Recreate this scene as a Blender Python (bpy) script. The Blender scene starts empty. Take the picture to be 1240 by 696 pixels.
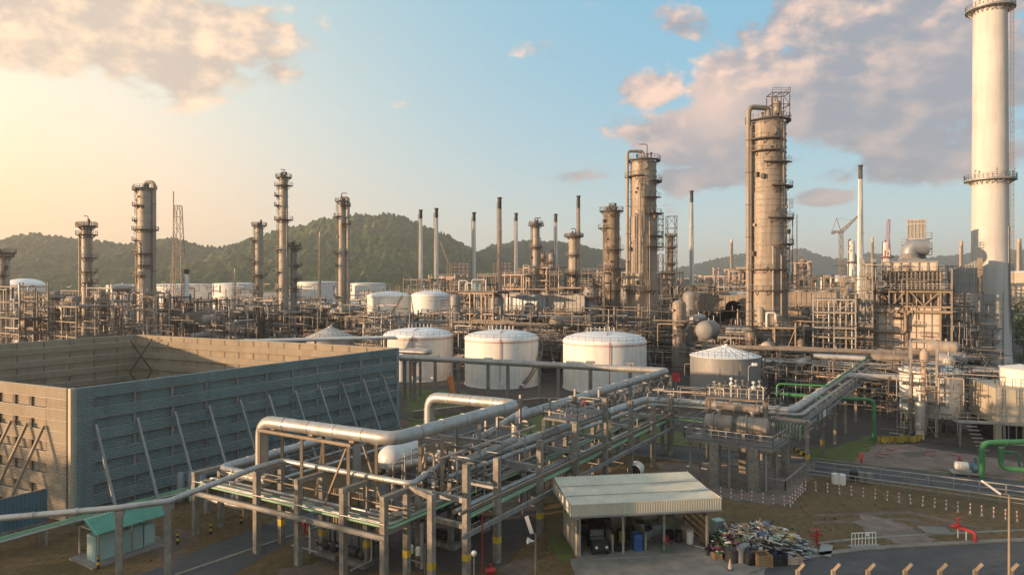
import bpy, math, random
from mathutils import Vector, Matrix, noise
R = math.radians
sc = bpy.context.scene
col = sc.collection
# ------------------------------------------------------------------ camera
F, H, HY, CX = 826.0, 21.5, 340.0, 620.0      # focal length, camera height, horizon row, centre column
cam_d = bpy.data.cameras.new('camera'); cam = bpy.data.objects.new('camera', cam_d); col.objects.link(cam)
cam.location = (0, 0, H); cam.rotation_euler = (R(90), 0, 0)
cam_d.sensor_width = 36; cam_d.lens = F/1240*36; cam_d.shift_y = -8/1240
cam_d.clip_start = .5; cam_d.clip_end = 12000
sc.camera = cam
# ------------------------------------------------------------------ light
SUN_AZ, SUN_EL = -110.0, 6.5                     # degrees, azimuth from +Y (view direction), negative = left
sv = Vector((math.sin(R(SUN_AZ))*math.cos(R(SUN_EL)), math.cos(R(SUN_AZ))*math.cos(R(SUN_EL)), math.sin(R(SUN_EL))))
sd = bpy.data.lights.new('sun', 'SUN'); so = bpy.data.objects.new('sun', sd); col.objects.link(so)
sd.energy = 4.0; sd.angle = R(.8); sd.color = (1.0, .64, .37)
so.rotation_euler = sv.to_track_quat('Z', 'Y').to_euler(); so.location = (-60, 0, 60)
sc.view_settings.view_transform = 'Standard'; sc.view_settings.look = 'None'
sc.view_settings.gamma = 1; sc.view_settings.exposure = 1.32
sc.cycles.use_denoising = True
sc.cycles.max_bounces = 5; sc.cycles.diffuse_bounces = 3; sc.cycles.glossy_bounces = 2
sc.cycles.volume_bounces = 0; sc.cycles.transparent_max_bounces = 8
w = bpy.data.worlds.new('World'); sc.world = w; w.use_nodes = True
nt = w.node_tree; N = nt.nodes; L = nt.links; N.clear()
def nn(t, **k):
    n = N.new(t)
    for a, b in k.items(): setattr(n, a, b)
    return n
def ma(op, a, b=None, c=None, clamp=False):
    n = nn('ShaderNodeMath', operation=op, use_clamp=clamp)
    for i, x in enumerate((a, b, c)):
        if x is None: continue
        if isinstance(x, (int, float)): n.inputs[i].default_value = x
        else: L.new(x, n.inputs[i])
    return n.outputs[0]
def mixc(f, a, b, blend='MIX'):
    n = nn('ShaderNodeMix', data_type='RGBA', blend_type=blend)
    for s, x in ((0, f), (6, a), (7, b)):
        if isinstance(x, (int, float)): n.inputs[s].default_value = x
        elif isinstance(x, tuple): n.inputs[s].default_value = (*x, 1)
        else: L.new(x, n.inputs[s])
    return n.outputs[2]
def sstep(x, lo, hi):
    n = nn('ShaderNodeMapRange', interpolation_type='SMOOTHSTEP'); L.new(x, n.inputs[0])
    n.inputs[1].default_value = lo; n.inputs[2].default_value = hi
    return n.outputs[0]
tc = nn('ShaderNodeTexCoord'); sp = nn('ShaderNodeSeparateXYZ'); L.new(tc.outputs['Generated'], sp.inputs[0])
X, Y, Zc = sp.outputs
az = ma('MULTIPLY', ma('ARCTAN2', X, Y), 57.2958); el = ma('MULTIPLY', ma('ARCSINE', Zc), 57.2958)
sky = nn('ShaderNodeTexSky', sky_type='NISHITA'); sky.sun_disc = False
sky.sun_elevation = R(SUN_EL); sky.sun_rotation = R(SUN_AZ); sky.altitude = 20; sky.air_density = 1.0; sky.dust_density = 1.6; sky.ozone_density = 1.6
# evening sky: the Nishita sky with thin high haze (pale teal overhead, cream low down and toward the sun) laid over it
base = sky.outputs[0]
elp = ma('MAXIMUM', el, 0.0)
low = ma('POWER', 2.718, ma('MULTIPLY', elp, -1/8.0))
azs = ma('SUBTRACT', az, -50.0)
glow = ma('POWER', 2.718, ma('MULTIPLY', ma('ADD', ma('POWER', ma('DIVIDE', azs, 29.0), 2.0), ma('POWER', ma('DIVIDE', ma('SUBTRACT', el, 8.0), 15.0), 2.0)), -1.0))
veil = mixc(low, (.85, 2.25, 3.2), (3.7, 3.9, 3.35))
warm = mixc(low, (1.9, 2.9, 3.2), (4.3, 3.7, 2.8))
leftness = sstep(az, 22.0, -36.0)
veil = mixc(leftness, veil, warm)
base = mixc(.82, base, veil)
base = mixc(ma('MULTIPLY', glow, .95, clamp=True), base, mixc(sstep(el, 0.0, 15.0), (6.6, 3.7, 1.5), (5.8, 4.7, 3.3)))
# clouds as masses placed by azimuth and elevation, broken up by fractal noise
cv = nn('ShaderNodeCombineXYZ'); L.new(az, cv.inputs[0]); L.new(ma('MULTIPLY', el, 1.5), cv.inputs[1])
def fbm(scale, off=(0, 0, 0), detail=9, rough=.55):
    mp = nn('ShaderNodeMapping'); L.new(cv.outputs[0], mp.inputs[0]); mp.inputs['Location'].default_value = off
    t = nn('ShaderNodeTexNoise'); t.inputs['Scale'].default_value = scale; t.inputs['Detail'].default_value = detail
    t.inputs['Roughness'].default_value = rough; L.new(mp.outputs[0], t.inputs['Vector'])
    return t.outputs['Fac']
n1 = fbm(.17, (0, 0, 0), 11, .6); n1s = fbm(.17, (0, 0, 0), 5, .55); n2 = fbm(.17, (1.1, -1.3, 0), 5, .55); nf = fbm(.6, (3, 3, 0), 5)
def blob(a0, e0, sa, se, gain=1.0):
    q = ma('ADD', ma('POWER', ma('DIVIDE', ma('SUBTRACT', az, a0), sa), 2.0), ma('POWER', ma('DIVIDE', ma('SUBTRACT', el, e0), se), 2.0))
    return ma('MULTIPLY', ma('POWER', 2.718, ma('MULTIPLY', q, -1.0)), gain)
BL = [(17.5, 14.4, 3.6, 2.7, 1.25), (15.2, 11.6, 4.8, 3.2, 1.15), (12.2, 15.2, 3.0, 1.7, .85), (29, 14.2, 8.5, 4.8, 1.35), (30, 19.5, 9, 3.4, 1.15), (15.6, 8.4, 4.6, 1.5, .85), (31.5, 8.4, 7, 1.4, .85), (24.5, 6.2, 4.2, .8, .6), (22, 9.2, 3.2, .8, .5),
      (-28, 17.6, 12, 3.4, .95), (-36, 16.0, 7, 2.6, .8), (-19.6, 16.3, 2.8, 1.1, .62), (2.8, 18.6, 3.4, 1.2, .36), (14.5, 20.3, 3.4, 1.5, .42), (-9, 19, 4, 1.4, .32), (4.8, 8.6, 3.4, .9, .4), (20, 22.5, 5, 1.6, .6),
      (-120, 18, 40, 8, .8), (110, 20, 40, 9, .8), (180, 25, 50, 10, .8)]
m = None
for b in BL:
    x = blob(*b); m = x if m is None else ma('MAXIMUM', m, x)
def dn(n): return ma('SUBTRACT', ma('ADD', ma('ADD', m, ma('MULTIPLY', ma('SUBTRACT', n, .5), 1.85)), ma('MULTIPLY', ma('SUBTRACT', nf, .5), .3)), .27)
dens = dn(n1); dens2 = dn(n2)
cl = sstep(dens, -.03, .24)
lit = sstep(ma('SUBTRACT', dn(n1s), dens2), -.14, .36)
lit = ma('ADD', lit, blob(16.6, 13.2, 3.8, 3.0, .95), None, True)
hi = sstep(ma('ADD', el, ma('MULTIPLY', az, -.25)), 6.0, 13.0)
lit = ma('MULTIPLY', lit, ma('ADD', ma('MULTIPLY', hi, .65), .35))
body = mixc(lit, (1.5, 1.56, 1.75), (4.6, 3.15, 2.4))
body = mixc(sstep(az, 2.0, -30.0), body, mixc(lit, (2.9, 2.4, 2.0), (5.4, 3.9, 2.6)))
out = mixc(ma('MULTIPLY', cl, .94), base, body)
out = mixc(ma('MULTIPLY', sstep(el, 26.0, 48.0), .8), out, (2.1, 2.2, 2.3))      # unseen even grey added overhead to neutralise the ambient light
bg = nn('ShaderNodeBackground'); bg.inputs[1].default_value = .10; L.new(out, bg.inputs[0])
wo = nn('ShaderNodeOutputWorld'); L.new(bg.outputs[0], wo.inputs[0])

# ------------------------------------------------------------------ helpers
def wx(px, d): return (px-CX)*d/F
def zz(py, d): return H-(py-HY)*d/F
def G(px, py, z=0.0):
    d = (H-z)*F/(py-HY); return Vector((wx(px, d), d, z))
V = Vector
U2 = V((.838, -.545, 0)); V2 = V((.545, .838, 0)); GA = math.atan2(-.545, .838)   # the plant's street grid
def frame_of(a, b):
    d = (b-a); ln = d.length; d = d/ln if ln > 1e-9 else V((0, 0, 1))
    up = V((0, 0, 1)) if abs(d.z) < .95 else V((0, 1, 0))
    s = d.cross(up).normalized(); t = s.cross(d).normalized()
    return d, s, t, ln
class MB:
    def __init__(s): s.v = []; s.f = []; s.s = []
    def add(s, vs, fs, sm=False):
        n = len(s.v); s.v += [tuple(p) for p in vs]; s.f += [tuple(n+i for i in f) for f in fs]; s.s += [sm]*len(fs)
        return s
    def box(s, c, sz, rz=0.0):
        cx, cy, cz = c; a, b, h = sz[0]/2, sz[1]/2, sz[2]/2; co, si = math.cos(rz), math.sin(rz)
        vs = [(cx+x*co-y*si, cy+x*si+y*co, cz+z) for z in (-h, h) for x, y in ((-a, -b), (a, -b), (a, b), (-a, b))]
        return s.add(vs, [(3, 2, 1, 0), (4, 5, 6, 7), (0, 1, 5, 4), (1, 2, 6, 5), (2, 3, 7, 6), (3, 0, 4, 7)])
    def beam(s, a, b, w, h=None):
        a, b = V(a), V(b); h = h or w; d, x, y, ln = frame_of(a, b)
        vs = [p+x*(i*w/2)+y*(j*h/2) for p in (a, b) for i, j in ((-1, -1), (1, -1), (1, 1), (-1, 1))]
        return s.add(vs, [(3, 2, 1, 0), (4, 5, 6, 7), (0, 1, 5, 4), (1, 2, 6, 5), (2, 3, 7, 6), (3, 0, 4, 7)])
    def ibeam(s, a, b, w, h, t=.03):
        a, b = V(a), V(b); d, x, y, ln = frame_of(a, b)
        for o, ww, hh in ((h/2-t/2, w, t), (-h/2+t/2, w, t), (0, t, h-2*t-.004)):
            s.beam(a+y*o, b+y*o, ww, hh)
        return s
    def tube(s, a, b, r, n=8, r2=None, cap=True):
        a, b = V(a), V(b); r2 = r if r2 is None else r2; d, x, y, ln = frame_of(a, b)
        cs = [(math.cos(2*math.pi*i/n), math.sin(2*math.pi*i/n)) for i in range(n)]
        vs = [a+x*(r*c)+y*(r*q) for c, q in cs]+[b+x*(r2*c)+y*(r2*q) for c, q in cs]
        s.add(vs, [(i, (i+1) % n, n+(i+1) % n, n+i) for i in range(n)], n > 4)
        if cap: s.add(vs, [tuple(range(n-1, -1, -1)), tuple(range(n, 2*n))])
        return s
    def spin(s, prof, a, b, n=20, brk=32):
        a, b = V(a), V(b); d, x, y, ln = frame_of(a, b)
        cs = [(math.cos(2*math.pi*i/n), math.sin(2*math.pi*i/n)) for i in range(n)]
        runs = [[prof[0]]]
        for i in range(1, len(prof)):
            runs[-1].append(prof[i])
            if i < len(prof)-1:
                v1 = V((prof[i][0]-prof[i-1][0], prof[i][1]-prof[i-1][1])); v2 = V((prof[i+1][0]-prof[i][0], prof[i+1][1]-prof[i][1]))
                if v1.length > 1e-6 and v2.length > 1e-6 and v1.angle(v2) > R(brk): runs.append([prof[i]])
        for run in runs:
            vs = []; fs = []
            for (r, t) in run: vs += [a+d*t+x*(r*c)+y*(r*q) for c, q in cs]
            for k in range(len(run)-1):
                for i in range(n):
                    j = (i+1) % n; fs.append((k*n+i, k*n+j, k*n+n+j, k*n+n+i))
            s.add(vs, fs, True)
        return s
    def lathe(s, prof, o=(0, 0, 0), n=24, brk=32):
        o = V(o); return s.spin(prof, o, o+V((0, 0, 1)), n, brk)
    def drum(s, a, b, r, n=18, head=.5, bands=0, br=.05):
        a, b = V(a), V(b); ln = (b-a).length; hd = r*head
        p = [(.001, 0)]+[(r*math.sin(q*math.pi/10), hd*(1-math.cos(q*math.pi/10))) for q in range(1, 6)]
        if bands:
            for k in range(bands):
                t = hd+(ln-2*hd)*(k+.5)/bands
                p += [(r, t-.08), (r+br, t-.08), (r+br, t+.08), (r, t+.08)]
        p += [(r*math.sin(q*math.pi/10), ln-hd*(1-math.cos(q*math.pi/10))) for q in range(5, 0, -1)]+[(.001, ln)]
        return s.spin(p, a, b, n)
    def path(s, pts, r, br=None, n=10, seg=5, cap=True):
        pts = [V(p) for p in pts]; br = br or r*2.2
        out = [pts[0]]
        for i in range(1, len(pts)-1):
            p = pts[i]; d1 = p-pts[i-1]; d2 = pts[i+1]-p
            if d1.length < 1e-5 or d2.length < 1e-5: continue
            l1, l2 = d1.length, d2.length; d1.normalize(); d2.normalize()
            an = d1.angle(d2)
            if an < .03 or an > 2.9: out.append(p); continue
            t = min(br*math.tan(an/2), l1*.49, l2*.49)
            p0, p1 = p-d1*t, p+d2*t
            k = max(2, int(seg*an/1.57+.5))
            for q in range(k+1):
                f = q/k; out.append(p0*(1-f)**2+p*(2*f*(1-f))+p1*f*f)
        out.append(pts[-1])
        d, x, y, _ = frame_of(out[0], out[1]); vs = []; m = len(out); pd = d
        for i, p in enumerate(out):
            if i == 0: t = (out[1]-p)
            elif i == m-1: t = (p-out[i-1])
            else: t = (out[i+1]-p).normalized()+(p-out[i-1]).normalized()
            t = t.normalized() if t.length > 1e-9 else pd
            q = pd.rotation_difference(t); x = q @ x; y = q @ y; pd = t
            for k in range(n):
                an = 2*math.pi*k/n; vs.append(p+x*(r*math.cos(an))+y*(r*math.sin(an)))
        s.add(vs, [(i*n+k, i*n+(k+1) % n, i*n+n+(k+1) % n, i*n+n+k) for i in range(m-1) for k in range(n)], n > 4)
        if cap: s.add(vs[:n]+vs[-n:], [tuple(range(n-1, -1, -1)), tuple(range(n, 2*n))])
        return s
    def annulus(s, r0, r1, z, th, a0=0, a1=360, n=24, o=(0, 0)):
        full = abs(a1-a0) >= 359.9; k = max(3, int(n*abs(a1-a0)/360)); vs = []
        for i in range(k+1):
            a = R(a0+(a1-a0)*i/k); c, q = math.cos(a), math.sin(a)
            vs += [(o[0]+r0*c, o[1]+r0*q, z), (o[0]+r1*c, o[1]+r1*q, z), (o[0]+r1*c, o[1]+r1*q, z+th), (o[0]+r0*c, o[1]+r0*q, z+th)]
        fs = []
        for i in range(k):
            b, e = i*4, i*4+4; fs += [(b, b+1, e+1, e), (b+1, b+2, e+2, e+1), (b+2, b+3, e+3, e+2), (b+3, b, e, e+3)]
        if not full: fs += [(3, 2, 1, 0), (k*4, k*4+1, k*4+2, k*4+3)]
        return s.add(vs, fs)
    def rail(s, pts, h=1.1, r=.03, step=1.8, closed=False, mid=True):
        pts = [V(p) for p in pts]
        if closed: pts = pts+[pts[0]]
        up = V((0, 0, 1))
        for a, b in zip(pts, pts[1:]):
            ln = (b-a).length; k = max(1, int(round(ln/step)))
            for i in range(k+1): p = a.lerp(b, i/k); s.beam(p, p+up*h, r*1.6)
            s.beam(a+up*h, b+up*h, r*2)
            if mid: s.beam(a+up*h*.55, b+up*h*.55, r*1.5)
        return s
    def arc_rail(s, r, z, a0=0, a1=360, h=1.1, o=(0, 0), rr=.03, n=24):
        k = max(3, int(n*abs(a1-a0)/360)); pts = [V((o[0]+r*math.cos(R(a0+(a1-a0)*i/k)), o[1]+r*math.sin(R(a0+(a1-a0)*i/k)), z)) for i in range(k+1)]
        return s.rail(pts, h, rr, 99)
    def ladder(s, p, z0, z1, face, wd=.5, cage=True, r=.025, step=.45):
        p = V(p); face = V(face).normalized(); sd = V((-face.y, face.x, 0))
        for q in (-1, 1): s.beam(p+sd*q*wd/2+V((0, 0, z0)), p+sd*q*wd/2+V((0, 0, z1)), r*2)
        z = z0+.3
        while z < z1: s.beam(p+sd*wd/2+V((0, 0, z)), p-sd*wd/2+V((0, 0, z)), r*1.4); z += step
        if cage and z1-z0 > 3:
            for q in (-.5, 0, .5): s.beam(p+face*(.7-.25*abs(q)*2)+sd*q*1.2*wd+V((0, 0, z0+2.2)), p+face*(.7-.25*abs(q)*2)+sd*q*1.2*wd+V((0, 0, z1)), r*1.4)
            z = z0+2.2
            while z < z1:
                a = [p+sd*wd/2, p+sd*wd*.6+face*.45, p+face*.7, p-sd*wd*.6+face*.45, p-sd*wd/2]
                for i in range(4): s.beam(a[i]+V((0, 0, z)), a[i+1]+V((0, 0, z)), r*1.4)
                z += 1.2
        return s
    def corr(s, o, ax, ay, nrm, lx, ly, n, dep, th=.01):
        """corrugated sheet: ribs run along ax, profile steps along ay"""
        o, ax, ay, nrm = V(o), V(ax).normalized(), V(ay).normalized(), V(nrm).normalized(); p = ly/n; pr = []
        for i in range(n): pr += [(i*p, 0), (i*p+p*.42, 0), (i*p+p*.56, dep), (i*p+p*.86, dep)]
        pr.append((ly, 0)); vs = []
        for y, h in pr: vs += [o+ay*y+nrm*h, o+ax*lx+ay*y+nrm*h]
        fs = [(2*i, 2*i+1, 2*i+3, 2*i+2) for i in range(len(pr)-1)]
        return s.add(vs, fs)
    def prism(s, poly, z0, z1):
        n = len(poly); vs = [(p[0], p[1], z0) for p in poly]+[(p[0], p[1], z1) for p in poly]
        return s.add(vs, [tuple(range(n-1, -1, -1)), tuple(range(n, 2*n))]+[(i, (i+1) % n, n+(i+1) % n, n+i) for i in range(n)])
    def build(s, name, mat, parent=None, origin=None):
        me = bpy.data.meshes.new(name); o0 = V(origin) if origin is not None else V((0, 0, 0))
        vs = s.v if origin is None else [(a-o0.x, b-o0.y, c-o0.z) for a, b, c in s.v]
        me.from_pydata(vs, [], s.f); me.polygons.foreach_set('use_smooth', s.s); me.materials.append(mat); me.update()
        o = bpy.data.objects.new(name, me); col.objects.link(o); o.location = o0
        if parent is not None: o.parent = parent
        return o
def tag(o, label, cat, group=None, kind=None):
    o['label'] = label; o['category'] = cat
    if group: o['group'] = group
    if kind: o['kind'] = kind
    return o
def thing(name, label, cat, loc=(0, 0, 0), rz=0.0, group=None):
    o = bpy.data.objects.new(name, None); col.objects.link(o); o.location = loc; o.rotation_euler = (0, 0, rz); o.empty_display_size = .5
    return tag(o, label, cat, group)
def solo(mb, name, mat, label, cat, group=None, origin=None):
    if origin is None: origin = mb.v[0]
    return tag(mb.build(name, mat, None, origin), label, cat, group)
def struct(mb, name, mat):
    o = mb.build(name, mat); o['kind'] = 'structure'; return o
def copy_tree(o, parent=None):
    c = o.copy(); col.objects.link(c)
    if parent is not None: c.parent = parent
    for ch in o.children: copy_tree(ch, c)
    return c
# ------------------------------------------------------------------ materials
def M(name, c, rough=.6, metal=0.0, var=.25, scale=.6, streak=0.0, rust=0.0, bump=0.0, dirt=(.05, .04, .03), fine=None):
    m = bpy.data.materials.new(name); m.use_nodes = True; t = m.node_tree; P = t.nodes['Principled BSDF']; n = t.nodes; l = t.links
    P.inputs['Roughness'].default_value = rough; P.inputs['Metallic'].default_value = metal
    ge = n.new('ShaderNodeNewGeometry'); oi = n.new('ShaderNodeObjectInfo')
    def noi(sc_, mp=None, det=5):
        x = n.new('ShaderNodeTexNoise'); x.inputs['Scale'].default_value = sc_; x.inputs['Detail'].default_value = det; x.inputs['Roughness'].default_value = .6
        if mp:
            q = n.new('ShaderNodeMapping'); q.inputs['Scale'].default_value = mp; l.new(ge.outputs['Position'], q.inputs[0]); l.new(q.outputs[0], x.inputs['Vector'])
        else: l.new(ge.outputs['Position'], x.inputs['Vector'])
        return x.outputs['Fac']
    def mr(x, a, b, c_, d):
        q = n.new('ShaderNodeMapRange'); l.new(x, q.inputs[0])
        for i, v in enumerate((a, b, c_, d)): q.inputs[i+1].default_value = v
        return q.outputs[0]
    def mix(f, a, b, bl='MIX'):
        q = n.new('ShaderNodeMix'); q.data_type = 'RGBA'; q.blend_type = bl
        for i, v in ((0, f), (6, a), (7, b)):
            if isinstance(v, float): q.inputs[i].default_value = v
            elif isinstance(v, tuple): q.inputs[i].default_value = (*v, 1)
            else: l.new(v, q.inputs[i])
        return q.outputs[2]
    b1 = noi(scale)
    hsv = n.new('ShaderNodeHueSaturation'); hsv.inputs['Color'].default_value = (*c, 1)
    a = n.new('ShaderNodeMath'); a.operation = 'MULTIPLY'
    l.new(mr(b1, .25, .75, 1-var, 1+var), a.inputs[0]); l.new(mr(oi.outputs['Random'], 0, 1, .88, 1.12), a.inputs[1]); l.new(a.outputs[0], hsv.inputs['Value'])
    cc = hsv.outputs[0]
    if fine: cc = mix(mr(noi(fine, None, 3), .35, .65, 0, .55), cc, dirt)
    if streak: cc = mix(mr(noi(1.0, (1.3, 1.3, .09)), .48, .78, 0, streak), cc, dirt)
    if rust: cc = mix(mr(noi(scale*2.3, (1, 1, .5)), .60, .72, 0, rust), cc, (.16, .06, .02))
    l.new(cc, P.inputs['Base Color'])
    if bump:
        bp = n.new('ShaderNodeBump'); bp.inputs['Strength'].default_value = bump; bp.inputs['Distance'].default_value = .05
        l.new(noi(4.0), bp.inputs['Height']); l.new(bp.outputs[0], P.inputs['Normal'])
    l.new(mr(noi(scale*3), .3, .7, max(.05, rough-.12), min(1, rough+.15)), P.inputs['Roughness'])
    return m
MT = dict(
    white=M('white_paint', (.72, .70, .65), .55, 0, .08, .25, .42, .0, dirt=(.36, .29, .21)),
    whiteroof=M('white_roof_paint', (.80, .80, .79), .5, 0, .08, .4, 0, 0),
    rustroof=M('weathered_white_roof', (.55, .53, .49), .6, 0, .2, .5, .3, .8),
    greytank=M('grey_tank_cladding', (.265, .26, .25), .55, .1, .12, .3, .3),
    conc=M('concrete', (.29, .265, .225), .9, 0, .25, .9, .65, 0, .2, fine=2.2, dirt=(.11, .095, .075)),
    paleconc=M('pale_concrete', (.30, .275, .235), .9, 0, .3, .35, .3, 0, .2, fine=.7, dirt=(.11, .09, .07)),
    stackw=M('stack_concrete', (.52, .505, .48), .8, 0, .12, .14, .55, 0, dirt=(.33, .29, .25)),
    stackp=M('stack_paint', (.72, .70, .67), .5, 0, .10, .3, .35, .0, dirt=(.22, .17, .13)),
    stackrust=M('stack_rusty', (.48, .37, .29), .6, 0, .2, .3, .5, .5),
    soot=M('soot_black', (.03, .028, .026), .7, 0, .2),
    clad=M('aluminium_cladding', (.42, .40, .37), .45, .45, .18, .6, .5, .3, dirt=(.14, .11, .08)),
    pipe=M('dull_aluminium_pipe', (.42, .415, .395), .45, .45, .18, .6, .45, .25, dirt=(.15, .12, .09)),
    pipedk=M('dark_grey_pipe', (.16, .155, .145), .5, .3, .25, .5, .3, .35),
    pipegn=M('green_pipe_paint', (.055, .21, .08), .45, 0, .15, .5, .2),
    pipepg=M('pale_green_pipe_paint', (.24, .40, .24), .5, 0, .15, .5, .35),
    col=M('column_cladding', (.31, .265, .215), .6, .1, .12, .5, .75, .15, dirt=(.09, .07, .05)),
    col2=M('column_cladding_pale', (.37, .32, .26), .6, .1, .12, .5, .7, .2, dirt=(.13, .09, .06)),
    coldk=M('column_cladding_brown', (.25, .205, .16), .65, .1, .25, .45, .6, .5),
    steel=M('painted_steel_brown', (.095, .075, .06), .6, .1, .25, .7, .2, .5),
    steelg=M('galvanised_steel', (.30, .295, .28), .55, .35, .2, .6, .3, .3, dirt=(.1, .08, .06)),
    steeld=M('dark_steel', (.05, .045, .042), .6, .1, .25),
    steelt=M('tan_steel', (.27, .215, .15), .6, .0, .22, .6, .35, .4),
    grate=M('grating', (.16, .15, .14), .7, .3, .2, 1.0),
    rail=M('handrail_steel', (.22, .20, .175), .55, .2, .2),
    railg=M('handrail_grey', (.33, .32, .30), .55, .3, .15),
    wallt=M('teal_cladding', (.235, .305, .305), .55, .05, .16, .22, .4, 0, dirt=(.07, .09, .09)),
    wallb=M('buff_cladding', (.43, .37, .28), .55, .05, .14, .22, .4, 0, dirt=(.22, .17, .12)),
    blue=M('blue_sheet', (.09, .17, .21), .5, .1, .12, .5, .15),
    greenroof=M('green_roof_sheet', (.10, .33, .24), .5, .0, .12, .5, .15),
    palegreen=M('pale_green_panel', (.33, .46, .42), .6, 0, .1),
    beige=M('beige_roof_sheet', (.56, .53, .43), .6, 0, .10, .5, .3, .0, dirt=(.3, .27, .2)),
    beigew=M('beige_wall', (.46, .41, .32), .75, 0, .12, .4, .3, dirt=(.2, .17, .13)),
    black=M('matt_black', (.02, .02, .022), .7, 0, .2),  # plain matt black for black goods and the bay block
    red=M('red_paint', (.42, .03, .03), .45, 0, .15, .8, .1),
    yellow=M('yellow_paint', (.55, .38, .04), .5, 0, .15),
    orange=M('orange_cloth', (.75, .24, .06), .7, 0, .12),
    bluepl=M('blue_plastic', (.035, .10, .27), .45, 0, .15),
    pink=M('pink_refractory_panel', (.58, .47, .39), .7, 0, .14, .35, .4, .35, dirt=(.18, .12, .09)),
    greyp=M('grey_panel', (.24, .235, .225), .6, .2, .16, .5, .5, .2, dirt=(.1, .085, .07)),
    duct=M('blue_grey_duct', (.31, .335, .35), .5, .4, .12, .5, .4, .15, dirt=(.11, .10, .10)),
    trunk=M('bark', (.10, .075, .055), .9, 0, .25),
    leaf=M('leaf', (.05, .075, .02), .7, 0, .55, .8),
    wood=M('timber', (.32, .21, .10), .8, 0, .2),
    asph=M('asphalt', (.072, .072, .074), .85, 0, .3, .18, 0, 0, .25, fine=.6, dirt=(.10, .095, .088)),
    track=M('dusty_track', (.17, .125, .085), .95, 0, .3, .5, fine=1.5, dirt=(.10, .075, .05)), asph2=M('patched_asphalt', (.105, .105, .103), .9, 0, .2, .5, fine=1.4, dirt=(.06, .058, .055)), stain=M('oil_stain', (.13, .115, .095), .8, 0, .4, 1.5, fine=1.5, dirt=(.08, .07, .06)),
    kerb=M('kerb_concrete', (.27, .25, .21), .9, 0, .25, 1.0, fine=2.0, dirt=(.1, .09, .07)),
)
# ================================================================== SETTING
rnd = random.Random(7)
def ground_mat():
    m = bpy.data.materials.new('ground'); m.use_nodes = True; t = m.node_tree; P = t.nodes['Principled BSDF']; n = t.nodes; l = t.links
    P.inputs['Roughness'].default_value = .95
    ge = n.new('ShaderNodeNewGeometry')
    def noi(s, d=6):
        x = n.new('ShaderNodeTexNoise'); x.inputs['Scale'].default_value = s; x.inputs['Detail'].default_value = d; x.inputs['Roughness'].default_value = .65; l.new(ge.outputs['Position'], x.inputs['Vector']); return x.outputs['Fac']
    def ramp(f, pts):
        r = n.new('ShaderNodeValToRGB'); l.new(f, r.inputs[0]); e = r.color_ramp.elements
        e[0].position, e[0].color = pts[0][0], (*pts[0][1], 1); e[1].position, e[1].color = pts[-1][0], (*pts[-1][1], 1)
        for p, c in pts[1:-1]: x = e.new(p); x.color = (*c, 1)
        return r.outputs[0]
    def mix(f, a, b, bl='MIX'):
        q = n.new('ShaderNodeMix'); q.data_type = 'RGBA'; q.blend_type = bl
        for i, v in ((0, f), (6, a), (7, b)):
            if isinstance(v, float): q.inputs[i].default_value = v
            else: l.new(v, q.inputs[i])
        return q.outputs[2]
    a = ramp(noi(.16), [(.26, (.085, .080, .026)), (.38, (.135, .096, .040)), (.54, (.175, .115, .056)), (.72, (.205, .132, .074))])
    b = ramp(noi(1.6), [(.3, (.55, .55, .5)), (.7, (1.25, 1.2, 1.1))])
    c = mix(1.0, a, b, 'MULTIPLY')
    c2 = ramp(noi(9.0, 3), [(.35, (.6, .62, .5)), (.65, (1.3, 1.25, 1.2))])
    l.new(mix(1.0, c, c2, 'MULTIPLY'), P.inputs['Base Color'])
    bp = n.new('ShaderNodeBump'); bp.inputs['Strength'].default_value = .6; bp.inputs['Distance'].default_value = .12; l.new(noi(5.0, 6), bp.inputs['Height']); l.new(bp.outputs[0], P.inputs['Normal'])
    return m
MT['ground'] = ground_mat()
MT['yard'] = M('plant_yard_concrete', (.075, .062, .052), .9, 0, .35, .12, 0, 0, .2, fine=.8, dirt=(.06, .055, .05))
MT['redpad'] = M('stained_concrete_pad', (.27, .20, .16), .9, 0, .3, .25, 0, 0, .2, fine=.9, dirt=(.10, .075, .06))
MT['grass'] = M('green_turf', (.085, .115, .026), .95, 0, .4, .9, 0, 0, .5, fine=3.0, dirt=(.12, .11, .03))
g = MB(); RR = 5200
g.add([(RR*math.cos(2*math.pi*i/64), 900+RR*math.sin(2*math.pi*i/64), 0) for i in range(64)], [tuple(range(64))])
struct(g, 'ground', MT['ground'])
def sheet(name, pts, z, mat, px=True, rough=0):
    P_ = [V((*(G(*p).to_2d() if px else p), z)) for p in pts]
    if rough:
        q = []; rj = random.Random(len(pts)*7+int(P_[0].x*3))
        for a, b in zip(P_, P_[1:]+P_[:1]):
            n = max(1, int((b-a).length/.45)); nv = V((-(b-a).y, (b-a).x, 0)).normalized()
            for i in range(n):
                p = a.lerp(b, i/n); q.append(p+nv*rough*(noise.noise(p*.7)*1.3+noise.noise(p*2.3)*.7+rj.uniform(-.25, .25)))
        P_ = q
    m = MB(); m.add(P_, [tuple(range(len(P_)))]); return struct(m, name, mat)
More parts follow.
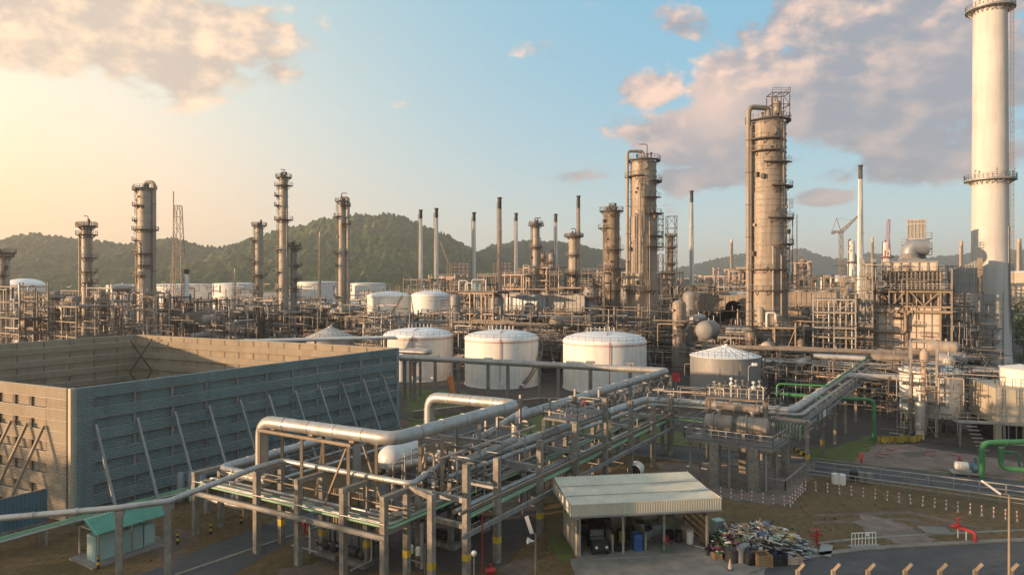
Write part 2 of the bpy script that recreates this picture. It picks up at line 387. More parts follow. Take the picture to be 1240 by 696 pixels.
# paved plant area beyond the second road, then roads
sheet('plant_yard', [(-420, 128), (-70, 128), (-14, 104), (12, 97.5), (56, 77), (120, 48), (420, 48), (700, 700), (-700, 700)], .004, MT['yard'], False)
sheet('road_along_wall', [G(p[0], p[1]).to_2d()[:] for p in ((120, 715), (309, 639))]+[(4, 98), (9, 94.5), (-18.0, 57.5), tuple(G(255, 712).to_2d())], .008, MT['asph'], False, rough=.06)
rdA, rdB = V((-14, 103.5)), V((5.5, 95.2))
sheet('road_across', [(-14, 104.4), (21.5, 88.8), (54.8, 73), (110, 46.6), (106.5, 40), (51, 68.0), (19.9, 81.8), (-10, 96)], .012, MT['asph'], False, rough=.06)
def kerb(name, pts, w=.28, h=.13, mat=None, z=0):
    m = MB()
    pts = [V((p[0], p[1], 0)) for p in pts]
    for a, b in zip(pts, pts[1:]):
        m.beam(a+V((0, 0, z+h/2-.05)), b+V((0, 0, z+h/2-.05)), w, h+.1)
    return struct(m, name, mat or MT['kerb'])
kerb('road_kerb', [tuple(G(213, 697).to_2d()), tuple(G(309, 664).to_2d()), (-13.6, 63.6)])
kerb('road_kerb', [(12, 85.6), (19.9, 81.6), (51, 67.8), (106, 39.8)])
kerb('road_kerb', [(-16, 105.6), (21.8, 89.2), (55.2, 73.2), (110, 47)])
# near road, lower right, with its pale kerb strip
rd3 = [(905, 694), (935, 685), (1000, 672), (1060, 665), (1140, 660), (1240, 655), (1330, 651)]
near = [G(*p) for p in rd3]
sheet('near_road', [tuple(p.to_2d()) for p in near]+[(70, 60), (70, 20), (-6, 20), (4, 45.5), (12, 47.5)], .010, MT['asph'], False, rough=.06)
kerb('near_road_kerb', [(p.x, p.y+.2) for p in near], .55, .12)
kerb('near_road_kerb', [(p.x, p.y+2.3) for p in near[2:]], .35, .05)
sheet('shed_apron', [(690, 676), (860, 664), (930, 684), (925, 697), (900, 702), (700, 702)], .014, MT['paleconc'], rough=.15)
sheet('shed_side_strip', [(663, 650), (682, 646), (696, 676), (678, 681)], .012, MT['grass'], rough=.3)
sheet('compressor_pad', [(430, 612), (640, 560), (660, 640), (600, 690), (430, 694), (350, 660)], .016, M('oily_concrete', (.11, .09, .075), .8, 0, .35, .5, fine=1.0), rough=.3)
sheet('refractory_yard', [(1045, 541), (1068, 534), (1240, 560), (1240, 583), (1175, 569), (1050, 566), (1030, 558)], .016, MT['redpad'], rough=.3)
sheet('turf_patch', [(1012, 541), (1052, 528), (1060, 538), (1030, 561), (985, 558), (960, 546)], .018, MT['grass'], rough=.7)
sheet('turf_patch', [(485, 470), (560, 473), (590, 492), (560, 520), (500, 516)], .018, MT['grass'], rough=.7)
sheet('turf_patch', [(640, 500), (760, 505), (835, 528), (830, 540), (700, 530), (620, 528)], .018, MT['grass'], rough=.7)
sheet('gravel_strip', [(872, 602), (950, 613), (975, 593), (985, 560), (800, 560), (790, 585)], .017, MT['redpad'], rough=.7)
sheet('worn_path', [(1040, 622), (1090, 632), (1140, 655), (1100, 661), (1040, 640)], .015, MT['redpad'], rough=.7)
for k, (pts, mt, z, rg) in enumerate((([(1090, 578), (1150, 586), (1165, 592), (1100, 585)], 'asph2', .0165, .1), ([(880, 552), (925, 556), (930, 563), (885, 560)], 'asph2', .0165, .1), ([(1000, 684), (1060, 676), (1075, 690), (1010, 696)], 'asph2', .0145, .15), ([(1165, 668), (1210, 664), (1230, 676), (1180, 682)], 'asph2', .0145, .1),
        ([(235, 668), (262, 657), (282, 661), (250, 674)], 'asph2', .0125, .1), ([(1105, 640), (1150, 634), (1160, 637), (1112, 645)], 'stain', .019, .3), ([(1090, 548), (1120, 546), (1135, 551), (1100, 554)], 'stain', .0205, .4),
        ([(985, 622), (1100, 618), (1200, 640), (1200, 643), (1100, 622), (985, 625)], 'track', .0135, .25), ([(985, 631), (1095, 626), (1190, 648), (1190, 651), (1095, 630), (985, 634)], 'track', .0135, .25), ([(600, 690), (650, 672), (655, 690), (620, 700)], 'track', .0135, .5), ([(330, 690), (400, 680), (420, 700), (340, 705)], 'track', .0135, .6), ([(205, 690), (240, 650), (215, 640), (185, 655)], 'track', .0135, .6))):
    sheet({'asph2': 'road_patch', 'stain': 'ground_stain', 'track': 'dirt_track'}[mt], pts, z, MT[mt], rough=rg)
# hills --------------------------------------------------------------
def hill_mat(name, c0, c1, c2, sc_=.03):
    m = bpy.data.materials.new(name); m.use_nodes = True; t = m.node_tree; P = t.nodes['Principled BSDF']; n = t.nodes; l = t.links
    P.inputs['Roughness'].default_value = 1; P.inputs['Specular IOR Level'].default_value = .05
    ge = n.new('ShaderNodeNewGeometry')
    def noi(s, d):
        x = n.new('ShaderNodeTexNoise'); x.inputs['Scale'].default_value = s; x.inputs['Detail'].default_value = d; x.inputs['Roughness'].default_value = .7; l.new(ge.outputs['Position'], x.inputs['Vector']); return x.outputs['Fac']
    r = n.new('ShaderNodeValToRGB'); l.new(noi(sc_*.35, 8), r.inputs[0]); e = r.color_ramp.elements
    e[0].position, e[0].color = .34, (*c0, 1); e[1].position, e[1].color = .66, (*c2, 1); x = e.new(.5); x.color = (*c1, 1)
    vo = n.new('ShaderNodeTexVoronoi'); vo.inputs['Scale'].default_value = .17; l.new(ge.outputs['Position'], vo.inputs['Vector'])
    mr = n.new('ShaderNodeMapRange'); l.new(vo.outputs['Color'], mr.inputs[0]); mr.inputs[3].default_value = .2; mr.inputs[4].default_value = 1.9
    q = n.new('ShaderNodeMix'); q.data_type = 'RGBA'; q.blend_type = 'MULTIPLY'; q.inputs[0].default_value = 1; l.new(r.outputs[0], q.inputs[6]); l.new(mr.outputs[0], q.inputs[7])
    l.new(q.outputs[2], P.inputs['Base Color'])
    return m
def ridge(name, pts, D, depth, mat, x0, x1, step=2.2, rows=60, bump=5.5, seed=0, back=True):
    """a hill range whose crest stands D metres away; pts = crest line"""
    def crest(px):
        for (a, b), (c, d) in zip(pts, pts[1:]):
            if a <= px <= c:
                t = (px-a)/(c-a); t2 = t*t*(3-2*t); return b+(d-b)*(.6*t+.4*t2)
        return pts[0][1] if px < pts[0][0] else pts[-1][1]
    n = int((x1-x0)/step); m = MB(); vs = []
    for j in range(rows+1):
        t = j/rows*1.25
        for i in range(n+1):
            px = x0+(x1-x0)*i/n; hc = zz(crest(px), D)
            tt = min(t, 1); prof = tt**1.15*(1-.12*math.sin(tt*math.pi)) if t <= 1 else 1-(t-1)*1.2
            y = D-depth*(1-t); x = (px-CX)*D/F*(.86+.14*t)
            lump = noise.fractal(V((x*.006, y*.006, seed)), 1.0, 2.0, 5)
            z = hc*prof*(1+.20*lump*math.sin(math.pi*min(1, t))*.9)
            cn = noise.cell(V((x*.16+noise.noise(V((x*.2, y*.2, 0))), y*.16+noise.noise(V((x*.2, y*.2, 9))), seed)))*.7+noise.noise(V((x*.06, y*.06, seed+5)))*.6
            z += bump*(.2+cn*.8)*min(1, t*4)
            vs.append((x, y, z-1))
    W = n+1
    m.add(vs, [(j*W+i, j*W+i+1, j*W+W+i+1, j*W+W+i) for j in range(rows) for i in range(n)], True)
    return struct(m, name, mat)
HMa = hill_mat('forest_hill', (.016, .040, .008), (.042, .072, .014), (.10, .095, .030))
HMb = hill_mat('far_forest_hill', (.018, .036, .016), (.03, .05, .02), (.05, .06, .026))
ridge('hill', [(-400, 330), (-160, 312), (-60, 303), (0, 291), (38, 283), (75, 288), (115, 292), (150, 297), (185, 291), (208, 289), (240, 298), (268, 300), (300, 291), (350, 276), (400, 265), (435, 260), (475, 260), (505, 270), (540, 285), (566, 299), (600, 320), (640, 338)], 1500, 620, HMa, -300, 640, 1.7, 60, 10, 1)
ridge('hill', [(520, 330), (575, 305), (600, 295), (640, 290), (690, 293), (725, 301), (760, 316), (800, 332), (840, 339)], 1750, 500, HMb, 520, 850, 2.4, 36, 6, 4)
ridge('hill', [(770, 338), (800, 329), (830, 322), (870, 313), (905, 306), (940, 303), (972, 301), (1000, 311), (1018, 314), (1050, 306), (1075, 308), (1110, 313), (1150, 309), (1180, 306), (1240, 302), (1320, 300), (1500, 320)], 3000, 700, HMb, 770, 1420, 1.6, 30, 8, 9)
# the evening haze ----------------------------------------------------
hz = MB(); hz.box((0, 1500, 120), (9200, 8000, 242.0))
hm = bpy.data.materials.new('haze'); hm.use_nodes = True; hn = hm.node_tree; hn.nodes.clear()
ho = hn.nodes.new('ShaderNodeOutputMaterial'); hv = hn.nodes.new('ShaderNodeVolumePrincipled')
hv.inputs['Color'].default_value = (.95, .95, .96, 1); hv.inputs['Density'].default_value = .00022; hv.inputs['Anisotropy'].default_value = .35
hn.links.new(hv.outputs[0], ho.inputs['Volume'])
HAZE = hz.build('haze', hm); HAZE['kind'] = 'stuff'

# ================================================================== NOISE WALL ENCLOSURE
EA, EB, EC, ED = V((-39.2, 60.8, 0)), V((-16.5, 97.6, 0)), V((-67, 121.6, 0)), V((-89.7, 84.8, 0))
EH = 11.9
enc = thing('noise_wall_enclosure', 'huge roofless enclosure of louvred teal and buff cladding walls with slanting braces', 'enclosure', tuple(EA))
def louvre_wall(a, b, out, mat, inner_mat, post_sp, first, braces, brace_mat, bl):
    """staggered bands of horizontal louvre cladding hung outside and inside a row of posts"""
    a = a-EA; b = b-EA; d = (b-a); ln = d.length; d.normalize(); out = V(out).normalized()
    m = MB(); nb = 12; bh = EH/nb
    for k in range(nb):
        off = .20 if k % 2 == (nb-1) % 2 else -.10
        z0 = k*bh-.03*(off > 0); z1 = (k+1)*bh+.03*(off > 0); nr = 6; p = (z1-z0)/nr
        ov = [(0, 0)] if off < 0 else []
        for sgn, oo in ((1, off), (-1, off-.10)):
            vs = []; fs = []
            for i in range(nr):
                zb = z0+i*p
                for zq, q in ((zb, .0), (zb+p*.6, .10), (zb+p, .0)):
                    for pt in (a, b): vs.append(pt+out*(oo+q*sgn)+V((0, 0, zq)))
                o = i*6; fs += [(o, o+1, o+3, o+2), (o+2, o+3, o+5, o+4)]
            m.add(vs, fs)
        for zc in (z0, z1):
            m.add([a+out*off+V((0, 0, zc)), b+out*off+V((0, 0, zc)), b+out*(off-.1)+V((0, 0, zc)), a+out*(off-.1)+V((0, 0, zc))], [(0, 1, 2, 3)])
        if off < 0:   # the ends of a set-back band are plain full-width panels
            for e0, e1 in ((a, a+d*(first-.1)), ):
                vs = []; fs = []
                for i in range(nr):
                    zb = z0+i*p
                    for zq, q in ((zb, .0), (zb+p*.6, .10), (zb+p, .0)):
                        for pt in (e0, e1): vs.append(pt+out*(.20+q)+V((0, 0, zq)))
                    o = i*6; fs += [(o, o+1, o+3, o+2), (o+2, o+3, o+5, o+4)]
                m.add(vs, fs)
    wl = m.build('wall', mat, enc); wl['label'] = bl
    g = MB()
    for k in range(1, nb): g.beam(a+out*.20+V((0, 0, k*bh)), b+out*.20+V((0, 0, k*bh)), .07, .07)
    g.build('girt_rails', MT['steelg'], enc)
    s = first; posts = []
    while s < ln-.5:
        p = a+d*s; q = MB(); q.ibeam(p+out*.09, p+out*.09+V((0, 0, EH-.15)), .24, .20, .04); q.build('post', brace_mat, enc); posts.append(p); s += post_sp
    if braces:
        for p in posts:
            q = MB(); t = p+out*.42+V((0, 0, 8.4)); f = p+out*4.3+V((0, 0, .2))
            q.beam(t, f, .22, .22); q.box((f.x, f.y, .2), (.9, .9, .5), GA); q.build('brace', brace_mat, enc)
louvre_wall(EA, EB, (.852, -.525, 0), MT['wallt'], None, 3.8, 1.8, True, MT['steelg'], 'teal louvred wall with eleven slanting braces')
louvre_wall(EA+V((-.9, .43, 0))*.42, ED, (-.43, -.903, 0), MT['wallb'], None, 2.55, 3.0, True, MT['steelt'], 'buff louvred wall in evening sun')
louvre_wall(ED, EC, (-.525, .852, 0), MT['wallb'], None, 3.8, 1.8, False, MT['steelt'], 'buff louvred back wall in shade')
louvre_wall(EC, EB, (.43, .903, 0), MT['wallb'], None, 3.2, 2.6, False, MT['steelt'], 'buff louvred far wall with open slots')
q = MB(); q.box((0, 0, EH/2), (.5, .5, EH+.05), GA); q.build('corner_post', MT['wallb'], enc)
q = MB(); b = EB-EA; q.box((b.x, b.y, EH/2), (.5, .5, EH+.03), GA); q.build('corner_post', MT['wallt'], enc)
c = EC-EA; q = MB()
for k in (0, 1):
    q.beam(c+V((2.2, -6.0, .3+k*5.6)), c+V((4.5, -3.2, 5.9+k*5.6)), .2); q.beam(c+V((4.5, -3.2, .3+k*5.6)), c+V((2.2, -6.0, 5.9+k*5.6)), .2)
q.build('corner_brace', MT['steel'], enc)
sheet('enclosure_floor', [tuple(p.to_2d()) for p in (EA, EB, EC, ED)], .02, MT['yard'], False)
# blue sheet hoarding and pale roof at far left
a = V((-41.0, 60.2, 0)); b = V((-46.5, 51.5, 0)); m = MB(); d = (b-a).normalized()
m.corr(a+V((0, 0, .35)), (0, 0, 1), d, (d.y, -d.x, 0), 2.8, (b-a).length, 34, .06)
t = thing('sheet_fence', 'dark blue corrugated sheet fence beside the buff braced wall', 'fence', tuple(a)); t.location = (0, 0, 0)
m.build('sheet', MT['blue'], t); m = MB(); m.beam(a+V((0, 0, 3.2)), b+V((0, 0, 3.2)), .12, .1); m.build('capping', MT['steelg'], t)
m = MB(); m.beam(a+V((0, 0, .17)), b+V((0, 0, .17)), .2, .34); m.build('footing', MT['conc'], t)
# ================================================================== STORAGE TANKS
def tank(name, label, px, d, wpx, rim_y, roof='dome', rise=.9, body='white', roofm='whiteroof', stair=None, bands=5, redline=True, z0=0.0, cat='tank', group=None, railstep=15):
    x = wx(px, d); r = wpx*d/F/2; h = zz(rim_y, d)
    t = thing(name, label, cat, (x, d, z0), 0, group); h -= z0
    p = [(r+.15, 0), (r+.15, .25), (r, .25)]
    for k in range(bands):
        q = h*(k+1)/(bands+1); p += [(r, q-.04), (r+.03, q-.03), (r+.03, q+.03), (r, q+.04)]
    p += [(r, h-.35), (r+.10, h-.35), (r+.10, h-.15), (r, h-.15), (r, h)]
    m = MB(); m.lathe(p, n=56, brk=25); m.build('shell', MT[body], t)
    m = MB()
    if roof == 'dome': pr = [(r+.06, h-.02)]+[(r*math.cos(k*math.pi/20), h+rise*math.sin(k*math.pi/20)) for k in range(10)]+[(.01, h+rise)]
    else: pr = [(r+.12, h-.03), (r+.12, h+.03), (.6, h+rise), (.6, h+rise+.25), (.01, h+rise+.25)]
    m.lathe(pr, n=56, brk=25)
    if roof == 'cone':
        for k in range(20):
            a = 2*math.pi*k/20; m.beam((r*math.cos(a), r*math.sin(a), h+.05), (.7*math.cos(a), .7*math.sin(a), h+rise+.04), .07, .07)
    if roof == 'cone': m.path([(0, 0, h+rise), (0, 0, h+rise+.5), (.3, 0, h+rise+.5), (.3, 0, h+rise+.3)], .1, .25, 8)
    ro = m.build('roof', MT[roofm], t)
    m = MB(); m.arc_rail(r-.12, h+.02, n=32, rr=.028); m.build('handrail', MT['rail'], t)
    m = MB()
    for k in range(7 if roof == 'dome' else 0):
        a = R(60+k*11); q = r*.62; m.tube((q*math.cos(a), q*math.sin(a), h+.3), (q*math.cos(a), q*math.sin(a), h+rise+.6), .09, 6)
    m.build('roof_vent', MT['white'], t) if m.v else None
    if redline:
        m = MB(); m.path([(r*.05, -r*.25, h+rise+.08), (-.2, -r*.6, h+rise*.8+.08), (-.2, -r-.14, h+.1), (-.2, -r-.14, .6)], .06, .3, 6)
        m.add([], []); m.build('foam_line', MT['red'], t)
        m = MB(); m.annulus(r+.06, r+.13, h-.55, .08, n=56); m.build('red_ring_pipe', MT['red'], t)
    if stair:
        a0, a1 = stair; m = MB(); k = 26; pts = []
        for i in range(k+1):
            a = R(a0+(a1-a0)*i/k); z = .2+(h-.1)*i/k
            p0 = V((math.cos(a)*(r+.12), math.sin(a)*(r+.12), z)); p1 = V((math.cos(a)*(r+.95), math.sin(a)*(r+.95), z))
            m.beam(p0, p1, .28, .05); pts.append((p0, p1))
        for i in range(k):
            m.beam(pts[i][1], pts[i+1][1], .06, .25); m.beam(pts[i][0], pts[i+1][0], .06, .25)
            m.beam(pts[i][1]+V((0, 0, 1)), pts[i+1][1]+V((0, 0, 1)), .06); m.beam(pts[i][1], pts[i][1]+V((0, 0, 1)), .05)
        m.build('stair', MT['rail'], t)
    m = MB(); m.tube((0, -r+.1, 1.0), (0, -r-.35, 1.0), .42, 12); m.tube((r*.5, -r*.86, .8), (r*.58, -r*1.0, .8), .22, 10); m.build('manhole', MT[body], t)
    return t
tank('storage_tank', 'white domed storage tank standing just behind the teal wall corner', 506.5, 152, 83, 405, rise=1.5)
tank('storage_tank', 'white domed tank with dark stair curving up its right flank behind the pipe posts', 607.5, 143, 89, 408, rise=1.5, stair=(-62, 15))
tank('storage_tank', 'widest white domed storage tank, rust red ring pipe, behind the long sloping pipe', 732, 138, 100, 411.5, rise=1.7, stair=(-38, 40))
tank('cone_roof_tank', 'grey clad tank under a pale cone roof with handrail', 878, 122, 82, 430, 'cone', 1.5, 'greytank', 'whiteroof', stair=(-30, 45), redline=False)
tank('storage_tank', 'white tank with zigzag stair climbing its front, left of the distant pair', 471, 232, 52, 358, rise=1.4, stair=(-125, -45), redline=False)
tank('storage_tank', 'white tank, right of the distant pair, with a short stair on its left flank', 521.5, 222, 47, 357.5, rise=1.5, stair=(-110, -160), redline=False)
tank('weathered_tank', 'weathered cone roof tank with rusty stained top behind the enclosure', 400, 165, 56, 407.5, 'cone', 2.2, 'greytank', 'rustroof', redline=False, bands=4)
def fartank(px, d, wpx, rim_y, label, rise=.8, body='white', roof='dome'):
    x = wx(px, d); r = wpx*d/F/2; h = zz(rim_y, d); t = thing('far_tank', label, 'tank', (x, d, 0))
    m = MB(); m.lathe([(r, 0), (r, h*.5), (r+.1, h*.5), (r+.1, h*.53), (r, h*.53), (r, h-.5), (r+.18, h-.5), (r+.18, h-.2), (r, h-.2), (r, h)], n=40, brk=25); m.build('shell', MT[body], t)
    m = MB(); m.lathe([(r+.1, h)]+[(r*math.cos(k*math.pi/16), h+rise*math.sin(k*math.pi/16)) for k in range(8)]+[(.01, h+rise)], n=40, brk=25); m.build('roof', MT['whiteroof'], t)
fartank(30, 520, 42, 345, 'distant white tank with a high dome roof at far left', 5)
fartank(148, 470, 34, 345.5, 'far white tank low behind the two lit left columns', .8)
fartank(221, 540, 68, 344.5, 'very wide flat far tank behind the lattice derrick', .8)
fartank(284, 520, 49, 343.5, 'wide pale far tank between the derrick and the first slim column', .8)
fartank(386, 560, 54, 341.5, 'wide far tank whose wall is plain white, behind the bare mast', .6)
fartank(446, 600, 42, 343, 'far white tank right of the twin pipe column', .6)
fartank(1012, 560, 34, 336, 'far white tank under the tower crane', 2.0)
fartank(1072, 420, 22, 347, 'small pale tank behind the furnace block', 1.4)
fartank(1258, 330, 90, 330, 'large cream far tank at the right edge behind the tall chimney', 1.0, 'beigew')
fartank(420, 330, 34, 367, 'pale flat tank behind the twin pipe column base', .5)
fartank(375, 300, 46, 366, 'grey banded tank between the slim columns', .5, 'greytank')
# ================================================================== COLUMNS AND STACKS
def column(label, px, d, secs, mat='col', plats=(), bands=(), riser=None, topplat=True, davit=None, ladder=200, topstuff=4, name='process_column', seed=0, base_z=0, manways=(), extra=None):
    """secs: [(top_y, width_px), ...] from the top section down; plats: [(y, a0, a1)] with 270 = facing the camera"""
    rn = random.Random(seed+int(px)); x = wx(px, d); t = thing(name, label, 'column', (x, d, base_z)); sc_ = d/F
    Zs = [zz(y, d)-base_z for y, w_ in secs]; rs = [w_*sc_/2 for y, w_ in secs]
    fat = max(1.3, d/150)
    def rad(z):
        for zz_, r in zip(Zs[1:], rs):
            if z > zz_: return r
        return rs[-1]
    top = Zs[0]; r0 = rs[0]; p = [(.01, top), (r0*.5, top-r0*.07), (r0*.85, top-r0*.28), (r0, top-r0*.55)]
    bz = sorted([zz(y, d)-base_z for y in bands]+[zz(y, d)-base_z for y, a, b in plats], reverse=True)
    for i in range(len(secs)):
        zt = Zs[i] if i else top-r0*.55; zb = Zs[i+1] if i+1 < len(secs) else 0; r = rs[i]
        if i: p.append((r, zt-abs(r-rs[i-1])*1.2-.1))
        for z in bz:
            if zb+.6 < z < zt-.6: p += [(r, z+.11), (r+.12*fat, z+.11), (r+.12*fat, z-.11), (r, z-.11)]
        p.append((r, zb))
    m = MB(); m.lathe([(a, b) for a, b in p][::-1], n=32, brk=28); m.build('shell', MT[mat], t)
    for k, (y, a0, a1) in enumerate(plats):
        z = zz(y, d)-base_z; r = rad(z); m = MB(); m.annulus(r+.04, r+1.35*fat**.5, z, .2*fat, a0, a1, 28)
        for a in range(int(a0)+8, int(a1), 30):
            c, q = math.cos(R(a)), math.sin(R(a)); m.beam((c*r, q*r, z-1.0), (c*(r+1.0), q*(r+1.0), z), .1*fat)
        pf = m.build('platform', MT['steel'], t)
        m = MB(); m.arc_rail(r+1.3*fat**.5, z+.2, a0, a1, 1.1, rr=.028*fat); m.build('handrail', MT['rail'], pf)
    lz = [zz(y, d)-base_z for y, a, b in plats]+[top-.5]
    m = MB(); a = R(ladder); zl = 2
    for z in sorted(lz):
        if z-zl > 3:
            r = rad((z+zl)/2); aa = a+rn.uniform(-.25, .25); m.ladder((math.cos(aa)*(r+.25), math.sin(aa)*(r+.25), 0), zl, z+1, (math.cos(aa), math.sin(aa), 0), .55, True, .03*fat, .5*fat)
        zl = z
    m.build('ladder', MT['rail'], t)
    for k in range(14 if rs[0] > 2 else 5):
        z = rn.uniform(top*.25, top-2); a = R(rn.uniform(190, 350)); r = rad(z); c, q = math.cos(a), math.sin(a); m = MB(); kk = rn.random()
        if kk < .5: m.tube((c*(r-.1), q*(r-.1), z), (c*(r+.55), q*(r+.55), z), .16*fat, 8); m.tube((c*(r+.5), q*(r+.5), z), (c*(r+.62), q*(r+.62), z), .26*fat, 10); m.build('nozzle', MT[mat], t)
        elif kk < .75: m.path([(c*r, q*r, z), (c*(r+.5), q*(r+.5), z), (c*(r+.5), q*(r+.5), max(3, z-rn.uniform(5, 18)))], .1*fat, .3, 7); m.build('side_pipe', MT['coldk' if rn.random() < .5 else mat], t)
        else: m.box((c*(r+.35), q*(r+.35), z), (.9, .7, 1.1), a); m.build('instrument_box', MT['steel'], t)
    if topplat:
        z = top-r0*.35; m = MB(); m.annulus(r0+.02, r0+1.0*fat**.5, z, .16*fat, 0, 360, 28)
        for q in range(0, 360, 40): m.beam((math.cos(R(q))*r0, math.sin(R(q))*r0, z-1), (math.cos(R(q))*(r0+.9), math.sin(R(q))*(r0+.9), z), .1*fat)
        pf = m.build('top_platform', MT['steel'], t)
        m = MB(); m.arc_rail(r0+.95*fat**.5, z+.16, h=1.15, rr=.03*fat); m.build('handrail', MT['rail'], pf)
    for k in range(topstuff):
        a = rn.uniform(0, 6.28); q = r0*rn.uniform(.2, .75); h = rn.uniform(.7, 1.9); m = MB()
        b = V((math.cos(a)*q, math.sin(a)*q, top-r0*.3)); m.tube(b, b+V((0, 0, h)), .14*fat, 8); m.drum(b+V((-.35, 0, h)), b+V((.35, 0, h)), .26*fat, 10); m.build('relief_valve', MT['steel'], t)
    if davit:
        m = MB(); hx, hh, sg = davit; m.path([(-sg*r0*.3, 0, top-.3), (-sg*r0*.3, 0, top+hh), (sg*hx, 0, top+hh)], .09*fat, .5, 6); m.build('davit', MT['steel'], t)
    if riser:
        for (a, pr, off, zb, lift) in riser:
            c, q = math.cos(R(a)), math.sin(R(a)); ro = max(rs[:2])+off; m = MB()
            pts = [(0, 0, top-.2), (0, 0, top+lift), (c*ro, q*ro, top+lift), (c*ro, q*ro, zb)] if lift else [(c*r0*.8, q*r0*.8, top-2.5), (c*ro, q*ro, top-2.5), (c*ro, q*ro, zb)]
            m.path(pts, pr, pr*2.6, 12); o = m.build('overhead_pipe', MT[mat], t)
            m = MB(); z = top-6
            while z > zb+2:
                m.annulus(pr+.02, pr+.09, z, .16, n=12, o=(c*ro, q*ro)); m.beam((c*(ro-off*.98), q*(ro-off*.98), z), (c*(ro-pr), q*(ro-pr), z), .12); z -= 7.5
            m.build('pipe_guide', MT['steel'], t)
    for (y, a, rr) in manways:
        z = zz(y, d)-base_z; r = rad(z); m = MB(); c, q = math.cos(R(a)), math.sin(R(a))
        m.tube((c*(r-.1), q*(r-.1), z), (c*(r+.4), q*(r+.4), z), rr, 14); m.tube((c*(r+.4), q*(r+.4), z), (c*(r+.52), q*(r+.52), z), rr*1.3, 14); m.build('manway', MT[mat], t)
    return t, rad
A_, radA = column('tallest wide column with twin risers on its left side and an open steel cage on top', 930, 160, [(141, 41), (233, 43), (330, 45)], 'col',
       [(172, 200, 285), (186, 205, 285), (200, 240, 320), (228, 260, 375), (266, 250, 385), (297, 280, 385), (327, 200, 300), (352, 180, 300)],
       [155, 164, 180, 193, 207, 214, 221, 243, 250, 258, 275, 283, 311, 318, 338, 345, 366, 380], [(195, .62, 1.05, 8, 1.9), (200, .3, .75, 6, 0)], ladder=300, manways=[(163, 262, .75), (183, 250, .45), (183, 275, .45), (255, 265, .4)], topstuff=2)
ta = zz(141, 160)
m = MB()
for i in range(3):
    for j in range(2):
        for k in range(2):
            m.beam((.2+i*2.0, -2.2+j*3.6, ta-.8+k*2.6), (.2+i*2.0, -2.2+j*3.6, ta+2+k*2.6), .17)
for k in range(3):
    z = ta-.4+k*2.7
    for j in range(2): m.beam((.1, -2.2+j*3.6, z), (4.3, -2.2+j*3.6, z), .17)
    for i in range(3): m.beam((.2+i*2.0, -2.3, z), (.2+i*2.0, 1.5, z), .17)
for i in range(2):
    m.beam((.2+i*2.0, -2.2, ta-.4), (2.2+i*2.0, -2.2, ta+2.3), .1); m.beam((2.2+i*2.0, -2.2, ta+2.3), (.2+i*2.0, -2.2, ta+5), .1)
m.rail([(.1, -2.3, ta+5.1), (4.3, -2.3, ta+5.1), (4.3, 1.5, ta+5.1)], 1.0, .035)
m.build('top_cage', MT['steel'], A_)
m = MB(); m.drum((2.0, -.3, ta+.4), (2.0, -.3, ta+3.6), .8, 14); m.path([(2, -.3, ta+3.6), (2, -.3, ta+4.5), (.6, -.3, ta+4.5), (.6, -.3, ta)], .22); m.build('condenser', MT['col'], A_)
m = MB(); rA = radA(30)
for k in range(5):
    z = zz(352-k*22, 160); a = R(318+k*6); m.ladder((math.cos(a)*(rA+.6), math.sin(a)*(rA+.6), 0), z, z+4.4, (math.cos(a), math.sin(a), 0), .6)
m.build('ladder', MT['steel'], A_)
m = MB(); c, q = math.cos(R(318)), math.sin(R(318))
for dz in (0, 1): m.beam((c*(rA+1.5+dz), q*(rA+1.5)-dz*.6, zz(345, 160)), (c*(rA+1.5+dz), q*(rA+1.5)-dz*.6, zz(262, 160)), .14)
m.build('stair_post', MT['steel'], A_)
m = MB(); m.path([(-.6, -rA-.55, 6), (-.6, -rA-.55, zz(300, 160)), (-.6, -rA+.2, zz(300, 160))], .26); m.path([(1.3, -rA-.5, 4), (1.3, -rA-.5, zz(310, 160)), (1.3, -rA+.3, zz(310, 160))], .18); m.build('side_pipe', MT['col2'], A_)
B_, radB = column('second widest column with one long riser down its left edge and a stair tower on its right', 779, 185, [(190, 31), (262, 33), (330, 35)], 'col',
       [(215, 160, 262), (221, 285, 385), (241, 262, 330), (260, 275, 370), (287, 280, 375), (300, 270, 360), (352, 170, 300)], [200, 208, 232, 250, 275, 310, 317, 325, 340, 372, 383], [(192, .42, .9, 10, 1.4)], davit=(1.2, 3.4, -1), ladder=255, manways=[(203, 262, .8), (343, 275, .6), (295, 250, .4)], topstuff=5)
m = MB(); rb = radB(30)
zt, zb_ = zz(258, 185), zz(303, 185)
for i, j in ((0, 0), (1, 0), (0, 1), (1, 1)): m.beam((rb+.3+i*1.3, -.8+j*1.6, zb_), (rb+.3+i*1.3, -.8+j*1.6, zt), .12)
for k in range(7):
    z = zb_+(zt-zb_)*k/6; m.beam((rb+.2, -.8, z), (rb+1.7, -.8, z), .12); m.box((rb+.95, 0, z), (1.3, 1.6, .08))
    if k < 6: m.beam((rb+.3, -.8, z), (rb+1.6, -.8, z+(zt-zb_)/6), .08)
m.build('stair_tower', MT['steel'], B_)
m = MB(); m.path([(-1.6, -rb-.4, 8), (-1.6, -rb-.4, zz(225, 185)), (-1.6, -rb+1.2, zz(225, 185))], .2); m.path([(.9, -rb-.4, 6), (.9, -rb-.4, zz(270, 185)), (.9, -rb+.5, zz(270, 185))], .16); m.build('side_pipe', MT['col'], B_)
column('brown column with a ring of valves crowding its top platform, left of the twin wide columns', 740.5, 195, [(253, 19.5), (326, 22)], 'coldk', [(277, 150, 240), (303, 230, 330), (326, 180, 360), (352, 200, 300), (372, 190, 330)], [262, 290, 315, 340], ladder=235, topstuff=12, davit=(1.5, 1.6, 1))
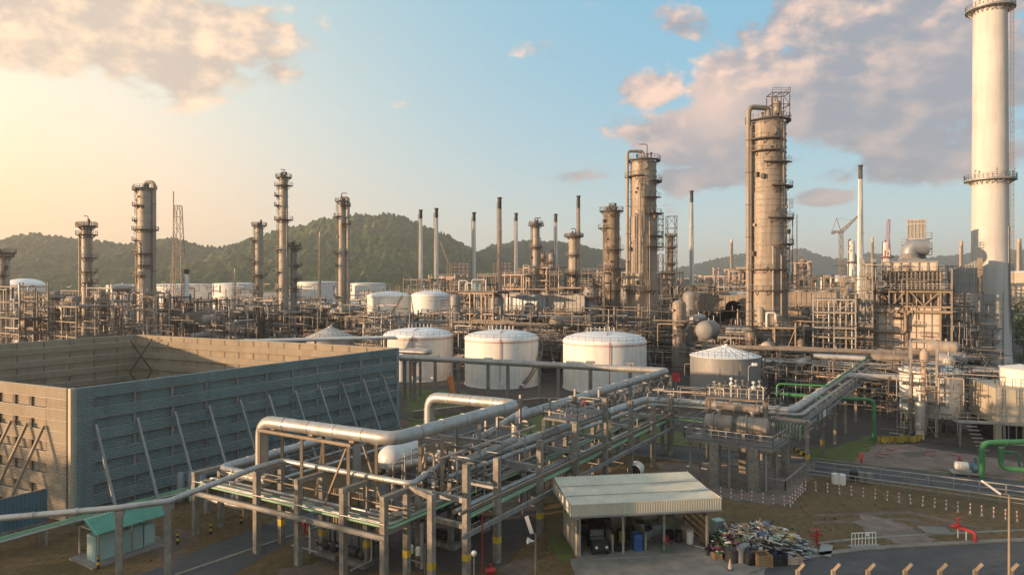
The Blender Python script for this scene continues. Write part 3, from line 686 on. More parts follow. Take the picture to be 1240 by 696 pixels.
column('squat grey column under a small steel gantry', 716, 180, [(343, 18.5), (372, 19)], 'greytank', [(360, 200, 340)], [350, 380], ladder=300, topstuff=3)
column('slender grey vessel with domed top and wider lower half, beside the long riser column', 822.5, 165, [(363, 16), (417, 18)], 'col', [(392, 230, 300)], [372, 405, 417], topplat=False, ladder=250, topstuff=1, name='vertical_vessel')
column('taller grey vessel tucked close behind the slender domed one', 836, 178, [(352, 18)], 'greytank', [(385, 200, 330)], [360, 400], topplat=False, ladder=300, topstuff=2, name='vertical_vessel')
column('tallest slim left column, bristling with small platforms along both sides', 343.5, 230, [(214, 10), (300, 11.5)], 'col2', [(226, 200, 370), (238, 150, 230), (250, 160, 230), (267, 150, 390), (303, 160, 260), (330, 160, 250), (350, 160, 260)], [258, 280, 290, 316, 340], topstuff=6, davit=(1, 2.4, -1), ladder=190)
column('slim grey column hugging the right side of the tallest slim left column', 355.5, 232, [(297, 7.5)], 'greytank', [(302, 270, 400), (322, 280, 400), (338, 280, 400), (350, 280, 400)], [310, 330], topstuff=3, ladder=330)
column('slim pale column with brown platforms, left of the tallest slim one', 313.8, 250, [(272, 9.5)], 'col2', [(292, 150, 260), (318, 150, 260), (334, 160, 360), (355, 150, 250)], [282, 305, 345], topstuff=5, ladder=180)
column('slim column of two joined shafts with a hooked pipe on its top', 414.5, 240, [(243, 8.5), (300, 9.5)], 'col2', [(250, 270, 400), (263, 150, 260), (272, 280, 400), (308, 140, 240), (322, 140, 240), (360, 150, 260)], [280, 340], riser=[(350, .55, .8, 8, 1.0)], davit=(1.6, 2.6, 1), topstuff=3, ladder=190)
column('stout sunlit column left of the lattice derrick with a curled pipe at its top', 176, 230, [(226, 17), (278, 17.5)], 'col2', [(231, 130, 250), (250, 140, 260), (268, 140, 220), (279, 120, 420), (292, 150, 240), (308, 140, 330), (322, 250, 330), (334, 150, 300)], [240, 258, 285, 300, 345], riser=[(-5, .6, .75, 8, 1.5)], topstuff=4, ladder=195)
column('sunlit left column with a crooked flag like davit above two ringed platforms', 105, 205, [(272, 11)], 'col2', [(275, 120, 420), (285, 120, 430), (313, 260, 400), (330, 260, 400), (343, 250, 400)], [300, 322, 350], topstuff=3, davit=(.8, 2.6, -1), ladder=330, riser=[(180, .28, .8, 6, 0)])
column('column cut by the left picture edge with a brown top gallery', 4.5, 190, [(309, 12)], 'col2', [(307, 100, 430), (334, 150, 330), (352, 150, 390)], [320, 344, 365], topstuff=2, ladder=300)
column('small distant twin column with platforms on a davit arm', 649, 300, [(270, 9)], 'col', [(274, 180, 370), (300, 200, 330), (330, 160, 280)], [285, 315], topstuff=6, davit=(2.2, 2.2, 1), ladder=200)
column('short grey distant column beside brown scaffold frame', 668, 300, [(306, 8)], 'greytank', [(318, 160, 280), (332, 160, 280)], [325], topstuff=2, ladder=200, topplat=False)
column('short rust brown distant column left of the small grey one', 658, 305, [(307, 6)], 'coldk', [(315, 180, 350), (325, 180, 350)], [], topstuff=2, topplat=False)
column('pale distant column with a dark top gallery standing before a tall thin stack', 695, 280, [(284, 13)], 'col2', [(287, 150, 390), (310, 200, 300), (330, 180, 350)], [296, 302, 318, 325], topstuff=6, ladder=300, davit=(1.2, 2.4, -1))
column('narrow orange lit column inside a tall lattice stair tower', 812, 350, [(285, 7)], 'coldk', [(300, 180, 350), (320, 180, 350)], [], topstuff=2)
column('pale round silo carrying the left end of a high flat deck', 551, 178, [(356, 13)], 'greytank', [], [376], topplat=False, topstuff=0, name='silo')
column('pale round silo carrying the right end of a high flat deck', 600.5, 178, [(356, 18.5)], 'greytank', [], [376], topplat=False, topstuff=0, name='silo')
column('tan far tower with a bulging base beside the white tapered stack', 1031, 620, [(291, 8), (318, 10)], 'stackp', [(318, 180, 360)], [300, 308], topplat=False, topstuff=1)
column('grey far tower beside the red crane boom', 1073, 620, [(293, 8), (312, 10)], 'stackp', [(312, 180, 360)], [], topplat=False, topstuff=1)
column('short orange far column left of the tower crane among brown frames', 972, 420, [(313, 6)], 'coldk', [(318, 100, 400), (324, 100, 400), (330, 100, 400)], [], topplat=False, topstuff=2)
def stack(label, px, d, wpx, top_y, tip_y=None, mat='stackp', rings=(), base_w=None, name='flue_stack', base_z=0, tipm='soot'):
    x = wx(px, d); s = d/F; r1 = wpx*s/2*.82; r0 = (base_w or wpx)*s/2; zt = zz(top_y, d)-base_z; t = thing(name, label, 'chimney', (x, d, base_z))
    ztip = zz(tip_y, d)-base_z if tip_y else zt
    rt = r0+(r1-r0)*ztip/zt; m = MB(); p = [(r0, 0)]
    for y in rings:
        z = zz(y, d)-base_z; r = r0+(r1-r0)*z/zt; p += [(r, z-.2), (r+.2, z-.2), (r+.2, z+.2), (r, z+.2)]
    p += [(rt, ztip)]+([] if tip_y else [(r1*.75, zt), (r1*.7, zt-1.5)]); m.lathe(p, n=20, brk=25); m.build('shaft', MT[mat], t)
    if tip_y:
        m = MB(); m.lathe([(rt+.02, ztip), (r1+.02, zt-.6), (r1+.22, zt-.6), (r1+.22, zt), (r1*.7, zt), (r1*.7, zt-1.2)], n=20, brk=25); m.build('stack_tip', MT[tipm], t)
    z = zz(rings[-1], d)-base_z if rings else zt*.6
    m = MB(); m.ladder((-r0*.5, -r0*.95, 0), 4, zt-2, (-.5, -.85, 0), .5, True, .03*max(1, d/150), 1.2); m.build('ladder', MT['rail'], t)
    return t
stack('white stack with black tip, leftmost of the first close pair, with a thick lower shaft', 509.5, 300, 4.6, 254, 265, rings=[280, 310], base_w=6)
stack('white stack with black tip, right of the first close pair', 528.5, 290, 4.8, 252, 264, rings=[298, 322], base_w=6.5)
stack('lone shorter white stack with black tip left of the grey scaffolded block', 574, 270, 4.6, 257, 268, rings=[305], base_w=6)
stack('tan pink stack with long black tip, tallest of the middle stacks', 605, 280, 5.5, 239, 253, 'stackrust', [280, 310], 7)
stack('thin white stack with short black tip left of the davit column', 625, 310, 4.5, 258, 268, rings=[303], base_w=5.2)
stack('thin white stack with black tip between the davit column and the pale distant column', 673, 310, 4.4, 259, 269, rings=[296], base_w=5.2)
stack('rusty stack with black tip rising from behind the pale distant column', 700.5, 300, 4.8, 237, 252, 'stackrust', [280], 6)
stack('white stack with dark red tip standing alone between the two widest columns', 837.5, 300, 4.6, 231, 245, rings=[275, 311], base_w=7)
stack('small tan far stack over the orange frames left of the tallest column', 886, 480, 3.6, 290, None, 'stackrust', [315], 5)
stack('tall white tapering stack with black tip beside the tower crane', 1042, 260, 5.2, 200, 217, rings=[282], base_w=9.5)
stack('thin tan stack right of the tall tapering white one', 1056.5, 300, 3.6, 288, None, 'stackrust', [300], 4)
stack('thin brown stack close left of the giant chimney', 1164, 330, 4.8, 292, None, 'stackrust', [305], 5)
stack('tan stack above the cream far tank at the right edge', 1234, 360, 6, 289, None, 'col2', [300], 6.5)
stack('short sunlit stack at the foot of the lattice derrick', 226, 215, 6.2, 326, 332, 'stackp', [345], 6.5)
stack('bare rusty mast like stack between two slim columns', 387.5, 300, 2.6, 281, None, 'stackrust', [300, 320, 340], 3.4)
stack('very thin rusty stack behind the grey far tank', 284.5, 320, 2.4, 325, None, 'stackrust', [340], 3)
# giant chimney
gs = thing('giant_chimney', 'giant pale concrete chimney with two ring galleries, running out of the top of the view', 'chimney', (wx(1199, 160), 160, 0))
zr1, zr2, zt = zz(219, 160), zz(13, 160), 100
m = MB(); p = [(4.35, 0), (4.0, 12), (3.72, 30)]
z = 30
for z in (36, 41.5, 47, 52.5, 58, 63.5, 69, 74.5, 80, 86, 92): p += [(3.72-.005*(z-30)*1.2, z-.02), (3.745-.005*(z-30)*1.2, z), (3.72-.005*(z-30)*1.2, z+.02)]
p += [(3.3, zt), (2.9, zt), (2.9, zt-2)]; m.lathe(p, n=64, brk=40); m.build('shaft', MT['stackw'], gs)
for z in (zr1, zr2):
    r = 3.72-.006*(z-30); m = MB(); m.annulus(r+.03, r+1.55, z, .22, n=48)
    for k in range(24):
        a = 2*math.pi*k/24; c, q = math.cos(a), math.sin(a); m.beam((c*(r-.02), q*(r-.02), z-1.0), (c*(r+1.3), q*(r+1.3), z), .14)
    m.annulus(r+1.5, r+1.6, z-.1, .42, n=48); g_ = m.build('gallery', MT['steelg'], gs)
    m = MB(); m.arc_rail(r+1.5, z+.3, h=1.1, n=36, rr=.035); m.build('handrail', MT['rail'], g_)
    for k in range(4):
        a = R(200+k*50); m = MB(); b = V((math.cos(a)*(r+1.3), math.sin(a)*(r+1.3), z+.2)); m.tube(b, b+V((0, 0, 1.7)), .05, 6); m.lathe([(.01, 0), (.22, .1), (.22, .45), (.01, .5)], b+V((0, 0, 1.6)), 10); m.build('warning_lamp', MT['steelg'], g_)
m = MB(); m.ladder((2.4, -3.25, 0), 3, 99, (.6, -.8, 0), .6, True, .035, .7); m.build('ladder', MT['rail'], gs)
m = MB()
for k in range(3):
    a = R(-62+k*5); m.tube((4.05*math.cos(a), 4.05*math.sin(a), 1), (3.85*math.cos(a), 3.85*math.sin(a), 34), .09, 6)
m.build('conduit', MT['steelg'], gs)
# lattice derrick, cranes ------------------------------------------------
def lattice(mb, a, b, w0, w1, n, t=.12, horiz=True):
    a, b = V(a), V(b); d, x, y, ln = frame_of(a, b); pr = None
    for i in range(n+1):
        f = i/n; c = a.lerp(b, f); w_ = (w0+(w1-w0)*f)/2; q = [c+x*w_*sx+y*w_*sy for sx, sy in ((-1, -1), (1, -1), (1, 1), (-1, 1))]
        if horiz or i in (0, n):
            for k in range(4): mb.beam(q[k], q[(k+1) % 4], t*.7)
        if pr:
            for k in range(4):
                mb.beam(pr[k], q[k], t); mb.beam(pr[k] if i % 2 else pr[(k+1) % 4], q[(k+1) % 4] if i % 2 else q[k], t*.6)
        pr = q
    return mb
def derrick(label, px, d, top_y, w0, w1, n, mat='steelt', t=.16, name='lattice_derrick', mast=None, cat='mast'):
    x = wx(px, d); o = thing(name, label, cat, (x, d, 0)); m = MB(); lattice(m, (0, 0, 0), (0, 0, zz(top_y, d)), w0*d/F, w1*d/F, n, t); m.build('lattice', MT[mat], o)
    if mast:
        m = MB(); m.tube((mast[0]*d/F, 0, 0), (mast[0]*d/F, 0, zz(mast[1], d)), .22, 8); m.build('flare_pipe', MT[mat], o)
    return o
derrick('sunlit lattice derrick carrying a thin flare pipe on its left leg', 216, 240, 249, 17, 6, 12, 'stackrust', .2, mast=(-6, 232))
derrick('tall open lattice stair tower around the narrow orange lit column', 813, 346, 262, 11, 11, 9, 'steel', .28, 'stair_tower', cat='stair tower')
derrick('short brown lattice tower left of the narrow orange lit column', 800, 352, 308, 6, 6, 5, 'steel', .26, 'stair_tower', cat='stair tower')
cr = thing('luffing_crane', 'pale luffing crane with triangular head frame left of the tall tapering stack', 'crane', (wx(1018.5, 520), 520, 0)); s = 520/F
z1 = zz(281, 520)
m = MB(); lattice(m, (0, 0, 0), (0, 0, z1), 2.6, 2.2, 16, .3); m.build('mast', MT['steelt'], cr)
m = MB(); lattice(m, (0, 0, z1), (20*s, 0, zz(262, 520)), 2.4, .8, 9, .3); m.build('jib', MT['steelt'], cr)
m = MB(); lattice(m, (0, 0, z1), (-11*s, 0, z1+.4), 1.6, 1.2, 5, .28); m.box((-10*s, 0, z1-.6), (2.5, 1.6, 1.8)); m.build('counter_jib', MT['steelt'], cr)
m = MB(); m.beam((0, 0, z1), (-5.5*s, 0, zz(264, 520)), .45); m.beam((-11*s, 0, z1), (-5.5*s, 0, zz(264, 520)), .3); m.beam((-5.5*s, 0, zz(264, 520)), (14*s, 0, zz(267, 520)), .15); m.build('head_frame', MT['steelt'], cr)
cr = thing('crawler_crane', 'red lattice boom crane leaning over the grey far tower', 'crane', (wx(1069, 560), 560, 0)); s = 560/F
m = MB(); lattice(m, (0, 0, 2), (7.5*s, 0, zz(266, 560)), 2.4, 2.0, 11, .17, False); m.build('boom', MT['red'], cr)
m = MB(); m.beam((7.5*s, 0, zz(266, 560)), (9.5*s, 0, zz(311, 560)), .25); m.beam((7.5*s, 0, zz(266, 560)), (8.6*s, 0, zz(300, 560)), .15); m.build('hoist_rope', MT['steeld'], cr)
m = MB(); m.box((0, 0, 2.2), (6, 4, 2.4)); m.box((0, 1.8, .5), (7, 1, 1)); m.box((0, -1.8, .5), (7, 1, 1)); m.build('crawler', MT['red'], cr)
cr = thing('mobile_crane', 'brown crane boom leaning left in front of the grey scaffolded block', 'crane', (wx(543, 380), 380, 0)); s = 380/F
m = MB(); lattice(m, (0, 0, 2), (0, 0, zz(319, 380)), 1.8, 1.5, 8, .3); m.build('mast', MT['steelt'], cr)
m = MB(); m.beam((0, 0, zz(319, 380)), (-10*s, 0, zz(293, 380)), .7, .7); m.build('jib', MT['steelt'], cr)
def scaffold(label, px, d, w0, top_y, dy=10):
    x = wx(px, d); wd = w0*d/F; h = zz(top_y, d); t = thing('scaffolded_block', label, 'building', (x, d, 0)); m = MB(); m.box((0, dy/2, h/2-.4), (wd-1.6, dy-1.6, h-.8)); m.build('wall', MT['greyp'], t)
    m = MB(); nx = max(4, int(wd/2.2)); nz = int(h/2.0)
    for i in range(nx+1): m.beam((-wd/2+wd*i/nx, 0, 0), (-wd/2+wd*i/nx, 0, h), .16)
    for k in range(nz+1): m.beam((-wd/2, 0, h*k/nz), (wd/2, 0, h*k/nz), .2)
    for k in range(nz):
        if k % 2: m.beam((-wd/2, -.05, h*k/nz), (-wd/2+wd/3, -.05, h*(k+1)/nz), .1)
    m.build('scaffold', MT['steel'], t)
    m = MB()
    for k in range(0, nz, 2): m.box((0, .3, h*k/nz), (wd, .7, .12))
    m.build('boards', MT['rail'], t)
scaffold('grey scaffolded block behind the lone white stack', 556.5, 430, 25, 317)
scaffold('grey scaffolded block behind the tan pink stack', 607.5, 430, 25, 316.5)
# ================================================================== FOREGROUND PIPE RACKS
def pipe(label, pts, r, mat='pipe', br=None, name='pipe', group=None, n=12, rings=0, cat='pipe'):
    m = MB(); m.path(pts, r, br, n)
    if rings:
        for a, b in zip(pts, pts[1:]):
            a, b = V(a), V(b); ln = (b-a).length; k = int(ln/rings)
            for i in range(1, k+1):
                p = a.lerp(b, i/(k+1)); d = (b-a)/ln; m.tube(p-d*.06, p+d*.06, r+.035, n)
    return solo(m, name, MT[mat], label, cat, group, pts[0])
ULA = V((.868, -.496, 0)); LA0 = V((-20.2, 54.0, 0)); RA0 = V((-3.26, 48.9, 0))
def LA(t, off, z): p = LA0+ULA*t+V2*off; return V((p.x, p.y, z))
def RA(t, off, z): p = RA0+V2*t-U2*off; return V((p.x, p.y, z))
def cpost(parent, p, h, w_=.44, mark=True, mat='conc', rz=GA):
    m = MB(); m.box((p.x, p.y, h/2-.05), (w_, w_, h+.1), rz); o = m.build('post', MT[mat], parent)
    if mark:
        m = MB(); m.box((p.x, p.y, 1.75), (w_+.02, w_+.02, .5), rz); m.build('yellow_band', MT['yellow'], o)
    return o
lr = thing('pipe_rack', 'concrete portal pipe rack near the noise wall, its beams bare above the pipes', 'pipe rack', (0, 0, 0))
LF = [-7.6, 0, 4.6, 9.2, 13.0]; 
for i, t in enumerate(LF):
    f = LA(t, 0, 0); b = LA(t, 2.35, 0); cpost(lr, f, 6.2 if i else 5.2, .44, False); cpost(lr, b, 6.2 if i else 5.0, .42, i > 0)
    m = MB(); z = 6.35 if i else 5.2; f.z = b.z = z; m.beam(f-V2*.25, b+V2*.25, .42, .34); m.build('portal_beam', MT['conc'], lr)
    m = MB(); f.z = b.z = 3.95; m.beam(f+V2*.252, b-V2*.212, .34, .4); m.build('crossbeam', MT['conc'], lr)
cpost(lr, V((-25.2, 62.9, 0)), 4.6, .42, False); cpost(lr, V((-5.6, 47.4, 0)), 6.7, .44, True)
m = MB(); m.beam((-5.6, 47.4, 6.5), LA(13.0, 2.35, 6.5)+V((.3, 0, 0)), .36, .34); m.build('portal_beam', MT['conc'], lr)
for off in (-.42, 2.75):
    m = MB(); m.ibeam(LA(-8, off, 3.75), LA(13.4, off, 3.75), .24, .34); m.build('edge_girder', MT['steelg'], lr)
# nested pipe bundle: left arm, corner, right arm
BUN = [('pipepg', .10, 'pale green pipe, outermost of the bundle wrapping the concrete rack corner'), ('pipegn', .075, 'bright green thin pipe second from the edge of the corner bundle'), ('pipe', .11, 'grey pipe third from the edge of the corner bundle'),
       ('pipepg', .09, 'pale green pipe in the middle of the corner bundle'), ('pipedk', .13, 'dark pipe in the middle of the corner bundle'), ('stackrust', .08, 'thin rusty pipe inside the corner bundle'), ('pipe', .14, 'thickest grey pipe of the corner bundle'), ('pipedk', .10, 'dark pipe on the inner edge of the corner bundle')]
for i, (mt, r, lb) in enumerate(BUN):
    o = .15+i*.27; c = LA(13.6-o*.9, o, 4.18+r); t2 = V((RA0-c).to_2d().to_3d()); 
    tt = (c-RA0).dot(V2); off = -(c-RA0).dot(U2)
    pipe(lb, [LA(-8.5, o, 4.18+r-1.6), LA(-8.2, o, 4.18+r), c, RA(44, off, 4.18+r)], r, mt, .45, n=8)
rr_ = thing('pipe_rack', 'long pipe rack running away from the corner bundle toward the exchanger deck', 'pipe rack', (0, 0, 0))
RT = [0, 3.9, 10.3, 16.7, 23.1, 29.5, 36.0, 42.0]; RTOP = [8.4, 8.0, 8.1, 8.4, 9.8, 8.6, 7.0, 7.0]
for t, h in zip(RT, RTOP):
    f = RA(t, 0, 0); b = RA(t, 4.5, 0); cpost(rr_, f, h, .46, t < 16); cpost(rr_, b, 5.8, .4, False)
    for z in (3.9, 5.75):
        m = MB(); f.z = b.z = z; m.beam(f-U2*.232, b+U2*.202, .3, .36); m.build('crossbeam', MT['conc'] if z < 5 else MT['steelg'], rr_)
for off, z in ((-.38, 3.5), (4.85, 3.75), (-.30, 5.2)):
    m = MB(); m.ibeam(RA(-1, off, z), RA(44, off, z), .22, .34 if z < 5 else .2); m.build('edge_girder', MT['steelg'] if z < 5 else MT['steelt'], rr_)
for i, (off, r, mt, lb) in enumerate([(.42, .10, 'pipepg', 'pale green pipe on the outer edge of the long receding rack'), (.70, .10, 'pipepg', 'second pale green pipe from the outer edge of the long receding rack'), (1.05, .16, 'pipedk', 'dark pipe beside the two pale green ones on the long rack'), (1.45, .13, 'pipe', 'grey pipe just inside the dark one on the long rack'), (1.9, .2, 'pipe', 'thick grey pipe low on the long receding rack')]):
    pipe(lb, [RA(1.0, off, 4.12+r), RA(44, off, 4.12+r)], r, mt, n=8)
# big silver loops
LZ = 10.0
pipe('thick silver pipe looping up and over the concrete rack like a big staple', [V((-20.9, 57, 4.4)), V((-20.9, 57, LZ-.2)), V((-8.6, 49.6, LZ)), V((.55, 63.3, LZ)), V((-8.3, 68.4, LZ-.1)), V((-8.3, 68.4, 5.5))], .52, 'pipe', 1.3, n=20, rings=3.1)
pipe('thick silver pipe bending low in front of the teal wall, ending in a drop', [V((-20.2, 56.55, 5.05)), V((-25.6, 59.6, 5.05)), V((-17.6, 71.9, 5.4)), V((-16.2, 71.2, 5.4)), V((-16.2, 71.2, .5))], .42, 'pipe', 1.0, n=16, rings=3)
st = thing('loop_support_frame', 'sunlit steel frame holding up the thick staple shaped silver pipe', 'support frame', (0, 0, 0))
ds = (V((-8.6, 49.6, 0))-V((-20.9, 57, 0))).normalized(); ps = V((ds.y, -ds.x, 0))
def SL(s, o, z): p = V((-20.9, 57, 0))+ds*s+ps*o; return V((p.x, p.y, z))
for o in (.75, -.75):
    for s in ((.6, 5.6, 10.6) if o > 0 else (1.6, 6.4, 12.0)):
        m = MB(); m.ibeam(SL(s, o, 3.9 if s < 9 else 4.0), SL(s, o, 9.15), .22, .22, .04); m.build('post', MT['steelt'], st)
m = MB(); m.ibeam(SL(.4, .75, 9.25), SL(10.8, .75, 9.25), .2, .22); m.build('top_beam', MT['steelt'], st)
m = MB(); m.ibeam(SL(1.4, -.75, 9.25), SL(12.2, -.75, 9.25), .2, .22); m.build('top_beam', MT['steelt'], st)
for s in (1.6, 6, 10.4):
    m = MB(); m.beam(SL(s, .75, 9.2), SL(s, -.75, 9.2), .18, .16); m.box(SL(s, 0, 9.38), (.5, .5, .18), GA); m.build('saddle', MT['steelt'], st)
for a, b in (((8.0, .76, 4.2), (10.4, .76, 9.0)), ((12.8, -.76, 4.4), (10.6, -.76, 9.0)), ((5.6, -.7, 4.2), (6.4, -.7, 9.0))):
    m = MB(); m.beam(SL(*a), SL(*b), .13); m.build('brace', MT['steelt'], st)
# long grey pipe carried on single posts at lower left
pl = [V((-36.5, 43.6, 6.0)), V((-26.6, 46.2, 6.15)), V((-23.9, 47.4, 6.2)), V((-20.2, 54.0, 6.75)), V((-18.9, 56.0, 6.78)), LA(13.4, 2.5, 6.78), RA(6, 6.4, 6.6), RA(12, 6.4, 6.6)]
pipe('long grey pipe crossing the lower left corner on lone concrete posts', pl, .21, 'pipe', .7, n=14, rings=3)
for i, (p, lb) in enumerate(((V((-26.6, 46.2, 0)), 'concrete post beneath the long grey pipe, right in front of the green shelter roof'), (V((-23.9, 47.4, 0)), 'concrete post beneath the long grey pipe where it bends, standing by the road edge'))):
    t = thing('pipe_post', lb, 'post', tuple(p)); m = MB(); m.box((0, 0, 2.8), (.4, .4, 5.7), .3); m.build('shaft', MT['conc'], t); m = MB(); m.box((0, 0, 5.8), (.62, .34, .3), .3); m.build('saddle', MT['steelg'], t)
# sphere headed drum and its deck
dk = thing('valve_deck', 'crowded steel deck of valves and gantry posts between the staple pipe and the corner bundle', 'platform', (0, 0, 0))
def D(s, o, z): p = V((-13.0, 54.6, 0))+ULA*s+V2*o; return V((p.x, p.y, z))
m = MB(); m.add([D(0, 0, 3.6), D(7.2, 0, 3.6), D(7.2, 14, 3.6), D(0, 14, 3.6)], [(0, 1, 2, 3)]); m.add([D(0, 0, 3.48), D(7.2, 0, 3.48), D(7.2, 14, 3.48), D(0, 14, 3.48)], [(0, 1, 2, 3)]); m.build('grating', MT['grate'], dk)
for s in (0, 3.6, 7.2):
    for o in (0, 5, 10, 14):
        m = MB(); m.ibeam(D(s, o, 0), D(s, o, 3.47 if (s + o) % 2 > .7 else 3.47), .26, .26, .04); m.build('post', MT['steelg'], dk)
for o in (0, 5, 10, 14):
    m = MB(); m.ibeam(D(-.1, o, 3.3), D(7.3, o, 3.3), .2, .3); m.build('beam', MT['steelg'], dk)
m = MB(); m.rail([D(0, 14, 3.6), D(0, 0, 3.6), D(7.2, 0, 3.6)], 1.1, .03, 1.5); m.build('handrail', MT['rail'], dk)
for i, (s, o, h) in enumerate(((4.9, 2.6, 9.0), (6.9, 2.8, 9.0), (4.9, 7.4, 8.2), (6.9, 7.8, 10.2), (2.8, 7.4, 8.2))):
    m = MB(); m.ibeam(D(s, o, 3.6), D(s, o, h), .26, .26, .04); m.build('gantry_post', MT['steelt' if i < 2 else 'steelg'], dk)
m = MB(); m.ibeam(D(4.9, 2.6, 8.9), D(6.9, 2.8, 8.9), .24, .3); m.build('gantry_beam', MT['steelg'], dk)
m = MB(); m.ibeam(D(4.9, 7.4, 8.0), D(6.9, 7.6, 8.0), .24, .3); m.ibeam(D(2.8, 7.4, 8.0), D(4.8, 7.4, 8.0), .24, .3); m.build('gantry_beam', MT['steelg'], dk)
t = thing('knockout_drum', 'pale drum with a round dished head on the valve deck under the staple pipe', 'drum', (-10.6, 57.4, 3.6))
m = MB(); m.drum((-.1, -.4, 2.75), (2.0, 4.0, 2.75), 1.2, 30, .8); m.build('shell', M('drum_paint', (.58, .58, .56), .45, .1, .1, .5, .3, .2, dirt=(.25, .2, .15)), t)
for f in (.25, .75):
    m = MB(); m.box((2.0*f, 4.0*f, .8), (.35, 1.7, 1.7), R(-27)); m.build('saddle', MT['steelg'], t)
m = MB(); m.tube((-.15, -.3, 2.0), (-.45, -.75, 2.0), .24, 12); m.build('nozzle', MT['steeld'], t)
rs = random.Random(21)
VL = [(3.6, 1.0), (3.5, 5.0), (4.2, 3.6), (4.4, 1.4), (5.2, 4.6), (5.4, 1.6), (5.8, 3.2), (6.2, 5.6), (6.4, 1.0), (4.0, 6.4), (5.6, 6.8), (6.6, 8.6), (5.0, 9.2), (3.8, 8.4), (6.2, 10.6), (4.6, 11.4), (2.8, 10.2), (5.8, 12.6), (3.4, 12.4), (4.8, 5.4)]
for i, (s, o) in enumerate(VL):
    t = thing('valve_riser', 'riser pipe with a flanged valve on the crowded valve deck', 'valve', tuple(D(s, o, 3.6)), rs.uniform(0, 3), 'valve risers crowding the deck under the staple pipe')
    h = rs.uniform(1.6, 4.4); r = rs.choice((.06, .08, .1, .13)); m = MB(); m.path([(0, 0, 0), (0, 0, h), (rs.uniform(.5, 1.3), 0, h), (rs.uniform(.9, 1.4), 0, rs.uniform(.2, h-.5))], r, .25, 8); m.build('pipe', MT[rs.choice(('pipe', 'steelt', 'stackrust', 'steelg'))], t)
    m = MB(); z = h*.45; m.lathe([(r, z-.35), (r+.12, z-.35), (r+.12, z-.27), (r+.05, z-.2), (r+.1, z), (r+.05, z+.2), (r+.12, z+.27), (r+.12, z+.35), (r, z+.35)], n=10); m.tube((0, 0, z), (0, -.42, z), .04, 6); m.tube((0, -.40, z), (0, -.44, z), .19, 10); m.build('valve_body', MT[rs.choice(('steel', 'steelg', 'steelt', 'white'))], t)
for i, (a, b, r, mt) in enumerate([((.6, 9.6, 5.0), (7.0, 9.6, 5.0), .12, 'pipe'), ((1.0, 11.0, 5.6), (9.0, 11.0, 5.6), .16, 'pipe'), ((7.4, 1, 4.6), (7.4, 16, 4.6), .14, 'clad'), ((7.9, 1, 5.3), (7.9, 20, 5.3), .1, 'stackrust'), ((6.2, 5.6, 6.6), (6.2, 16, 6.6), .12, 'pipe'), ((4.3, 2, 4.3), (4.3, 13, 4.3), .18, 'clad'), ((2, 12.6, 4.6), (9, 12.6, 4.6), .2, 'pipe'), ((5.2, 3, 4.9), (5.2, 15, 4.9), .09, 'steelt')]):
    pipe('level service pipe lying across the crowded valve deck', [D(*a), D(*b)], r, mt, group='level pipes across the valve deck', n=8)
# sheet barrier and the silver connecting pipes beyond
m = MB(); a = LA(3.4, 4.3, 1.6); b = LA(9.6, 4.3, 1.6); d = (b-a).normalized(); m.corr(a, (0, 0, 1), d, (-d.y*-1, -d.x, 0), 3.0, (b-a).length, 22, .09); m.corr(a+V2*.1, (0, 0, 1), d, (d.y, -d.x, 0), 3.0, (b-a).length, 22, .09)
t = thing('sheet_screen', 'rust streaked upright sheet screen behind the concrete portal beams', 'screen'); m.build('sheet', M('rusty_sheet', (.38, .30, .21), .7, .1, .25, .6, .5, .8), t)
m = MB()
for k in range(5): p = a.lerp(b, k/4); m.beam((p.x, p.y, 0), (p.x, p.y, 4.6), .12)
m.build('stanchion', MT['steel'], t)
R8 = 8.0
t1, t2 = G(808, 449, R8), G(625, 505, R8); t1.z = t2.z = R8
pipe('long silver pipe on tall posts crossing before the white tanks, doubling back sharply', [G(452, 431, R8).to_2d().to_3d()+V((0, 0, R8)), G(485, 432.5, R8).to_2d().to_3d()+V((0, 0, R8)), V((t1.x, t1.y, R8)), V((t2.x, t2.y, R8)), V((t2.x, t2.y, 4.8))], .5, 'pipe', .9, n=16, rings=4)
pipe('flat blue grey expansion loop at the left end of the long silver pipe', [V((-22.4, 123.5, 8.9)), V((-15.0, 120.0, 8.9)), V((-14.3, 121.5, 8.9)), V((-19.0, 124.4, 8.9))], .42, 'pipe', 1.0, n=12)
for px, py, tw in ((490, 482, 1), (497, 479, 0), (502, 485, 1), (509, 478, 0), (527, 475, 1), (555, 477, 1), (591, 480, 1), (615, 483, 1), (653, 487, 0), (676, 488, 0), (715, 486, 1), (763, 488, 1)):
    p = G(px, py); dd = (p-V((t1.x, t1.y, 0))); 
    t = thing('tee_post', 'concrete tee post holding the long silver pipe before the white tanks', 'post', (p.x, p.y, 0), 0, 'tee posts under the long silver pipe')
    h = 7.15; m = MB(); m.tube((0, 0, 0), (0, 0, h-.3), .34 if tw else .26, 12); m.build('shaft', MT['conc'], t); m = MB(); m.box((0, 0, h-.15), (1.5 if tw else .9, 1.1, .34), -.25); m.build('cap', MT['steelg'], t)
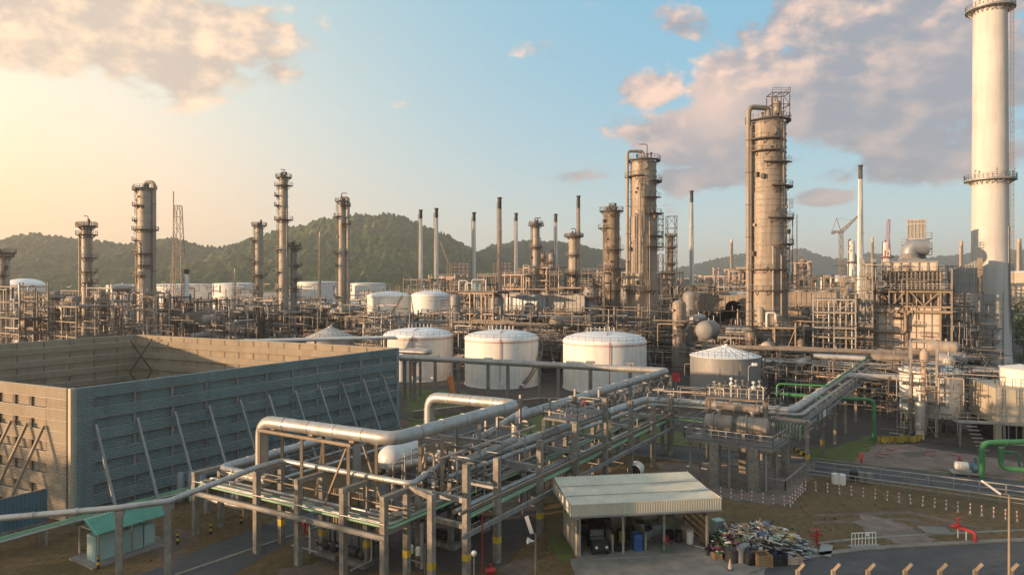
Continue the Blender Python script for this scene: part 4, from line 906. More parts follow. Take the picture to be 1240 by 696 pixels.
# truss below the doubling-back pipe
tr = thing('pipe_truss', 'grey lattice truss under the last stretch of the doubling back silver pipe', 'truss')
d8 = (t2-t1).normalized(); pp = V((d8.y, -d8.x, 0)); p0 = V((t1.x, t1.y, 0))
for sd_ in (-.7, .7):
    m = MB()
    for z in (7.35, 5.6): m.beam(p0+pp*sd_+V((0, 0, z)), p0+d8*22+pp*sd_+V((0, 0, z)), .14)
    for k in range(10):
        q = p0+pp*sd_+d8*(k*2.2); m.beam(q+V((0, 0, 5.6 if k % 2 else 7.35)), q+d8*2.2+V((0, 0, 7.35 if k % 2 else 5.6)), .1)
    m.build('side_truss', MT['steelg'], tr)
for s in (.5, 9, 17, 26, 33, 40):
    for sd_ in (-.7, .7):
        q = p0+d8*s+pp*sd_; m = MB(); m.ibeam(q, q+V((0, 0, 7.3)), .24, .24, .04); m.build('post', MT['conc'], tr)
    q = p0+d8*s; m = MB(); m.beam(q-pp*.85+V((0, 0, 7.38)), q+pp*.85+V((0, 0, 7.38)), .2, .2); m.build('crossbeam', MT['steelg'], tr)
t = thing('notice_board', 'small red board standing at the sharp elbow of the long silver pipe', 'sign', (t1.x+1.2, t1.y-.5, 0)); m = MB(); m.box((0, 0, 7.2), (1.1, .08, 1.3)); m.build('board', MT['red'], t); m = MB(); m.beam((0, .1, 0), (0, .1, 6.8), .1); m.build('pole', MT['steelg'], t)
# pipe running down the long rack and round to the exchanger deck
UB = V((.9, -.436, 0))
def RB(t, off, z): p = V((16.9, 86.5, 0))+UB*t+V2*off; return V((p.x, p.y, z))
e1 = RB(17.2, 0, 6.1)
def RV(t, off, z): p = V((e1.x, e1.y, 0))+V((.575, .818, 0))*t+V((-.818, .575, 0))*off; return V((p.x, p.y, z))
pipe('thick silver pipe leaving the long rack, turning past the exchangers and away to the right', [RA(5, 4.9, 6.45), V((16.9, 86.5, 6.45)), V((e1.x, e1.y, 6.45)), RV(70, 0, 6.6)], .45, 'pipe', 1.4, n=16, rings=3.4)
pipe('thinner blue grey pipe following the thick silver one along the rack and deck', [RA(3, 4.05, 6.1), V((17.3, 85.2, 6.1)), V((e1.x+.9, e1.y-.7, 6.1)), RV(70, -1.0, 6.1)], .2, 'pipe', 1.2, n=10)
pipe('silver connector pipe with a square end among the long rack pipes', [RA(6, 7.6, 6.6), RA(6, 4.6, 6.6), RA(13.5, 4.6, 6.9)], .36, 'clad', .8, n=14)
pipe('silver pipe slanting up beside the staple pipe elbow', [RA(8, 8.6, 5.2), RA(9.5, 7.6, 6.4), RA(20, 7.4, 8.4)], .33, 'pipe', .8, n=14, rings=4)
pipe('silver pipe lying level beyond the valve deck gantry', [RA(2, 9.6, 6.2), RA(10, 6.4, 6.2)], .36, 'pipe', n=14)
pd_ = thing('valve_platform', 'raised grating platform of small valves beside the doubling back pipe', 'platform'); c4 = [G(658, 505, 8.3), G(699, 511, 8.3), G(738, 497, 8.3), G(699, 493, 8.3)]
for p in c4: p.z = 0
m = MB(); m.prism([(p.x, p.y) for p in c4], 8.1, 8.3); m.build('grating', MT['grate'], pd_)
m = MB(); m.rail([V((p.x, p.y, 8.3)) for p in c4], 1.1, .035, 1.6, True); m.build('handrail', MT['railg'], pd_)
for p in c4: m = MB(); m.ibeam(p, p+V((0, 0, 8.1)), .3, .3, .05); m.build('post', MT['conc'], pd_)
for i in range(7):
    f, q = rs.uniform(.15, .85), rs.uniform(.2, .8); p = c4[0].lerp(c4[1], f).lerp(c4[3].lerp(c4[2], f), q)
    t = thing('valve', 'small flanged valve on the raised grating platform', 'valve', (p.x, p.y, 8.3), rs.uniform(0, 3), 'valves on the raised grating platform'); m = MB(); h = rs.uniform(.6, 1.2); m.path([(-.7, 0, 0), (-.7, 0, h), (.7, 0, h), (.7, 0, 0)], .07, .2, 8); m.build('pipe', MT['pipe'], t)
    m = MB(); m.drum((-.25, 0, h), (.25, 0, h), .2, 10); m.tube((0, 0, h), (0, 0, h+.4), .04, 6); m.tube((0, 0, h+.38), (0, 0, h+.43), .2, 10); m.build('valve_body', MT[rs.choice(('red', 'steelg', 'steel'))], t)
# exchanger deck -------------------------------------------------------
xd = thing('exchanger_deck', 'raised deck on thick concrete piers carrying two shell exchangers', 'platform')
dc = [G(829, 529, 4.7), G(936, 542, 4.7), G(953, 531, 4.7), V((21.8, 77.6, 0))]
for p in dc: p.z = 0
m = MB(); m.prism([(p.x, p.y) for p in dc], 4.56, 4.7); m.build('slab', MT['grate'], xd)
for a_, b_ in zip(dc, dc[1:]+dc[:1]): m = MB(); m.ibeam(V((a_.x, a_.y, 4.42)), V((b_.x, b_.y, 4.42)), .2, .27); m.build('edge_beam', MT['steelg'], xd)
m = MB(); m.rail([V((p.x, p.y, 4.7)) for p in (dc[3], dc[0], dc[1], dc[2])], 1.1, .035, 1.8); m.build('handrail', MT['railg'], xd)
for px, py, w_ in ((866, 587, .95), (913, 595, .95), (951, 576, .7), (900, 572, .8)):
    p = G(px, py); m = MB(); m.box((p.x, p.y, 2.2), (w_, w_*1.1, 4.5), GA); m.build('pier', MT['conc'], xd)
for px, py in ((836, 578), (882.5, 590), (927, 594), (940, 588), (847, 581)):
    p = G(px, py); m = MB(); m.ibeam(p, V((p.x, p.y, 4.5)), .24, .24, .04); m.build('post', MT['steelg'], xd)
xa, xb = V((21.0, 74.5, 6.15)), V((27.0, 71.6, 6.15)); xv = (xb-xa).normalized()
for k, (s0, s1, lb) in enumerate(((0, 3.1, 'left shell exchanger on the raised deck, dished head to the left'), (3.3, 6.7, 'right shell exchanger on the raised deck, flanged channel to the left'))):
    t = thing('shell_exchanger', lb, 'heat exchanger', tuple(xa+xv*s0-V((0, 0, 1.45)))); m = MB(); m.drum(V((0, 0, 1.45)), xv*(s1-s0)+V((0, 0, 1.45)), .92, 24, .4, 3, .04); m.build('shell', MT['col'], t)
    m = MB(); q = xv*((s1-s0)*.32)+V((0, 0, 1.45)); m.tube(q-xv*.08, q+xv*.08, 1.1, 24); m.build('flange', MT['steelg'], t)
    for f in (.25, .75): q = xv*((s1-s0)*f); m = MB(); m.box((q.x, q.y, .35), (.3, 1.4, .72), math.atan2(xv.y, xv.x)); m.build('saddle', MT['steelg'], t)
    m = MB(); q = xv*((s1-s0)*.5); m.tube((q.x, q.y, 2.2), (q.x, q.y, 2.9), .22, 10); m.tube((q.x, q.y, 2.85), (q.x, q.y, 2.95), .36, 12); m.build('nozzle', MT['clad'], t)
ud = thing('upper_valve_deck', 'narrow upper deck crowded with valves above the two shell exchangers', 'platform'); oa, ob = V((21.7, 76.0, 0)), V((27.2, 73.4, 0)); on = V((.43, .9, 0))*2.2
m = MB(); m.prism([(p.x, p.y) for p in (oa, ob, ob+on, oa+on)], 8.45, 8.62); m.build('grating', MT['grate'], ud)
m = MB(); m.rail([oa+on+V((0, 0, 8.6)), oa+V((0, 0, 8.6)), ob+V((0, 0, 8.6)), ob+on+V((0, 0, 8.6))], 1.1, .035, 1.5, True); m.build('handrail', MT['railg'], ud)
for p in (oa, ob, ob+on, oa+on): m = MB(); m.ibeam(V((p.x, p.y, 4.7)), V((p.x, p.y, 8.45)), .24, .24, .04); m.build('post', MT['steelt'], ud)
pipe('brown lagged shell between the upper valve deck and the exchangers', [V((22.6, 75.2, 7.6)), V((26.6, 73.3, 7.6))], .5, 'coldk', n=16)
for i in range(9):
    p = oa.lerp(ob, .1+.1*i)+on*rs.uniform(.25, .8); t = thing('valve', 'capped control valve in the row on the upper exchanger deck', 'valve', (p.x, p.y, 8.62), rs.uniform(0, 3), 'valves on the upper exchanger deck')
    h = rs.uniform(.6, 1.5); m = MB(); m.path([(-.5, 0, 0), (-.5, 0, h), (.5, 0, h), (.5, 0, 0)], .09, .2, 8); m.build('pipe', MT[rs.choice(('pipe', 'steelg', 'clad'))], t)
    m = MB(); m.drum((-.25, 0, h), (.25, 0, h), .22, 10); m.tube((0, 0, h), (0, 0, h+.5), .06, 6); m.lathe([(.01, h+.5), (.2, h+.52), (.2, h+.6), (.1, h+.72), (.01, h+.74)], n=12); m.build('valve_body', MT[('steelg', 'steelt', 'steel', 'white')[i % 4]], t)
lt = thing('floodlight', 'floodlight on a tall bent pole above the upper exchanger deck', 'lamp', (26.2, 75.6, 8.6)); m = MB(); m.path([(0, 0, 0), (0, 0, 3.4), (.5, -.3, 3.7)], .05, .3, 6); m.build('pole', MT['steelg'], lt); m = MB(); m.box((.55, -.35, 3.7), (.5, .3, .3)); m.build('lamp_head', MT['white'], lt)
# deck rack legs and the receding right rack
rb_ = thing('pipe_rack', 'short pipe rack behind the exchanger deck joining the two long racks', 'pipe rack')
for t in (2.5, 8, 13.5):
    for off in (-.9, 1.6):
        p = RB(t, off, 0); cpost(rb_, p, 5.9, .36, False)
    m = MB(); m.beam(RB(t, -1.3, 5.75), RB(t, 2.0, 5.75), .24, .28); m.beam(RB(t, -1.3, 4.2), RB(t, 2.0, 4.2), .24, .28); m.build('crossbeam', MT['steelg'], rb_)
for i, (off, r, mt, lb) in enumerate([(-.9, .11, 'pipepg', 'pale green pipe along the front of the short joining rack'), (-.5, .14, 'pipegn', 'green pipe along the short joining rack'), (-.1, .1, 'pipepg', 'second pale green pipe along the short joining rack'), (.4, .16, 'pipe', 'grey pipe low on the short joining rack'), (1.0, .13, 'pipedk', 'dark pipe low on the short joining rack')]):
    pipe(lb, [RB(-1, off, 4.36+r), RB(16.6+off, off, 4.36+r), RB(16.6+off, off, 3.0)] if i < 4 else [RB(-1, off, 4.36+r), RB(17, off, 4.36+r)], r, mt, .4, n=8)
rv = thing('pipe_rack', 'right hand pipe rack receding toward the furnace with handrail along its edge', 'pipe rack')
for t in (-1.5, 7, 15, 23, 32, 41, 50, 60):
    for off in (-2.0, 1.6): cpost(rv, RV(t, off, 0), 6.0 if t > 0 else 5.8, .36, off < 0 and t < 10)
    m = MB(); m.beam(RV(t, -2.3, 5.72), RV(t, 1.9, 5.72), .26, .3); m.build('crossbeam', MT['steelg'] if t > 0 else MT['stackrust'], rv)
    m = MB(); m.beam(RV(t, -2.3, 4.0), RV(t, 1.9, 4.0), .26, .3); m.build('crossbeam', MT['steelg'], rv)
for off in (-2.25, 1.85): m = MB(); m.ibeam(RV(-2, off, 5.45), RV(66, off, 5.45), .2, .28); m.build('edge_girder', MT['steelg'], rv)
m = MB(); m.rail([RV(-1, -2.2, 5.9), RV(64, -2.2, 5.9)], 1.15, .04, 3.2); m.build('handrail', MT['railg'], rv)
m = MB(); m.add([RV(-1, -2.2, 5.9), RV(64, -2.2, 5.9), RV(64, -1.3, 5.9), RV(-1, -1.3, 5.9)], [(0, 1, 2, 3)]); m.build('walkway', MT['grate'], rv)
for i in range(8):
    pipe('thin pipe dropping over the near end of the right hand rack', [RV(26, 1.3-i*.38, 5.2), RV(-1.2-.12*i, 1.3-i*.38, 5.2), RV(-1.2-.12*i, 1.3-i*.38, 3.6), RV(4, 2.6, 3.0-.05*i)], .10, 'pipepg' if i % 3 == 1 else 'pipe', .35, group='thin pipes dropping over the right rack end', n=8)
for i, off in enumerate((1.2, .6, -.7)):
    pipe(('grey pipe on the inner edge of the right hand rack', 'dark pipe inside the inner edge of the right hand rack', 'slim grey pipe beside the walkway of the right hand rack')[i], [RV(1, off, 6.0), RV(66, off, 6.0)], .12, ('pipe', 'pipedk', 'clad')[i], n=8)
for k, (a, b) in enumerate(((2.5, 4.3), (5.0, 6.8), (7.4, 9.0))):
    m = MB(); m.add([RV(a, -2.45, 5.1), RV(b, -2.45, 5.1), RV(b, -2.45, 5.9), RV(a, -2.45, 5.9)], [(0, 1, 2, 3)]); m.add([RV(a, -2.38, 5.1), RV(b, -2.38, 5.1), RV(b, -2.38, 5.9), RV(a, -2.38, 5.9)], [(3, 2, 1, 0)]); m.build('notice_panel', MT['duct'] if k != 1 else MT['white'], rv)
for p, r in ((pipe, 0),): pass
pipe('fat silver branch pipe leaving the right hand rack toward the white vessel', [RV(31, .0, 6.6), RV(34.5, .0, 6.6)+V((0, 0, 0)), RV(34.5, 0, 6.6)+V((9.2, -3.3, 0))], .55, 'pipe', 1.2, n=16)
pipe('pale silver pipe lying level in front of the sphere deck', [G(985, 431, 7.4).to_2d().to_3d()+V((0, 0, 7.4)), G(1048, 434, 7.4).to_2d().to_3d()+V((0, 0, 7.4))], .5, 'pipe', n=14)
pipe('slim green pipe rising, running level, then climbing along the right hand rack', [V((36.9, 95, 5.2)), V((36.9, 95, 7.2)), V((43, 93, 7.2)), V((68, 129.8, 7.2)), V((71.5, 129.5, 7.2)), V((71.6, 128.5, 5))], .14, 'pipegn', .6, n=10)
pipe('thick green pipe ducking under the right hand rack and dropping to the ground', [V((38, 96.5, 5.5)), V((45.5, 92.6, 5.55)), V((48.6, 91.6, 5.55)), V((48.6, 91.6, 0))], .25, 'pipegn', .8, n=14, rings=3)
pipe('bright green loop pipe at the beige building, rising and running out of view', [V((51.4, 74.6, 0)), V((51.4, 74.6, 3.8)), V((60, 75.6, 3.8)), V((66, 76, 3.8))], .29, 'pipegn', .9, n=16, rings=3)
pipe('lower bright green pipe beside the beige building, open end upward', [V((53.9, 75.2, 3.2)), V((53.9, 75.2, .9)), V((62, 71.6, .9))], .28, 'pipegn', .8, n=16)
pipe('slim bright green pipe between the two thick green ones', [V((54.6, 76.6, 2.4)), V((56.5, 76.0, 2.4)), V((56.5, 76, .7)), V((64, 73, .7))], .12, 'pipegn', .4, n=8)
t = thing('pump_skid', 'small pump skid with white motor at the foot of the green loop pipe', 'pump', (50.4, 75.6, 0), -.3); m = MB(); m.box((0, 0, .3), (3.2, 1.5, .16)); [m.beam((x, y, 0), (x, y, .3), .14) for x in (-1.4, 0, 1.4) for y in (-.6, .6)]; m.build('skid', MT['steelg'], t)
m = MB(); m.drum((-1.2, 0, 1.0), (.2, 0, 1.0), .42, 16, .3, 4, .04); m.build('motor', MT['white'], t); m = MB(); m.drum((.4, 0, .9), (1.2, 0, .9), .5, 14); m.tube((.8, 0, 1.2), (.8, 0, 2.0), .16, 10); m.build('pump', MT['blue'], t)

# small branch pipes, drops and conduits threading the foreground racks
rs = random.Random(63)
def branch(P, tr, orr, zr, n, label, group, mats=('pipe', 'clad', 'stackrust', 'pipedk', 'steelt', 'steelg'), steps=3, rr=(.035, .05, .07, .1)):
    for i in range(n):
        t, o, z = rs.uniform(*tr), rs.uniform(*orr), rs.uniform(*zr); pts = [P(t, o, z)]
        for k in range(rs.randint(1, steps)):
            c = rs.random()
            if c < .42: t = max(tr[0], min(tr[1], t+rs.choice((-1, 1))*rs.uniform(.8, 5)))
            elif c < .62: o = rs.uniform(*orr)
            else: z = rs.uniform(*zr)
            pts.append(P(t, o, z))
        if (pts[0]-pts[-1]).length < .6: continue
        m = MB(); r = rs.choice(rr); m.path(pts, r, r*2.5, 7, 3)
        if len(m.v) > 13: solo(m, 'branch_pipe', MT[rs.choice(mats)], label, 'pipe', group, pts[0])
branch(RA, (1, 42), (.2, 4.4), (4.3, 5.7), 34, 'small branch pipe threading the long receding rack', 'branch pipes on the long receding rack')
branch(RA, (0, 30), (.0, 4.6), (.4, 4.0), 16, 'small pipe dropping below the long receding rack', 'drop pipes below the long receding rack')
branch(LA, (-7, 13), (.1, 2.4), (4.6, 5.9), 10, 'small branch pipe on the concrete portal rack', 'branch pipes on the portal rack')
branch(LA, (-5, 13), (.1, 6.5), (.4, 3.7), 16, 'small pipe dropping below the portal rack', 'drop pipes below the portal rack')
branch(D, (3.6, 9), (.3, 16), (3.9, 8.2), 44, 'thin pipe tangled over the crowded valve deck', 'thin pipes over the valve deck', steps=4)
branch(RB, (1, 16), (-4.5, 2.4), (4.9, 8.8), 52, 'thin pipe tangled round the exchanger deck', 'thin pipes round the exchanger deck', steps=4)
branch(RV, (0, 60), (-2, 2), (4.2, 5.6), 22, 'small branch pipe on the right hand rack', 'branch pipes on the right hand rack')
pipe('thin sunlit pipe running over the portal beams', [LA(-1, 1.4, 5.35), LA(14.5, 1.4, 5.35)], .06, 'steelt', n=7)
pipe('thin pipe clipped along the outer face of the portal posts', [LA(-7.5, -.3, 4.65), LA(13.3, -.3, 4.65)], .05, 'pipe', n=7)
for k, (t, o, h) in enumerate(((6.5, 6.0, 9.4), (12.0, 5.5, 10.2), (17, 6.2, 10.4), (20.5, 4.9, 9.6), (26.5, 5.2, 9.8), (32, 5.0, 9.0), (14, 8.2, 9.6))):
    p = RA(t, o, 0); q = thing('rack_mast', 'slim steel mast standing among the pipes of the receding rack', 'mast', tuple(p), GA, 'slim masts of the receding rack'); m = MB(); m.ibeam((0, 0, 0), (0, 0, h), .2, .2, .035); m.build('post', MT['steelg'], q); m = MB(); m.beam((-.9, 0, h*.72), (.9, 0, h*.72), .1); m.beam((-.7, 0, h*.9), (.7, 0, h*.9), .08); m.build('bracket', MT['steelg'], q)
# ================================================================== FURNACE BLOCK
def lz(y, d=150): return zz(y, d)
fu = thing('furnace_block', 'big fired heater block with pale ribbed walls and a grey elbow duct on top', 'furnace', (wx(1100, 150), 150, 0), GA)
def fx(px): return (px-1100)/6.35
def part(mb, n, m, t, lab=None):
    o = mb.build(n, MT[m], t)
    if lab: o['label'] = lab
    return o
m = MB(); m.box((0, 4.6, 11), (fx(1137)-fx(1063), 9, 9.8)); part(m, 'panel_wall', 'pink', fu)
m = MB()
for k in range(9): x = fx(1063)+(fx(1137)-fx(1063))*k/8; m.beam((x, .02, 6.1), (x, .02, 15.9), .16)
for y in (379, 393, 402, 414, 424): m.beam((fx(1062), -.02, lz(y)), (fx(1138), -.02, lz(y)), .2)
part(m, 'wall_rib', 'greyp', fu)
for x in (fx(1063), fx(1081), fx(1099), fx(1118), fx(1137)):
    for y in (.3, 8.8):
        m = MB(); m.ibeam((x, y, 0), (x, y, 6.1), .4, .4, .06); part(m, 'leg', 'conc', fu)
for x in (fx(1047), fx(1061), fx(1098.5), fx(1138), fx(1151)):
    m = MB(); m.ibeam((x, -.35, 5.5 if 1050 < 1100+x*6.35 < 1145 else 0), (x, -.35, 24.2), .34, .34, .05); part(m, 'column', 'steelt', fu)
for y in (353, 371):
    m = MB(); m.ibeam((fx(1046), -.36, lz(y)), (fx(1152), -.36, lz(y)), .3, .42, .05); part(m, 'truss_chord', 'steelt', fu)
for a, b in (((1063, 353), (1080, 370)), ((1080, 370), (1096, 353)), ((1102, 353), (1118, 370)), ((1118, 370), (1137, 353))):
    m = MB(); m.beam((fx(a[0]), -.36, lz(a[1])), (fx(b[0]), -.36, lz(b[1])), .22); part(m, 'truss_brace', 'steelt', fu)
m = MB(); m.box((0, 4.6, (lz(353)+lz(371))/2), (11, 8, lz(353)-lz(371))); part(m, 'burner_floor', 'steeld', fu)
for k in range(9):
    m = MB(); x = fx(1067)+k*1.35; m.path([(x, .4, lz(370)), (x, .0, lz(362)), (x, .6, lz(356))], .16, .3, 8); part(m, 'burner_pipe', 'stackrust', fu)
m = MB(); m.box((fx(1103), 4.6, (lz(330)+lz(352))/2), (fx(1138)-fx(1067), 8.4, lz(330)-lz(352))); part(m, 'convection_box', 'greyp', fu)
for k in range(15):
    m = MB(); x = fx(1068)+(fx(1139)-fx(1068))*k/14; m.ibeam((x, -.1, lz(352)), (x, -.1, lz(328)), .2, .3, .05); part(m, 'rib_post', 'greyp', fu)
m = MB()
for y in (333, 339, 346, 350): m.beam((fx(1066), -.3, lz(y)), (fx(1141), -.3, lz(y)), .16)
for k in range(14): x = fx(1070)+k*.82; m.tube((x, -.05, lz(341)), (x, -.65, lz(341)), .17, 8); m.tube((x+.3, -.05, lz(336)), (x+.3, -.6, lz(336)), .13, 8)
part(m, 'return_bends', 'steel', fu)
m = MB(); m.box((0, -.9, lz(350)), (fx(1150)-fx(1050), 1.5, .12)); part(m, 'walkway', 'grate', fu)
m = MB(); m.rail([(fx(1050), -1.6, lz(350)), (fx(1150), -1.6, lz(350))], 1.1, .04, 1.6); part(m, 'handrail', 'railg', fu)
m = MB(); m.box((0, -.9, lz(328)), (fx(1142)-fx(1062), 1.4, .12)); part(m, 'walkway', 'grate', fu)
m = MB(); m.rail([(fx(1062), -1.55, lz(328)), (fx(1142), -1.55, lz(328))], 1.1, .04, 1.4); part(m, 'handrail', 'railg', fu)
m = MB(); m.box((fx(1101), 4.6, (lz(318)+lz(330))/2), (fx(1134)-fx(1068), 8, lz(318)-lz(330))); part(m, 'penthouse', 'pink', fu)
m = MB()
for k in range(7): x = fx(1068)+(fx(1134)-fx(1068))*k/6; m.beam((x, .45, lz(330)), (x, .45, lz(316.5)), .3)
m.beam((fx(1067), .42, lz(317)), (fx(1135), .42, lz(317)), .3); part(m, 'penthouse_frame', 'greyp', fu)
m = MB(); x0, x1 = fx(1080), fx(1128); zt = lz(318); 
m.add([(x0, 1, zt), (x1, 1, zt), (x1, 8, zt), (x0, 8, zt), (fx(1094), 2.6, lz(311)), (fx(1108), 2.6, lz(311)), (fx(1108), 6.2, lz(311)), (fx(1094), 6.2, lz(311))], [(0, 1, 5, 4), (1, 2, 6, 5), (2, 3, 7, 6), (3, 0, 4, 7), (4, 5, 6, 7)]); part(m, 'transition_hood', 'greyp', fu)
m = MB(); m.path([(fx(1100), 4.4, lz(313)), (fx(1100), 4.4, lz(298)), (fx(1122), 5.6, lz(298))], 1.75, 2.2, 28, 7); part(m, 'elbow_duct', 'duct', fu)
m = MB(); m.lathe([(2.4, lz(315.5)), (1.78, lz(306))], (fx(1100), 4.4, 0), 28); part(m, 'duct_cone', 'greyp', fu)
m = MB(); m.box((fx(1108), 7.2, (lz(265)+lz(312))/2), (fx(1119.5)-fx(1096.5), 2.6, lz(265)-lz(312))); part(m, 'damper_box', 'greyp', fu)
m = MB()
for x in (1097, 1101.5, 1106, 1110.5, 1115, 1119): m.beam((fx(x), 5.85, lz(288)), (fx(x), 5.85, lz(263.5)), .18)
for y in (264, 269.5, 288): m.beam((fx(1096), 5.83, lz(y)), (fx(1120), 5.83, lz(y)), .3)
part(m, 'damper_frame', 'railg', fu)
for x0, x1, y in ((1089.5, 1096, 295), (1119.5, 1127, 288), (1119.5, 1127, 300), (1119.5, 1127, 308), (1090, 1096, 303)):
    m = MB(); m.box(((fx(x0)+fx(x1))/2, 6.4, lz(y)), (fx(x1)-fx(x0), 2.2, .14)); q = part(m, 'side_platform', 'grate', fu); m = MB(); m.rail([(fx(x0), 5.35, lz(y)), (fx(x1), 5.35, lz(y)), (fx(x1), 7.4, lz(y))], 1.3, .05, 1.0); part(m, 'handrail', 'rail', q)
m = MB(); m.path([(fx(1053), -.9, lz(377)), (fx(1097), -.9, lz(377)), (fx(1097), -.9, lz(402)), (fx(1053), -.9, lz(402))], .36, .8, 12); part(m, 'front_pipe', 'steelt', fu)
m = MB(); m.path([(fx(1099), -.9, lz(381)), (fx(1100.5), -.9, lz(377)), (fx(1152), -.9, lz(377))], .33, .8, 12); part(m, 'front_pipe', 'steelt', fu)
for x, y in ((1108, 394), (1122, 406), (1091, 384)):
    m = MB(); m.box((fx(x), -.7, lz(y)), (2.2, 1.2, .1)); m.rail([(fx(x)-1.1, -1.25, lz(y)), (fx(x)+1.1, -1.25, lz(y))], 1, .04, 1); part(m, 'peep_platform', 'steel', fu)
du = thing('flue_duct', 'blue grey ribbed flue duct bridging from the furnace block to the giant chimney', 'duct', (wx(1170, 152), 152, 0), GA)
def dx(px): return (px-1170)/6.6
m = MB(); ys = (1, 5.5); a = [(dx(1147), lz(355)), (dx(1189), lz(355)), (dx(1189), lz(313.5)), (dx(1180), lz(316)), (dx(1147), lz(329))]
n = len(a); vs = [(x, y, z) for y in ys for x, z in a]; m.add(vs, [tuple(range(n)), tuple(range(2*n-1, n-1, -1))]+[(i, i+n, (i+1) % n+n, (i+1) % n) for i in range(n)]); part(m, 'casing', 'duct', du)
m = MB()
for k in range(11):
    px = 1149+k*3.6; zt = lz(329-(px-1147)*13/33 if px < 1180 else 315); m.beam((dx(px), .92, lz(355)), (dx(px), .92, zt), .14)
for y in (333, 344): m.beam((dx(1147), .9, lz(y)), (dx(1183), .9, lz(y)), .12)
part(m, 'rib', 'greyp', du)
m = MB(); m.box((dx(1187), 3.2, lz(334)), (1.0, 5.4, lz(312)-lz(356))); part(m, 'end_flange', 'coldk', du)
for px, y1 in ((1168, 0), (1148, 0), (1186, 0)):
    m = MB(); m.ibeam((dx(px), .6, 0), (dx(px), .6, lz(355)-.02), .5, .5, .07); part(m, 'post', 'greyp', du)
for y in (372, 392, 405, 424, 440):
    m = MB(); m.box((dx(1160), 3.2, lz(y)), (6.4, 5, .22)); part(m, 'floor', 'steel', du)
    m = MB(); m.rail([(dx(1147), .75, lz(y)), (dx(1186), .75, lz(y))], 1.1, .04, 1.8); part(m, 'handrail', 'rail', du)
st_ = thing('stair_tower', 'grey caged stair tower clinging to the foot of the giant chimney', 'stair tower', (wx(1203, 152), 152, 0), GA)
for x in (-1.8, 1.8):
    for y in (0, 2.4): m = MB(); m.ibeam((x, y, 0), (x, y, 19), .22, .22, .04); part(m, 'post', 'steelg', st_)
for k in range(7):
    m = MB(); z = 2.7*k; m.box((0, 1.2, z), (3.7, 2.5, .1)); fl = part(m, 'landing', 'grate', st_); m = MB(); m.rail([(-1.85, -.05, z), (1.85, -.05, z)], 1.1, .035, .9); part(m, 'handrail', 'railg', fl)
    if k < 6: m = MB(); m.beam((-1.5, .6 if k % 2 else 1.8, z), (1.5, .6 if k % 2 else 1.8, z+2.7), .7, .12); part(m, 'flight', 'grate', st_)
m = MB(); m.box((-.2, 1.3, 14.5), (2.5, 1.9, 8)); part(m, 'cage_panel', 'duct', st_)
# white vessel on legs and its gantry
wv = thing('white_vessel', 'white round vessel with rust streaks standing on legs before the furnace block', 'vessel', (wx(1127, 100), 100, 0))
m = MB(); m.lathe([(.01, 1.7), (3.0, 1.72), (3.7, 1.95), (3.95, 2.5), (4.0, 3.2), (4.0, 8.3), (4.15, 8.3), (4.15, 8.55), (3.9, 8.6), (2.5, 9.2), (.01, 9.5)], n=40, brk=30); o = m.build('shell', M('white_vessel_paint', (.72, .72, .70), .5, 0, .08, .3, .25, .5, dirt=(.4, .33, .26)), wv)
m = MB(); m.arc_rail(3.95, 8.6, n=24, rr=.035); part(m, 'handrail', 'rail', wv)
for k in range(6): a = R(k*60+20); m = MB(); m.tube((3.0*math.cos(a), 3.0*math.sin(a), 0), (3.0*math.cos(a), 3.0*math.sin(a), 2.2), .2, 8); part(m, 'leg', 'conc', wv)
m = MB(); m.annulus(4.03, 5.1, 8.2, .12, 150, 330, 24); q = part(m, 'walkway', 'grate', wv); m = MB(); m.arc_rail(5.05, 8.3, 150, 330, rr=.035, n=24); part(m, 'handrail', 'rail', q)
ga_ = thing('gantry', 'tall open steel gantry with a rusty slim column before the white round vessel', 'gantry', (wx(1118, 95), 95, 0), GA)
for x in (-1.6, 1.6):
    for y in (0, 3): m = MB(); m.ibeam((x, y, 0), (x, y, 13.2), .3, .3, .05); part(m, 'post', 'steelg', ga_)
for z in (4.2, 6.8, 9.4, 13.1):
    m = MB(); [m.ibeam((-1.6, y, z), (1.6, y, z), .2, .26) for y in (0, 3)]; [m.ibeam((x, 0, z), (x, 3, z), .2, .26) for x in (-1.6, 1.6)]; part(m, 'beam', 'steelg', ga_)
    if z < 13: m = MB(); m.rail([(-2.6, -.2, z), (2.6, -.2, z)], 1.1, .035, .9); m.box((0, 1.5, z+.16), (5.2, 3.2, .06)); part(m, 'platform', 'grate', ga_)
m = MB(); [m.beam((-1.6, 0, a), (1.6, 0, b), .12) for a, b in ((0, 4.2), (4.2, 0))]; part(m, 'brace', 'steelg', ga_)
t = thing('rusty_column', 'slim rust brown column inside the tall open gantry', 'column', (wx(1117.5, 96.5), 96.2, 0)); m = MB(); m.lathe([(.5, 0), (.5, 2.2), (.38, 2.4), (.38, 6), (.5, 6.1), (.5, 6.6), (.38, 6.7), (.38, 10), (.62, 10.2), (.62, 11.4), (.3, 11.8), (.01, 12)], n=16); part(m, 'shell', 'stackrust', t)
t = thing('filter_vessel', 'small grey vertical filter vessel standing on the yard before the gantry', 'vessel', (wx(1114, 92), 92, 0)); m = MB(); m.lathe([(.5, 1.5), (.62, 1.6), (.62, 4.9), (.55, 5.2), (.01, 5.3)], n=20); part(m, 'shell', 'clad', t)
m = MB(); m.lathe([(.55, 0), (.5, 1.5)], n=16); part(m, 'skirt', 'beigew', t); m = MB(); m.tube((0, 0, 5.3), (0, 0, 6.2), .14, 8); m.drum((-.3, 0, 6.4), (.3, 0, 6.4), .28, 10); m.tube((0, 0, 6.4), (0, 0, 7.4), .1, 8); part(m, 'top_valve', 'white', t)
